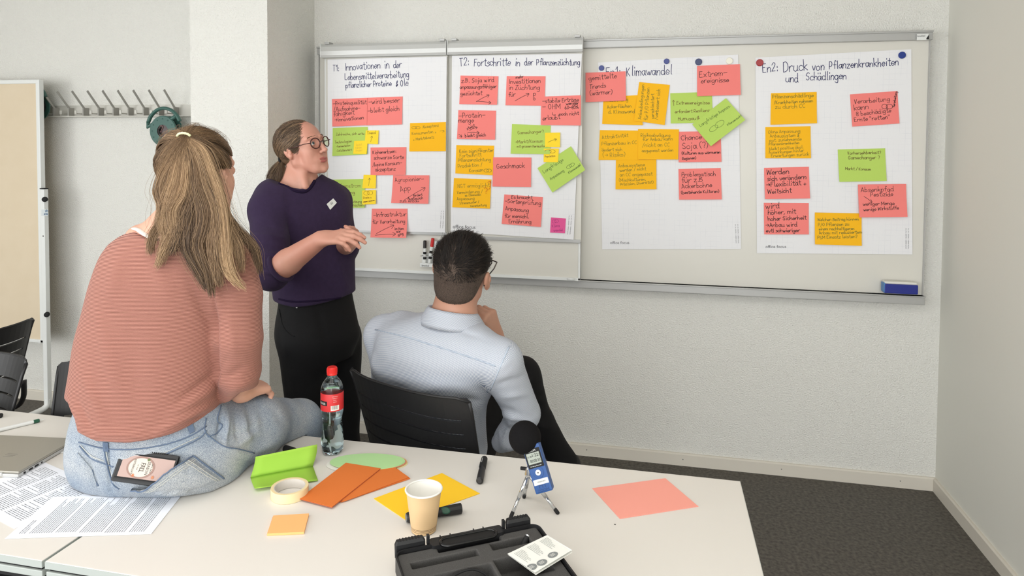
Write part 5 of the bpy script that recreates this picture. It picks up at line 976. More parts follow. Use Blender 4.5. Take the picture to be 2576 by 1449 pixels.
    hb, Vh, Qh = solid('hair_base', cap, .004, M('cropped_hair', (62, 51, 45), .8, bump=(900, .9, .001), var=(300, (92, 77, 66), .5)), t, rel=2)
    Nh = vnorm(Vh, Qh); ql = (Vh-cc) @ R.T; keep = ~((np.abs(ql[:, 0]) > .060) & (np.abs(ql[:, 1]+.012) < .030) & (ql[:, 2] < .0)) & (ql[:, 1] < .078) & ~((np.abs(ql[:, 0]) > .05) & (ql[:, 1] > .03) & (ql[:, 2] < 0)); idx = RNG.choice(np.where(keep)[0], 15000); p0 = Vh[idx]-Nh[idx]*.002; nn = Nh[idx]; ll = ql[idx]
    wh = np.array([.012, -.1, .012]); rel_ = ll-wh; tang = np.cross(rel_ @ R, nn); tang /= np.linalg.norm(tang, axis=1)[:, None]+1e-9; out_ = (rel_ @ R); out_ = out_-nn*(out_*nn).sum(1)[:, None]; out_ /= np.linalg.norm(out_, axis=1)[:, None]+1e-9
    dist = np.linalg.norm(rel_, axis=1); swirl = np.exp(-(dist/.035)**2)*.9+.12; down = ll[:, 2] < -.012
    dirv = out_*(1-swirl*.4)[:, None]+tang*swirl[:, None]; dirv[down] = dirv[down]*.35-np.array([0, 0, 1])*.8; cl = np.sin(ll[:, 0]*190+ll[:, 2]*70)[:, None]*.3*np.cross(nn, dirv)+RNG.normal(0, .14, dirv.shape); dirv = dirv+cl; dirv /= np.linalg.norm(dirv, axis=1)[:, None]
    top = np.clip((ll[:, 2]+.02)/.06, 0, 1); ln = (.004+.030*top)*RNG.uniform(.6, 1.15, len(ll)); lift = .0+.5*top*RNG.uniform(.2, 1., len(ll)); s = 5; q = np.linspace(0, 1, s)[None, :, None]
    P = p0[:, None]+dirv[:, None]*(ln[:, None, None]*q)+nn[:, None]*((ln*lift)[:, None, None]*(q*(1.25-q))+.001+.003*top[:, None, None]*q)
    strands('short_hair', P, .00065, mh, t, np.clip(.35+.2*np.sin(ll[:, 0]*190+ll[:, 2]*70)+.2*RNG.standard_normal(len(ll)), 0, 1), .35)
    # beard on the jaw, glasses
    gl = [];
    for sg in (1, -1):
        pts = [L(sg*.034+.025*math.cos(a), .116-.01*((sg*.034+.025*math.cos(a))/.055)**2, .003+.021*math.sin(a)) for a in np.linspace(0, 2*np.pi, 24, endpoint=False)]; gl.append(tube(pts, .0018, 6, closed=True)); gl.append(tube([L(sg*.059, .108, .008), L(sg*.078, .095, .012), L(sg*.083, .05, .010), L(sg*.084, .0, .012), L(sg*.083, -.016, .0), L(sg*.080, -.024, -.016)], .0022, 6))
    gl.append(tube([L(-.010, .117, .006), L(0, .12, .008), L(.010, .117, .006)], .0018, 6)); mk('glasses', *multi(gl), M('dark_frame', (28, 24, 24), .3), t, smooth=True)
seated_man()
# ------------------------------------------------------------------ tables
TZ = .74
def table(x0, x1, y0, y1, label):
    t = thing('table', ((x0+x1)/2, (y0+y1)/2, 0), label, 'table', 'white folding tables pushed together')
    mk('tabletop', *bx(x0, x1, y0, y1, TZ-.016, TZ, .002), m_table, t)
    mk('edge_band', *multi([bx(x0, x1, y0-.0006, y0, TZ-.0155, TZ-.001), bx(x0, x1, y1, y1+.0006, TZ-.0155, TZ-.001), bx(x0-.0006, x0, y0, y1, TZ-.0155, TZ-.001), bx(x1, x1+.0006, y0, y1, TZ-.0155, TZ-.001)]), m_tedge, t)
    mk('edge_gap', *bx(x0+.006, x1-.006, y0+.006, y1-.006, TZ-.023, TZ-.016), m_rubber, t)
    mk('lower_board', *bx(x0+.001, x1-.001, y0+.001, y1-.001, TZ-.038, TZ-.023, .002), m_tedge, t)
    mk('frame', *multi([bx(x0+.03, x1-.03, y0+.04, y0+.07, TZ-.075, TZ-.038), bx(x0+.03, x1-.03, y1-.07, y1-.04, TZ-.075, TZ-.038), bx(x0+.03, x0+.06, y0+.04, y1-.04, TZ-.075, TZ-.038), bx(x1-.06, x1-.03, y0+.04, y1-.04, TZ-.075, TZ-.038)]), m_black, t)
    for xx in (x0+.06, x1-.06):
        for yy in (y0+.07, y1-.07): mk('leg', *lathe([(.019, .012), (.02, .014), (.02, TZ-.04)], (xx, yy, 0), 16), m_black, t); mk('leg_foot', *lathe([(.022, 0), (.023, .006), (.02, .014)], (xx, yy, 0), 16), m_rubber, t)
table(-1.257, .226, 1.168, 1.864, 'white rectangular table in the foreground carrying the coloured cards, cup and recorder')
table(-2.745, -1.265, 1.168, 1.822, 'white table at the left with the closed laptop and printed sheets')
# ------------------------------------------------------------------ chairs
def shell(fn, su, tv, mask, th):
    nu, nv = len(su), len(tv); P = np.array([[fn(s, t) for s in su] for t in tv]); du = np.gradient(P, axis=1); dv = np.gradient(P, axis=0); N = np.cross(du, dv); N /= np.linalg.norm(N, axis=2)[..., None]+1e-9
    A_ = (P+N*th/2).reshape(-1, 3); B_ = (P-N*th/2).reshape(-1, 3); n = nu*nv; F = []; ok = lambda j, i: 0 <= j < nv-1 and 0 <= i < nu-1 and mask(i, j)
    for j in range(nv-1):
        for i in range(nu-1):
            if not ok(j, i): continue
            a, b, c, d = j*nu+i, j*nu+i+1, (j+1)*nu+i+1, (j+1)*nu+i; F += [(a, b, c, d), (d+n, c+n, b+n, a+n)]
            for (p, q), nb in (((a, b), (j-1, i)), ((b, c), (j, i+1)), ((c, d), (j+1, i)), ((d, a), (j, i-1))):
                if not ok(*nb): F.append((p, p+n, q+n, q))
    return np.vstack([A_, B_]), F
def make_chair():
    t = thing('chair', (0, 0, 0), 'x', 'chair', 'black plastic chairs'); S_ = 6; t0, t1 = [], []
    tv = [0, .1]
    for k in range(6): c = .17+k*.125; tv += [c, c+.018]
    tv += [.93, .97, 1.0]; su = [-1, -.97, -.93, -.88, -.8]+[round(x, 2) for x in np.arange(-.7, .71, .1)]+[.8, .88, .93, .97, 1]
    def fb(s, t): w = .235+.018*t; return np.array([s*w, -.205-.105*t**1.1+.050*abs(s)**3.2, .49+.385*t+.004*s*s*t-(.012 if abs(s) > .99 and t > .99 else 0)])
    slot = {2+2*k for k in range(6)}
    mk('backrest', *shell(fb, su, tv, lambda i, j: not (j in slot and 3 <= i <= 20), .007), m_black, t, local=True, smooth=False)
    mk('edge_rim', *multi([tube([fb(-1, q) for q in np.linspace(0, 1, 9)], .0055, 8), tube([fb(1, q) for q in np.linspace(0, 1, 9)], .0055, 8), tube([fb(s, 1) for s in np.linspace(-1, 1, 15)], .0045, 8)]), m_black, t, local=True, smooth=True)
    fs = lambda s, q: np.array([s*(.225-.02*q), -.19+.43*q, .452-.012*(1-s*s)-.03*max(0, q-.85)*4*max(0, q-.85)*6])
    mk('seat', *shell(fs, np.linspace(-1, 1, 11), np.linspace(0, 1, 12), lambda i, j: True, .012), m_black, t, local=True)
    for sg in (-1, 1):
        mk('leg', *tube(crom([(sg*.215, .20, .44), (sg*.225, .22, .36), (sg*.245, .25, .012)], 5), .011, 10), m_black, t, local=True, smooth=True)
        mk('leg', *tube(crom([(sg*.215, -.16, .44), (sg*.225, -.19, .34), (sg*.245, -.27, .012)], 5), .011, 10), m_black, t, local=True, smooth=True)
        mk('side_bracket', *tube(crom([(sg*.215, .18, .445), (sg*.232, .0, .45), (sg*.240, -.15, .47), (sg*.246, -.20, .52), (sg*.242, -.212, .60)], 5), .014, 8, flat=.5), m_black, t, local=True, smooth=True)
        for yy in (.25, -.27): mk('foot_cap', *lathe([(.012, 0), (.014, .002), (.013, .018)], (sg*.245, yy, 0), 12), m_rubber, t, local=True)
    return t
def copy_tree(o, parent=None):
    c = o.copy(); SC.collection.objects.link(c); MW[c.name] = MW[o.name]
    if parent: c.parent = parent
    for ch in [x for x in SC.objects if x.parent == o]: copy_tree(ch, c)
    return c
ch0 = make_chair()
def put_chair(o, corner_l, corner_r, z, label, both_=True):
    L_, R_ = pz(*corner_l, z), pz(*corner_r, z); f = nrm(np.cross(UP, R_-L_)); f[2] = 0; f = nrm(f); c = (L_+R_)/2+f*.255; c[2] = 0; o.location = c; o.rotation_euler = (0, 0, math.atan2(-f[0], f[1])); o['label'] = label
put_chair(ch0, (880, 925), (1191, 1009), .872, 'black slotted plastic chair that the man in the blue shirt sits on')
def put_back(mid, w, f, lab):
    f = nrm(np.array([*f[:2], 0])); c = copy_tree(ch0); p = np.array(mid)+f*.255; c.location = (p[0], p[1], 0); c.rotation_euler = (0, 0, math.atan2(-f[0], f[1])); c['label'] = lab
qA = pz(80, 802, .872); wA = nrm(CF+CR*.32); put_back(qA-wA*.25, wA, -CR+CF*.32, 'black plastic chair farthest to the left in front of the pinboard')
qB = pz(62, 912, .872); wB = nrm(-CR*.18+CF*.05); put_back(qB+wB*.25, wB, -CR*.27-CF*.96, 'black slotted chair at the left edge, half hidden behind the table')
qC = pz(148, 918, .872); put_back(qC+CR*.25, CR, -CF, 'black slotted chair just left of the woman sitting on the table')
# ------------------------------------------------------------------ pinboard on wheels, coat rack, cable reels
pb = thing('pinboard', (-4.2, 3.36, 0), 'mobile pinboard with beige felt and white metal frame standing at the left wall', 'pinboard')
X1, X0, z0, z1 = -3.600, -4.80, .43, 2.012
mk('felt_panel', *bx(X0+.02, X1-.02, 3.372, 3.388, z0+.02, z1-.02), M('beige_felt', (214, 198, 172), .95, bump=(300, .3, .001), var=(8, (220, 205, 181), .8), spec=.1), pb)
def bar(a, b, w_, d_, bev=.004):
    a, b = np.array(a, float), np.array(b, float); z = nrm(b-a); x = nrm(np.cross([0, 1, 0], z)) if abs(z[1]) < .9 else np.array([1., 0, 0]); return box((a+b)/2, (w_, d_, np.linalg.norm(b-a)), np.array([x, np.cross(z, x), z]), bev)
mk('frame', *multi([bar((X1-.013, 3.38, z0), (X1-.013, 3.38, z1), .026, .032), bar((X0+.013, 3.38, z0), (X0+.013, 3.38, z1), .026, .032), bar((X0+.01, 3.38, z1-.012), (X1-.006, 3.38, z1-.012), .024, .033), bar((X0, 3.38, z0+.01), (X1, 3.38, z0+.01), .02, .032)]), m_white, pb)
for xx, sg in ((X1+.016, 1), (X0-.016, -1)):
    mk('post', *bar((xx, 3.37, .05), (xx, 3.37, 1.36), .030, .03), m_white, pb); mk('post_cap', *bx(xx-.015, xx+.015, 3.353, 3.387, 1.36, 1.366, .002), m_rubber, pb)
    mk('foot', *tube(crom([(xx, 3.37, .09), (xx, 3.36, .05), (xx-.01*sg, 3.30, .032), (xx-.02*sg, 3.08, .03)], 6), .017, 10), m_white, pb, smooth=True)
    mk('foot', *tube(crom([(xx, 3.37, .09), (xx, 3.38, .05), (xx, 3.42, .032), (xx, 3.48, .03)], 6), .017, 10), m_white, pb, smooth=True)
    for zz in (1.30, .61): mk('knob', *lathe([(.001, -.012), (.011, -.012), (.015, -.009), (.015, .008), (.009, .012), (.007, .03)], (xx+.024*sg, 3.352, zz), 16, (-sg*.6, .8, 0)), m_rubber, pb, smooth=True)
    mk('screw', *lathe([(.0001, 0), (.004, .0006), (.004, .002)], (xx+.004, 3.3535, 1.08), 10, (0, 1, 0)), m_rubber, pb)
st_ = mk('sticker', [py(u, v, 3.3535) for u, v in ((104, 527), (121, 527), (121, 543), (104, 543))], [(3, 2, 1, 0)], M('clear_sticker', (206, 212, 214), .3), pb)
printed('print', 'zh', py(113, 534, 3.352), py(120.5, 534, 3.352), UP, M('sticker_blue', (20, 84, 128), .6), st_); printed('print', 'aw', py(110.5, 541, 3.352), py(120.5, 541, 3.352), UP, M('sticker_blue', (20, 84, 128), .6), st_)
ck = thing('coat_rack', (-3.2, YB, 1.84), 'light grey metal wall coat rack with a row of slanted hooks beside the column', 'coat rack'); m_rk = M('grey_metal', (196, 194, 186), .45, .2); m_rkd = M('grey_metal_inside', (156, 154, 148), .5, .2)
mk('rail', *multi([bx(-3.95, XCL-.002, 3.536, 3.546, 1.80, 1.868), bx(-3.95, XCL-.002, 3.492, 3.546, 1.796, 1.802)]), m_rk, ck)
for u in (137, 173.7, 211, 249, 286.6, 324, 362.4, 401, 439):
    p = py(u, 275, 3.5); x = p[0]; mk('hook', *multi([box((x-.002, 3.462, 1.895), (.006, .012, .135), np.array([[1, 0, 0], [0, math.cos(-.72), math.sin(-.72)], [0, -math.sin(-.72), math.cos(-.72)]]).T @ np.eye(3), .001), bx(x-.006, x+.002, 3.494, 3.54, 1.80, 1.852, .001)]), m_rkd, ck)
    mk('peg', *multi([bx(x-.052, x-.036, 3.484, 3.536, 1.812, 1.818, .001), bx(x-.052, x-.036, 3.482, 3.487, 1.812, 1.834, .001)]), m_rk, ck)
m_grn = M('green_plastic', (58, 96, 88), .45)
def reel(cx, cz, label, y=3.425):
    t = thing('cable_reel', (cx, y, cz), label, 'cable reel', 'green cable reels on the coat rack'); R_ = .088
    mk('drum_disc', *multi([lathe([(.036, -.006), (R_-.004, -.006), (R_, -.002), (R_, .004), (.036, .004)], (cx, y-.028, cz), 40, (0, 1, 0), False), lathe([(.03, -.004), (R_, -.002), (R_, .004), (.03, .004)], (cx, y+.022, cz), 40, (0, 1, 0), False)]), m_grn, t, smooth=False)
    mk('drum_core', *lathe([(.001, -.027), (.046, -.027), (.048, .02)], (cx, y, cz), 32, (0, 1, 0)), M('reel_centre', (88, 76, 76), .5), t)
    for k in range(12): a = k*math.pi/6; mk('rivet', *lathe([(.0001, -.002), (.004, -.001), (.004, .001)], (cx+math.cos(a)*.070, y-.035, cz+math.sin(a)*.070), 8, (0, 1, 0)), m_grn, t)
    mk('cable', *multi([tube([(cx+.062*math.cos(a), y-.02+.008*k, cz+.062*math.sin(a)) for a in np.linspace(0, 2*np.pi, 28, endpoint=False)], .0048, 6, closed=True) for k in range(5)]), m_rubber, t, smooth=True)
    hd_ = crom([(cx+R_*1.28*math.cos(a), y-.02, cz+.006+R_*1.42*math.sin(a)*(1.0)) for a in np.radians([158, 140, 115, 90, 65, 42, 24])], 5)
    mk('handle', *tube(hd_, .0125, 10, flat=.8), m_grn, t, smooth=True); mk('bracket', *tube([hd_[0], hd_[0]+[-.006, 0, -.03], (cx-R_*.75, y-.02, cz+.045)], .011, 8), m_grn, t, smooth=True); mk('bracket', *tube([hd_[-6], (cx+R_*.55, y-.02, cz+.07), (cx+R_*.3, y-.02, cz+.03)], .011, 8), m_grn, t, smooth=True)
    mk('crank', *tube([(cx-.008, y-.034, cz+.024), (cx-.022, y-.036, cz+.008), (cx-.02, y-.036, cz-.012), (cx-.006, y-.034, cz-.022)], .0045, 8), m_rubber, t, smooth=True)
    for k in range(3): a = 2.3+k*.4; mk('socket', *lathe([(.001, -.004), (.011, -.004), (.013, 0)], (cx+.03*math.cos(a)+.01, y-.028, cz+.03*math.sin(a)), 14, (0, 1, 0)), M('socket_grey', (108, 82, 80), .5), t)
p = py(424, 330, 3.44); reel(p[0], p[2], 'green cable reel hanging from the right end of the coat rack above the blond woman')
p = py(92, 276, 3.46); reel(p[0], p[2]+.02, 'green cable reel mostly hidden behind the pinboard edge', 3.447)
# ------------------------------------------------------------------ things on the tables
def slab(name, cs, z, th, mat, label=None, cat=None, group=None, parent=None):
    P = np.array([pz(u, v, z) if len(c_) == 2 else np.array(c_) for c_ in cs for u, v in [c_[:2]]]); V, F = prism(P, (0, 0, 1), th); n = P.mean(0)-[0, 0, th]
    o = mk(name, V, F, mat, parent, recalc=True, origin=None if parent else n)
    if label: tag(o, label, cat, group)
    return o, P
m_steel = M('laptop_silver', (172, 168, 158), .35, .55); m_steel2 = M('laptop_side', (196, 196, 194), .4, .3)
A_, B_ = pz(191, 1103, .757), pz(47, 1187, .757); ey = nrm(A_-B_); ex = np.array([ey[1], -ey[0], 0]); ex = -ex if ex[0] > 0 else ex; LD = np.linalg.norm(A_-B_); c = (A_+B_)/2+ex*.155
lp = thing('laptop', [c[0], c[1], TZ], 'closed silver laptop on the left table', 'laptop'); axm = np.array([ex, ey, [0, 0, 1]])
axm = np.array([-ex, ey, [0, 0, 1]])
mk('base', *box([c[0], c[1], TZ+.006], (.31, LD+.004, .009), axm, .002), m_steel2, lp); mk('lid', *box([c[0], c[1], TZ+.0145], (.31, LD, .006), axm, .002), m_steel, lp)
mk('hinge', *box(np.array([c[0], c[1], TZ+.009])-ey*(LD/2+.001), (.22, .006, .010), axm, .002), m_steel2, lp)
for k, (s_, w_) in enumerate(((-.085, .006), (-.064, .013), (-.044, .013), (-.026, .004))): mk('port', *box(np.array([c[0], c[1], TZ+.006])-ex*.155+ey*s_, (.002, w_, .0045), axm), m_rubber, lp)
for k in range(3): mk('engraved_line', *box(np.array([c[0], c[1], TZ+.0178])-ex*.055+ey*(-.01-.008*k), (.03, .0008, .0004), axm), M('engraving', (120, 116, 108), .5), lp)
for k in range(2): mk('rubber_foot', *box(np.array([c[0], c[1], TZ+.001])-ex*.12+ey*(-.08+.16*k), (.03, .008, .002), axm), m_rubber, lp)
slab('name_card', [(150, 1137), (176, 1141), (196, 1129), (180, 1118)], TZ+.003, .002, m_white, 'white card lying between the laptop and the seated woman', 'card')
def lying(name, a, b, prof, mat, label, cat, group=None, z=None, parts=()):
    """long thing lying on the table from pixel a to pixel b; prof (fraction, radius)"""
    rm = max(r for _, r in prof); A2, B2 = pz(*a, TZ+rm), pz(*b, TZ+rm); A2[2] = B2[2] = TZ+rm+.0005; ax = nrm(B2-A2); Ln = np.linalg.norm(B2-A2)
    t = thing(name, A2, label, cat, group); mk('barrel', *lathe([(r, f*Ln) for f, r in prof], A2, 20, ax), mat, t, smooth=False)
    for nm, f0, f1, r0, r1, m_ in parts: mk(nm, *lathe([(r0*.9, f0*Ln-.0003), (r0, f0*Ln), (r1, f1*Ln), (r1*.85, f1*Ln+.0008)], A2, 20, ax), m_, t, smooth=False)
    return t, A2, ax, Ln
m_gcap = M('dark_green_plastic', (30, 84, 62), .4)
lying('pen', (-30, 1089), (112, 1055), [(0, .0055), (.75, .0055), (.86, .004), (.9, .003), (1, .0006)], m_white, 'slim white pen with green grip lying on the far side of the left table', 'pen', parts=(('grip', .80, .90, .0058, .0055, m_gcap),))
lying('marker', (-40, 1043), (4, 1046), [(0, .007), (.96, .007), (1, .005)], m_black, 'black marker end at the very left edge of the left table', 'marker', parts=(('cap', .5, .98, .0075, .0075, m_rubber),))
lying('marker', (716, 1128), (782, 1150), [(0, .004), (.04, .009), (.4, .0095), (.9, .008), (1, .006)], m_black, 'black marker partly hidden behind the folded lime paper', 'marker', parts=(('cap', .02, .35, .0098, .0102, m_rubber),))
t, A2, ax, Ln = lying('marker', (1206.5, 1211), (1219, 1153), [(0, .006), (.02, .0095), (.45, .0092), (.5, .0075), (.56, .0085), (.97, .0082), (1, .0055)], m_black, 'black marker lying upright in view near the far edge, left of the recorder', 'marker', parts=(('cap', .55, .97, .0090, .0088, m_rubber), ('end_plug', -.004, .01, .0058, .0058, M('grey_plug', (58, 58, 60), .4))))
mk('clip', *box(A2+ax*Ln*.62+[-.007, -.003, .006], (.003, .03, .003), np.array([nrm(np.cross(ax, UP)), ax, UP]), .001), m_black, t); mk('print', *box(A2+ax*Ln*.8+[-.004, -.001, .0078], (.0012, .026, .0006), np.array([nrm(np.cross(ax, UP)), ax, UP])), m_white, t)
t, A2, ax, Ln = lying('marker', (1022, 1303), (1161, 1279), [(0, .0095), (.03, .0115), (.12, .0115), (.2, .0105), (.62, .0105), (.8, .0118), (.99, .0122), (1, .010)], m_black, 'thick black and green marker lying behind the paper cup', 'marker', parts=(('end_ring', -.005, .05, .0095, .0105, M('grey_end', (104, 108, 110), .4)),))
sd = nrm(np.cross(ax, UP)); sd = sd if sd[1] < 0 else -sd
V, F = lathe([(.0001, 0), (.006, -.0002), (.0078, -.001)], (0, 0, 0), 20, sd+UP*.7); mk('green_oval', np.array(V)*[1.6, 1, 1]+A2+ax*Ln*.69+nrm(sd+UP*.7)*.0118, F, m_gcap, t)
# printed sheets
m_a4 = M('copy_paper', (236, 239, 246), .8, spec=.2); m_txt = M('toner', (92, 94, 102), .8)
def printsheet(cs, z, label, blocks, seed):
    o, P = slab('paper_sheet', cs, z, .0006, m_a4, label, 'paper', 'printed sheets on the left table'); r = random.Random(seed); a, b, d = P[0], P[1], P[3]; es, et = b-a, d-a; V, F = [], []; n = 0; z_ = z+.0003
    ls, lt = np.linalg.norm(es), np.linalg.norm(et)
    for s0, s1, t0, t1 in blocks:
        s = s0
        while s < s1:
            tt = t0; end = t1-r.random()*.22*(r.random() < .35)
            while tt < end:
                w_ = r.uniform(.012, .05); q = [a+es*(s+k1)+et*(tt+k2) for k1, k2 in ((0, 0), (.0013/ls, 0), (.0013/ls, min(w_, end-tt)), (0, min(w_, end-tt)))]; V += [(*p[:2], z_) for p in q]; F.append((n, n+1, n+2, n+3)); n += 4; tt += w_+.008
            s += .0052/ls
    m = mk('printed_text', V, F, m_txt, o); m['kind'] = 'stuff'; return o
A4a = [(40, 1131*0+1330)]
p0, p1, p2 = pz(12, 1355, .7406), pz(380.5, 1343, .7406), pz(460.5, 1240.6, .7406); p3 = p0+(p2-p1); fx = lambda p: (float(pix(p)[0]), float(pix(p)[1]))
q0, q1, q2 = pz(64, 1316, .7400), pz(268, 1230, .7400), pz(115, 1164, .7400)
e1 = nrm(q1-q2)*.297; e2 = nrm(q0-q1)*.0+nrm(np.array([e1[1], -e1[0], 0]))*.21
s1 = [q1+e2, q1, q1-e1, q1-e1+e2]
printsheet([fx(p) for p in s1], .7407, 'printed sheet of paper partly under the laptop corner', [(.12, .93, .08, .34), (.12, .93, .38, .62), (.2, .93, .66, .9)], 3)
printsheet([fx(p) for p in (p0, p1, p2, p3)], .7415, 'printed sheet across the table joint with dense columns of text', [(.06, .10, .1, .4), (.13, .28, .1, .93), (.31, .45, .1, .93), (.48, .63, .08, .93), (.66, .80, .06, .93), (.83, .93, .06, .93)], 5)
# lime folded paper
m_lime = M('lime_paper', (162, 206, 80), .75, spec=.2)
fl_, fr_, lr, ll = pz(630, 1201, .7425), pz(787, 1172, .7425), pz(800, 1210, .7425), pz(642, 1238, .7425); tl, tr = pz(643, 1149, .792), pz(798, 1118, .792)
gp = thing('folded_paper', (fl_+fr_)/2*[1, 1, 0]+[0, 0, TZ], 'lime green folded sheet standing half open beside the seated woman', 'paper')
def sheetgrid(a, b, c, d, bend, lift):
    n = 8; G_ = []
    for t_ in np.linspace(0, 1, n):
        for s_ in np.linspace(0, 1, n): p = (a*(1-s_)+b*s_)*(1-t_)+(d*(1-s_)+c*s_)*t_; G_.append(p+UP*(lift*(t_**3)*(1-s_*.8))+np.array([0, 1, 0])*bend*math.sin(t_*math.pi)*(.5+s_*.5))
    G_ = np.array(G_); N_ = n*n; F = [(i*n+k, i*n+k+1, (i+1)*n+k+1, (i+1)*n+k) for i in range(n-1) for k in range(n-1)]; F += [tuple(x+N_ for x in f[::-1]) for f in F]; r = list(range(n))+[n*k+n-1 for k in range(1, n)]+[N_-1-k for k in range(1, n)]+[n*k for k in range(n-2, 0, -1)]
    nn_ = nrm(np.cross(b-a, d-a)); nn_ = -nn_ if nn_[2] < 0 else nn_; return np.vstack([G_, G_-nn_*.0009]), F+[(r[i], r[(i+1) % len(r)], r[(i+1) % len(r)]+N_, r[i]+N_) for i in range(len(r))]
mk('standing_flap', *sheetgrid(fl_, fr_, tr, tl, .008, 0), m_lime, gp, smooth=True, recalc=True); mk('lying_flap', *sheetgrid(fl_, fr_, lr, ll, 0, .010), m_lime, gp, smooth=True, recalc=True)
# masking tape
c = pz(729, 1246, TZ); tp = thing('tape_roll', c, 'roll of cream masking tape lying beside the orange cards', 'tape')
mk('tape', *lathe([(.0385, .0005), (.0455, .0005), (.0458, .002), (.0458, .0225), (.0455, .024), (.0385, .024), (.0385, .0005)], c, 56, cap=False), M('masking_tape', (236, 216, 170), .7, bump=(200, .1, .0004)), tp)
mk('core', *lathe([(.0365, .001), (.0388, .001), (.0388, .0236), (.0365, .0236), (.0365, .001)], c, 56, cap=False), M('card_core', (214, 208, 200), .8), tp, recalc=True)
# note pad, cards, ovals
po, _ = slab('note_pad', [(687.6, 1296.8), (777, 1291.5), (764.8, 1338), (671.8, 1342)], TZ+.006, .0055, M('orange_pad', (255, 186, 120), .8), 'small square pad of pale orange sticky notes in the foreground', 'note pad')
mk('underside_sheet', *prism([p-[0, 0, .0008] for p in [pz(u, v, TZ+.0012) for u, v in ((686, 1299), (776, 1294), (764, 1341), (671, 1345))]], (0, 0, 1), .0003), M('dark_orange_edge', (222, 130, 84), .8), po, recalc=True)
m_or = M('orange_card', (222, 122, 58), .75, spec=.2); gc = 'orange rectangular cards'
for k, (dx, dy) in enumerate(((10, 4), (6, 4), (2, 1), (0, 0))):
    slab('card', [(974+dx*.3, 1162), (1030.5-2+dx*.4, 1200+dy), (865-dx, 1261+dy*.6), (808-dx, 1222)], TZ+.0012+k*.0011, .0006, m_or, ('lowest', 'second', 'third', 'topmost')[k]+' orange card of the fanned stack at the right of the single slanted card', 'card', gc)
slab('card', [(870, 1164), (957.6, 1178), (835, 1275), (753, 1254)], TZ+.0075, .0007, m_or, 'single orange card lying slanted on top of the orange stack', 'card')
slab('card', [(870-1, 1166), (956, 1181), (835, 1277), (754, 1256)], TZ+.0060, .0006, M('reddish_card', (206, 110, 70), .8), 'orange card directly beneath the slanted top card', 'card')
m_ov = {'white': (232, 230, 224), 'green': (180, 222, 158), 'salmon': (214, 132, 104), 'cream': (240, 226, 168), 'pale_green': (190, 224, 164)}
oc = (pz(828, 1164, .742)+pz(1019, 1164, .742))/2; od = nrm(pz(1019, 1164, .742)-pz(828, 1164, .742)); on = np.array([-od[1], od[0], 0])
for k, (cn, dx, dy, lab) in enumerate((('cream', .010, -.002, 'cream oval card at the bottom of the oval stack'), ('white', -.008, -.008, 'white oval card peeping out left of the green oval'), ('cream', .008, .002, 'cream oval card between the white and the salmon ovals'), ('salmon', .007, -.001, 'salmon oval card showing at the right of the stack'), ('pale_green', .003, 0, 'pale green oval card just below the top one'), ('green', 0, 0, 'light green oval card on top of the stack beneath the orange cards'))):
    cc_ = oc+od*dx+on*dy; cc_[2] = TZ+.0006+k*.0010; P = [cc_+od*.103*math.cos(a)+on*.049*math.sin(a)+UP*.0006 for a in np.linspace(0, 2*np.pi, 56, endpoint=False)]
    V, F = prism(P, (0, 0, 1), .0006); o = mk('oval_card', V, F, M('card_'+cn, m_ov[cn], .8), recalc=True, origin=cc_); tag(o, lab, 'card', 'oval cards in a stack')
slab('card', [(1111.6, 1189.8), (1207, 1241), (1020.5, 1307.4), (940.4, 1253.8)], TZ+.0015, .001, M('yellow_card', (255, 204, 34), .75), 'yellow card lying under the paper cup and the green marker', 'card')
slab('card', [(1489.7, 1228), (1673.7, 1202.9), (1757, 1273.7), (1559.4, 1304.5)], TZ+.0015, .001, M('salmon_card', (250, 166, 150), .75), 'salmon pink card lying alone at the right end of the table', 'card')
# paper cup
c = pz(1066, 1333, TZ); cp = thing('paper_cup', c, 'kraft brown paper cup with white rim standing on the yellow card', 'cup'); c = c+UP*.002
m_kr = M('kraft_paper', (214, 182, 138), .7, bump=(200, .08, .0004))
mk('cup_wall', *lathe([(.0285, 0), (.0287, .002), (.0405, .094)], c, 48, cap=False), m_kr, cp, smooth=True); mk('inner_wall', *lathe([(.0398, .094), (.0278, .007), (.0001, .007)], c, 48, cap=False), M('white_card', (238, 236, 230), .6), cp, smooth=True)
mk('base_disc', *lathe([(.0001, .001), (.0285, .001)], c, 48, cap=False), m_kr, cp); mk('rolled_rim', *tube([c+[.0412*math.cos(a), .0412*math.sin(a), .0945] for a in np.linspace(0, 2*np.pi, 48, endpoint=False)], .0022, 8, closed=True), M('cup_rim', (240, 238, 232), .5), cp, smooth=True)
for zz in (.005, .009, .012): r_ = .0287+(.0405-.0287)*(zz-.002)/.092+.0002; mk('printed_ring', *lathe([(r_, zz), (r_+.00012, zz+.0008)], c, 48, cap=False), M('print_brown', (84, 56, 36), .7), cp)
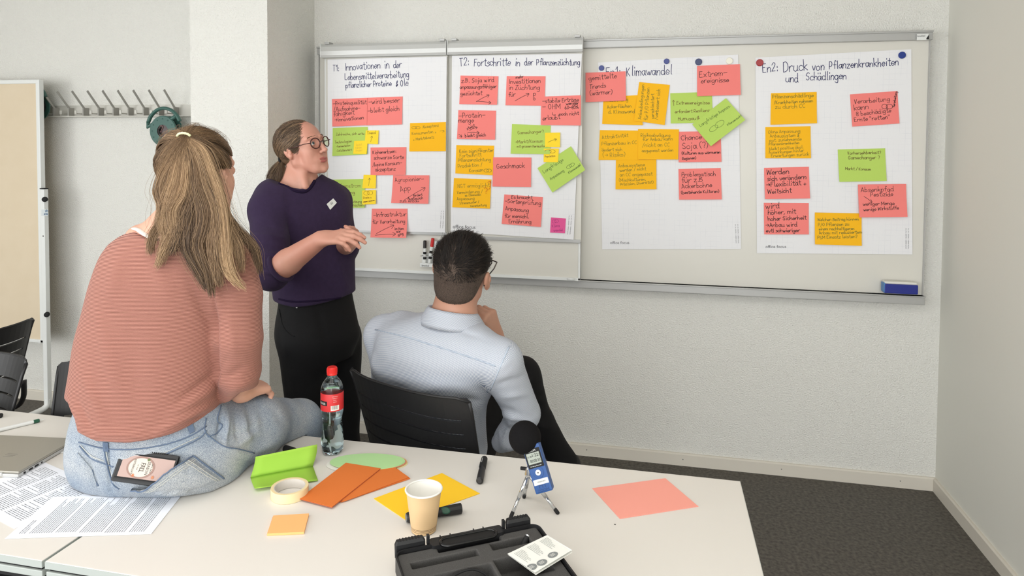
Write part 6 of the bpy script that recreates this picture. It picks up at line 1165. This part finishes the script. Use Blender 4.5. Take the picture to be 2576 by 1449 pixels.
# water bottle
c = pz(836, 1138, TZ); bt = thing('water_bottle', c, 'clear plastic water bottle with red cap and red label standing at the far table edge', 'bottle')
prof = [(.001, .006), (.012, .004), (.024, .001), (.0295, .006), (.0318, .02), (.0322, .035), (.0312, .05), (.029, .068), (.0272, .083), (.0268, .094), (.028, .106), (.0305, .118), (.0318, .128), (.0318, .170), (.0315, .184), (.030, .194), (.026, .205), (.0195, .214), (.0145, .221), (.0125, .226), (.0125, .232)]
PV = []; nA = 60
for r_, z_ in crom([(a, b) for a, b in prof], 4):
    for k in range(nA):
        a = k*2*np.pi/nA; w_ = max(0, 1-z_/.03); rr = r_*(1-.13*w_*(.5+.5*math.cos(5*a)) if z_ < .03 else 1)+(.0006*math.sin(z_*900) if .078 < z_ < .104 else 0)-(.0012*max(0, math.cos(5*a+z_*40)) if .03 < z_ < .078 else 0)
        PV.append((c[0]+rr*math.cos(a), c[1]+rr*math.sin(a), c[2]+z_+(.007*w_*(.5+.5*math.cos(5*a)))*(r_ > .004)))
nR = len(PV)//nA; F = [(i*nA+j, i*nA+(j+1) % nA, (i+1)*nA+(j+1) % nA, (i+1)*nA+j) for i in range(nR-1) for j in range(nA)]
gm = bpy.data.materials.new('clear_pet'); gm.use_nodes = True; b = gm.node_tree.nodes['Principled BSDF']; b.inputs['Transmission Weight'].default_value = 1; b.inputs['Roughness'].default_value = .04; b.inputs['IOR'].default_value = 1.38; b.inputs['Base Color'].default_value = (.80, .90, .93, 1)
mk('bottle_body', PV, F, gm, bt, smooth=True)
wm = bpy.data.materials.new('water'); wm.use_nodes = True; b = wm.node_tree.nodes['Principled BSDF']; b.inputs['Transmission Weight'].default_value = 1; b.inputs['Roughness'].default_value = 0; b.inputs['IOR'].default_value = 1.2; b.inputs['Base Color'].default_value = (.86, .94, .96, 1)
mk('water', *lathe([(max(r_-.0012, .0005), z_+.0012) for r_, z_ in prof if z_ < .186]+[(.0285, .188), (.0001, .188)], c, 48, cap=False), wm, bt, smooth=True)
mk('cap', *multi([lathe([(.001, .250), (.0125, .250), (.0142, .247), (.0142, .234), (.0146, .232), (.0146, .228)], c, 40)]+[box(c+[.0144*math.cos(a), .0144*math.sin(a), .240], (.0009, .0009, .012)) for a in np.linspace(0, 2*np.pi, 40, endpoint=False)]), M('red_cap', (222, 38, 32), .4), bt)
lb = mk('label', *lathe([(.0322, .130), (.0324, .131), (.0324, .1795), (.0322, .180)], c, 60, cap=False), M('red_label', (206, 46, 50), .45), bt, smooth=True)
def wraptext(name, s, c, r, z, h, az, mat, parent, ratio=.7):
    """lettering bent round a cylinder, centred on azimuth az"""
    cu = bpy.data.curves.new('t', 'FONT'); cu.body = s; cu.resolution_u = 2; ob = bpy.data.objects.new('t', cu); SC.collection.objects.link(ob); me = bpy.data.meshes.new_from_object(ob.evaluated_get(bpy.context.evaluated_depsgraph_get()))
    V = np.array([v.co[:] for v in me.vertices]); F = [tuple(p.vertices) for p in me.polygons]; bpy.data.objects.remove(ob); bpy.data.curves.remove(cu); bpy.data.meshes.remove(me)
    x = (V[:, 0]-V[:, 0].mean())*h*ratio/.7; y = V[:, 1]*h/.7; a = az+x/r; return mk(name, np.stack([c[0]+r*np.cos(a), c[1]+r*np.sin(a), c[2]+z+y], 1), F, mat, parent)
az0 = math.atan2(-c[1], -c[0]); m_lw = M('label_white', (236, 232, 226), .6)
def patchcyl(name, a0, a1, z0_, z1_, r, mat, par): aa = np.linspace(a0, a1, 8); V = [(c[0]+r*math.cos(a), c[1]+r*math.sin(a), c[2]+z) for z in (z0_, z1_) for a in aa]; return mk(name, V, [(i, i+1, i+9, i+8) for i in range(7)], mat, par)
patchcyl('barcode_field', az0-.12, az0+.62, .1335, .1475, .0326, m_lw, lb)
for k in range(22): a = az0-.06+k*.028; patchcyl('barcode_bar', a, a+random.choice((.007, .012, .016)), .1365, .1470, .0327, m_rubber, lb) if k < 20 else None
patchcyl('nameplate', az0-1.25, az0-.45, .147, .160, .0326, m_rubber, lb); wraptext('print', 'RHÄZÜNSER', c,   .0328, .1500, .006, az0-1.0, m_lw, lb, .55)
for k, s_ in enumerate(('natürliches Mineralwasser', 'mit Kohlensäure 50 cl', 'Mineral water', 'Nettoinhalt 0,5 l')): wraptext('print', s_, c, .0327,   .1725-.0052*k, .0022, az0+.25, m_lw, lb, .5)
# audio recorder on a mini tripod
F1, F2, F3 = pz(1405, 1293, TZ), pz(1318, 1252, TZ), pz(1284, 1303, TZ); apx = (F1+F2+F3)/3+UP*.088+np.array([-.006, .0, 0])
rec = thing('mini_tripod', (F1+F2+F3)/3, 'small chrome tripod with rubber feet standing on the table', 'tripod'); m_chr = M('chrome', (200, 202, 204), .18, .9)
for Fp in (F1, F2, F3):
    d_ = nrm(apx-Fp); lg = mk('leg', *multi([tube([Fp+d_*.012, Fp+d_*.05], .0042, 10), tube([Fp+d_*.048, apx], .0050, 10)]), m_chr, rec, smooth=True); mk('rubber_foot', *lathe([(.001, 0), (.004, .0004), (.0048, .004), (.0046, .014), (.001, .0142)], Fp, 14, d_), m_rubber, lg, smooth=True)
mk('head', *multi([lathe([(.009, -.004), (.010, 0), (.008, .014), (.004, .018), (.004, .024)], apx, 20, (0, 0, 1))]), m_chr, rec); mk('screw_lever', *box(apx+[-.012, .0, .012], (.018, .006, .008), None, .002), m_rubber, rec)
Yl = nrm(CR*-.305+UP*.93-CF*-.22); Nf = -CF*.96+UP*.18-CR*.22; Nf = nrm(Nf-Yl*(Nf @ Yl)); Xl = np.cross(Yl, Nf); Xl = nrm(Xl) if Xl @ CR > 0 else -nrm(Xl); Rm_ = np.array([Xl, Yl, Nf]); rcn = pd(1352, 1178, 1.622)
rr = thing('audio_recorder', rcn-Yl*.055, 'blue handheld audio recorder with black foam windshield mounted on the mini tripod', 'recorder'); m_rb = M('blue_recorder', (38, 78, 138), .45)
loc = lambda x, y, z: rcn+np.array([x, y, z]) @ Rm_
def lbox(x0, x1, y0, y1, z0_, z1_, bev=0): return box(loc((x0+x1)/2, (y0+y1)/2, (z0_+z1_)/2), (x1-x0, y1-y0, z1_-z0_), Rm_, bev)
mk('body', *lbox(-.0215, .0215, -.056, .056, -.022, .004, .004), m_rb, rr); mk('face_panel', *lbox(-.0195, .0195, .003, .047, .0035, .0052, .001), m_rubber, rr)
sc_ = mk('display', *lbox(-.0160, .0160, .0125, .038, .0050, .0058), M('lcd', (150, 156, 146), .3, emit=.12), rr)
def ltext(nm, s_, x0, x1, y, mat, par, z=.0064, hs=1.): return printed(nm, s_, loc(x0, y, z), loc(x1, y, z), Yl, mat, par, hs)
ltext('print', 'ZOOM', -.009, .009, .0405, m_white, rr, .0056); ltext('digits', '00:00:33', -.0105, .0145, .0165, m_rubber, sc_, hs=1.3); ltext('digits', '1:22:', -.002, .0145, .0285, m_rubber, sc_); ltext('digits', '|-| 48', -.0145, -.004, .0285, m_rubber, sc_); ltext('print', 'H1 Handy Recorder', -.014, .014, .0065, m_white, rr, .0056)
mk('round_button', *lathe([(.0125, 0), (.013, .001), (.013, .0018), (.0125, .002)], loc(0, -.0085, .003), 32, Nf), m_rb, rr); mk('record_button', *lathe([(.0064, .0), (.0066, .003), (.006, .0036), (.0001, .0036)], loc(0, -.0085, .003), 28, Nf, False), m_white, rr); mk('record_dot', *lathe([(.0015, .0), (.0015, .0006), (.0001, .0006)], loc(0, -.0085, .0066), 12, Nf, False), m_rubber, rr)
stk = mk('white_sticker', *lbox(-.018, .0185, -.036, -.0235, .0038, .0046), m_white, rr); ltext('print', '1000004851', -.009, .012, -.0312, m_rubber, stk, .0049)
m_emb = M('embossed_blue', (26, 58, 108), .5); ltext('print', 'H1', -.008, .008, -.044, m_emb, rr, .0044); ltext('print', 'ZOOM', -.014, .014, -.0525, m_emb, rr, .0044)
mk('lamp', *lbox(-.0035, .0035, .0515, .0535, .0035, .0048), M('red_lamp', (255, 60, 70), .3, emit=1.5), rr); mk('side_button', *multi([lbox(-.0235, -.021, .02+.012*-k, .028+.012*-k, -.013, -.005, .0008) for k in range(3)]), m_rubber, rr)
V, F = lathe([(.0395*math.sin(a), -.0395*math.cos(a)) for a in np.linspace(.03, 3.11, 26)], pd(1320.5, 1100.5, 1.655), 40, Yl); mk('foam_windshield', V, F, M('black_foam', (22, 21, 22), .95, bump=(420, .8, .001), spec=.1), rr, smooth=True)
# ------------------------------------------------------------------ recorder case with foam inlay
P1, P2, P3 = pz(990, 1387, .792), pz(1352, 1314, .792), pz(1467, 1443, .792); e1 = P2-P1; LW = np.linalg.norm(e1); e1 = e1/LW; e2 = np.array([e1[1], -e1[0], 0.]); LD = .245; CH = .052
cs_ = thing('recorder_case', (P1+P2)/2*[1, 1, 0]+e2*LD/2+[0, 0, TZ], 'open black plastic case with dark foam inlay at the bottom edge of the picture', 'case')
cl = lambda x, y, z: np.array([P1[0], P1[1], TZ])+e1*x+e2*y+UP*z
def stad(x0, x1, y0, y1, r, z, n=8):
    out = []
    for cx_, cy_, a0 in ((x1-r, y1-r, 0), (x0+r, y1-r, 90), (x0+r, y0+r, 180), (x1-r, y0+r, 270)):
        for k in range(n+1): a = math.radians(a0+90*k/n); out.append(cl(cx_+r*math.cos(a), cy_+r*math.sin(a), z))
    return out
def ringwall(rings, closed_top=False):
    n = len(rings[0]); V = np.vstack(rings); F = [(i*n+j, i*n+(j+1) % n, (i+1)*n+(j+1) % n, (i+1)*n+j) for i in range(len(rings)-1) for j in range(n)]; F.append(tuple(range(n))); F.append(tuple((len(rings)-1)*n+j for j in range(n))); return V, F
mk('tray', *ringwall([stad(.006, LW-.006, .006, LD-.006, .02, .001), stad(0, LW, 0, LD, .022, .02), stad(0, LW, 0, LD, .022, CH), stad(.0035, LW-.0035, .0035, LD-.0035, .019, CH), stad(.0045, LW-.0045, .0045, LD-.0045, .018, .008)]), m_black, cs_, recalc=True)
# foam with cut-outs, positions read on the foam's top
zf = CH-.006; toL = lambda u, v: (lambda p: ((p-P1) @ e1, (p-P1) @ e2))(pz(u, v, TZ+zf))
def bxp(x0, x1, y0, y1, z0_, z1_, op='u', k=.0015):
    c_ = cl((x0+x1)/2, (y0+y1)/2, (z0_+z1_)/2); h_ = np.array([(x1-x0)/2, (y1-y0)/2, (z1_-z0_)/2])
    def fn(X, Y, Z):
        q = [np.abs((X-c_[0])*a[0]+(Y-c_[1])*a[1]+(Z-c_[2])*a[2])-h_[i] for i, a in enumerate((e1, e2, UP))]; return np.maximum(np.maximum(q[0], q[1]), q[2])
    ext = np.abs(e1)*h_[0]+np.abs(e2)*h_[1]+UP*h_[2]; return Pr(fn, c_-ext, c_+ext, k, op)
cuts = []
for (a, b), dpt in ((((1027, 1404), (1226, 1376)), .028), (((1046, 1436), (1240, 1440)), .036), (((1245, 1364), (1352, 1360)), .03), (((1272, 1402), (1420, 1436)), .036)):
    x0, y0 = toL(*a); x1, y1 = toL(*b); x0, x1 = sorted((x0, x1)); y0, y1 = sorted((y0, y1)); cuts.append((x0, x1, y0, y1, dpt))
xs = [c_ for c_ in cuts]
cuts = [(.026, .165, .040, .062, .026), (.030, .178, .094, .150, .036), (.197, .285, .030, .056, .03), (.186, .292, .088, .160, .036), (.03, .17, .17, .225, .034)]
fo_ = [bxp(.006, LW-.006, .006, LD-.006, .009, zf)]+[bxp(a, b, c_, d_, zf-e_, zf+.02, 's') for a, b, c_, d_, e_ in cuts]+[bxp(.09, .225, -.02, .024, zf-.02, zf+.02, 's', .006)]
V, Q = mesher(fo_, *bounds(fo_, .01), .0021); fm = mk('foam_inlay', V, Q, M('grey_foam', (74, 73, 72), .95, bump=(900, 1, .0012), var=(700, (96, 94, 92), .5), spec=.1), cs_)
# handle with its oval opening and the two latches
mk('handle_block', *ringwall([stad(.078, .238, -.018, .012, .006, CH-.022), stad(.078, .238, -.018, .012, .006, CH+.001)]), m_black, cs_, recalc=True)
so = [cl(.158+(.045 if math.cos(a) > 0 else -.045)+.016*math.cos(a), .010+.0155*math.sin(a), CH+.003) for a in np.linspace(.01, 2*np.pi+.01, 40, endpoint=False)]
mk('grip_ring', *tube(so, .0032, 8, closed=True, up=UP), M('glossy_black', (16, 16, 17), .25), cs_, smooth=True); mk('grip_recess_shade', so, [tuple(range(40))], M('recess_shade_black', (12, 12, 12), .6), cs_)  # flat dark sheet inside the ring, painted shade of the oval opening
for x0, x1 in ((.004, .068), (.248, .306)):
    la = mk('latch', *ringwall([stad(x0, x1, -.010, -.003, .003, CH-.018), stad(x0, x1, -.016, -.004, .004, CH+.007), stad(x0+.004, x1-.004, -.018, -.008, .003, CH+.013)]), m_black, cs_, recalc=True)
    for k in range(7): mk('grip_rib', *box(cl(x0+.012+k*.0065, -.013, CH+.013), (.003, .011, .002), np.array([e1, e2, UP]), .0006), m_rubber, la)
    mk('latch_hook', *box(cl((x1+.006) if x0 < .1 else (x0-.006), -.008, CH+.006), (.006, .008, .020), np.array([e1, e2, UP]), .001), m_black, la)
for k in range(4): mk('stiffening_rib', *box(cl(.102+.022*k+(.03 if k > 1 else 0), -.012, CH+.003), (.0018, .010, .004), np.array([e1, e2, UP])), m_black, cs_)
# cable, battery, leaflet lying in the case
def tubeL(name, pts, r, mat, label=None, cat=None, par=None): return None
cbl = thing('usb_cable', cl(.10, .12, .03), 'coiled black cable lying in the left compartment of the foam case', 'cable')
for k, (dx, rr_, zz) in enumerate(((0, .034, .034), (.012, .038, .038), (-.010, .030, .042))):
    P = [cl(.105+dx+rr_*1.35*math.cos(a), .124+rr_*.62*math.sin(a), zz-.016+.004*math.sin(3*a+k)) for a in np.linspace(0, 2*np.pi, 36, endpoint=False)]; mk('loop', *tube(P, .0021, 8, closed=True), m_rubber, cbl, smooth=True)
P = [cl(*q) for q in ((.045, .142, .022), (.075, .118, .034), (.10, .106, .044), (.135, .102, .046), (.160, .108, .036), (.172, .122, .024))]; mk('loop', *tube(crom(P, 6), .0023, 8), m_rubber, cbl, smooth=True)
mk('plug', *box(cl(.046, .143, .026), (.022, .011, .007), np.array([nrm(e1-e2*.4), nrm(e2+e1*.4), UP]), .002), m_rubber, cbl); mk('plug_contact', *box(cl(.030, .149, .026), (.012, .009, .0045), np.array([nrm(e1-e2*.4), nrm(e2+e1*.4), UP])), m_chr, cbl)
ps = thing('zip_pouch', cl(.10, .195, .02), 'black zipped pouch in the near foam compartment with a small metal zip pull', 'pouch')
solid('pouch_body', [ell(cl(.10, .198, .026), (.066, .026, .014), np.array([e1, e2, UP]))], .003, m_rubber, ps); mk('zip', *tube(crom([cl(.04, .185, .038), cl(.10, .172, .043), (cl(.165, .176, .040))], 6), .0018, 6), m_black, ps, smooth=True); mk('zip_pull', *multi([box(cl(.170, .172, .046), (.014, .005, .0025), np.array([nrm(e1+e2*.7), nrm(e2-e1*.7), UP]), .001), tube([cl(.164, .168, .045), cl(.160, .164, .047), cl(.164, .161, .045)], .001, 6)]), m_chr, ps)
bt_a = cl(.268, .040, .026); bd = nrm(e1*.55-e2*.35+UP*.55); ba = thing('battery', bt_a, 'round battery end sticking out of the upper right foam slot', 'battery')
mk('cell', *lathe([(.001, 0), (.0068, .0004), (.007, .002), (.007, .036), (.0066, .0375)], bt_a-bd*.012, 24, bd), m_rubber, ba); mk('terminal', *lathe([(.0066, .0374), (.0066, .040), (.003, .0402), (.0028, .0412), (.0001, .0412)], bt_a-bd*.012, 24, bd, False), m_chr, ba)
lc = [pz(*q, .802) for q in ((1276.5, 1393), (1376, 1346), (1438, 1383.7), (1345.7, 1440.3))]; lf = thing('folded_leaflet', sum(lc)/4, 'white folded leaflet with grey printed circles resting across the foam case', 'leaflet')
m_lf = M('leaflet_paper', (240, 240, 234), .75)
top_ = mk('top_leaf', *prism(lc, nrm(np.cross(lc[1]-lc[0], lc[3]-lc[0]))*-1, .0004), m_lf, lf, recalc=True); mk('under_leaf', *prism([p-UP*(.003+.002*(i in (2, 3)))+e1*.002 for i, p in enumerate(lc)], (0, 0, 1), .0004), m_lf, lf, recalc=True)
mk('fold_edge', *tube([lc[2]-UP*.001, (lc[2]+lc[1])/2-UP*.0012, lc[1]-UP*.001], .0015, 6), m_lf, lf, smooth=True)
lu, lv = lc[1]-lc[0], lc[3]-lc[0]; lq = lambda s, t_: lc[0]*(1-s)*(1-t_)+lc[1]*s*(1-t_)+lc[2]*s*t_+lc[3]*(1-s)*t_+UP*.0006; m_gy = M('grey_print', (134, 138, 138), .8)
for s, t_ in ((.62, .80), (.30, .84), (.06, .80)):
    P = [lq(s+.115*math.cos(a), t_+.115*math.sin(a)*.95) for a in np.linspace(0, 2*np.pi, 26, endpoint=False)]; P = [p for p in P]; o = mk('grey_circle', P, [tuple(range(26))], m_gy, top_) if s > .2 else mk('grey_circle', [lq(max(.01, s+.115*math.cos(a)), t_+.115*math.sin(a)) for a in np.linspace(0, 2*np.pi, 26, endpoint=False)], [tuple(range(26))], m_gy, top_)
    for k in range(3): mk('print', [lq(s-.045+.012*k*0+dx, t_+(-.04+.035*k)+dy)+UP*.0003 for dx, dy in ((-.02, 0), (.09, 0), (.09, .012), (-.02, .012))], [(0, 1, 2, 3)], m_lf, o)
V, F, n = [], [], 0
for s0 in (.10, .42, .74):
    for k in range(6):
        t0 = .10; s = s0+.036*k; w_ = (.5, .42, .5, .46, .3, .2)[k]
        while t0 < .10+w_:
            ww = random.uniform(.02, .06); V += [lq(s, t0), lq(s+.008, t0), lq(s+.008, min(t0+ww, .1+w_)), lq(s, min(t0+ww, .1+w_))]; F.append((n, n+1, n+2, n+3)); n += 4; t0 += ww+.012
mk('printed_text', V, F, m_gy, top_)['kind'] = 'stuff'
# small crumb on the table
o = mk('paper_crumb', *box(pz(1547, 1319, TZ+.001), (.004, .0018, .0012), None, .0004), m_rubber, origin=pz(1547, 1319, TZ)); tag(o, 'tiny dark crumb on the white table below the salmon card', 'crumb')
# ------------------------------------------------------------------ phone in the back pocket
pc = [(318, 1157), (450, 1187), (418, 1232), (284, 1203)]; Xp, Np = drape(bvh_jeans, [(p[0], p[1]) for p in pc], .0)
nP = nrm(Np.mean(0)*.85+np.array([0, 0, .55])); PL = Xp[0]*.5+Xp[3]*.5; PR = Xp[1]*.72+Xp[2]*.28; eL = PR-PL; eL = nrm(eL-nP*(eL @ nP)); cP = PL+eL*.067+nP*.012; eW = np.cross(nP, eL); eW = eW if eW @ (Xp[3]-Xp[0]) > 0 else -eW; cP = cP-eW*.009; RmP = np.array([eL, eW, nP])
ph_ = thing('phone', cP, 'smartphone in a rugged black case tucked into the back pocket of the jeans', 'phone')
pl_ = lambda x, y, z: cP+np.array([x, y, z]) @ RmP
mk('case', *box(pl_(0, 0, 0), (.144, .074, .013), RmP, .005), m_black, ph_); mk('case_bumper', *multi([box(pl_(-.045+.005*k, -.0365, .002), (.0026, .003, .010), RmP, .0006) for k in range(18)]+[tube([pl_(-.064, -.027, .0068), pl_(.066, -.027, .0068)], .0012, 6), tube([pl_(-.064, .027, .0068), pl_(.066, .027, .0068)], .0012, 6)]), m_rubber, ph_)
sk = mk('back_print', *box(pl_(.004, 0, .0066), (.126, .050, .0008), RmP), M('printed_insert', (176, 150, 142), .5), ph_)
ce = pl_(-.010, .0, .0075); mk('printed_ring', *multi([([ce+eL*.034*math.cos(a)*k+eW*.034*math.sin(a)*k*.72+nP*.0002 for k in (1.0, .86) for a in np.linspace(0, 2*np.pi, 40, endpoint=False)], [(i, (i+1) % 40, (i+1) % 40+40, i+40) for i in range(40)])]), M('dusty_brown', (150, 120, 110), .6), sk)
mk('printed_disc', [ce+eL*.0292*math.cos(a)+eW*.0292*math.sin(a)*.72+nP*.0001 for a in np.linspace(0, 2*np.pi, 40, endpoint=False)], [tuple(range(40))], M('cream_disc', (206, 196, 184), .6), sk)
m_pt = M('dark_lettering', (48, 40, 40), .6)
for x, s_, hw_, hs in ((.024, 'MY FAV', .010, 1), (.0145, 'SEASON', .0145, 1.2), (.007, 'IS THE', .006, .9), (-.0015, 'FALL', .0105, 1.6), (-.0085, 'OF THE', .006, .9), (-.020, 'PATRIARCHY', .0165, 1.3)):
    printed('print', s_, ce+eL*x-eW*hw_+nP*.0005, ce+eL*x+eW*hw_+nP*.0005, eL, m_pt, sk, hs)
for x, y, cc3 in ((.014, -.019, (92, 108, 62)), (-.012, .019, (186, 110, 70)), (.036, .018, (190, 120, 80))): mk('printed_leaf', [ce+eL*(x+.005*math.cos(a)*(1 if k % 2 else .45))+eW*(y+.005*math.sin(a)*(1 if k % 2 else .45))+nP*.0004 for k, a in enumerate(np.linspace(0, 2*np.pi, 14, endpoint=False))], [tuple(range(14))], M('leaf_print', cc3, .6), sk)
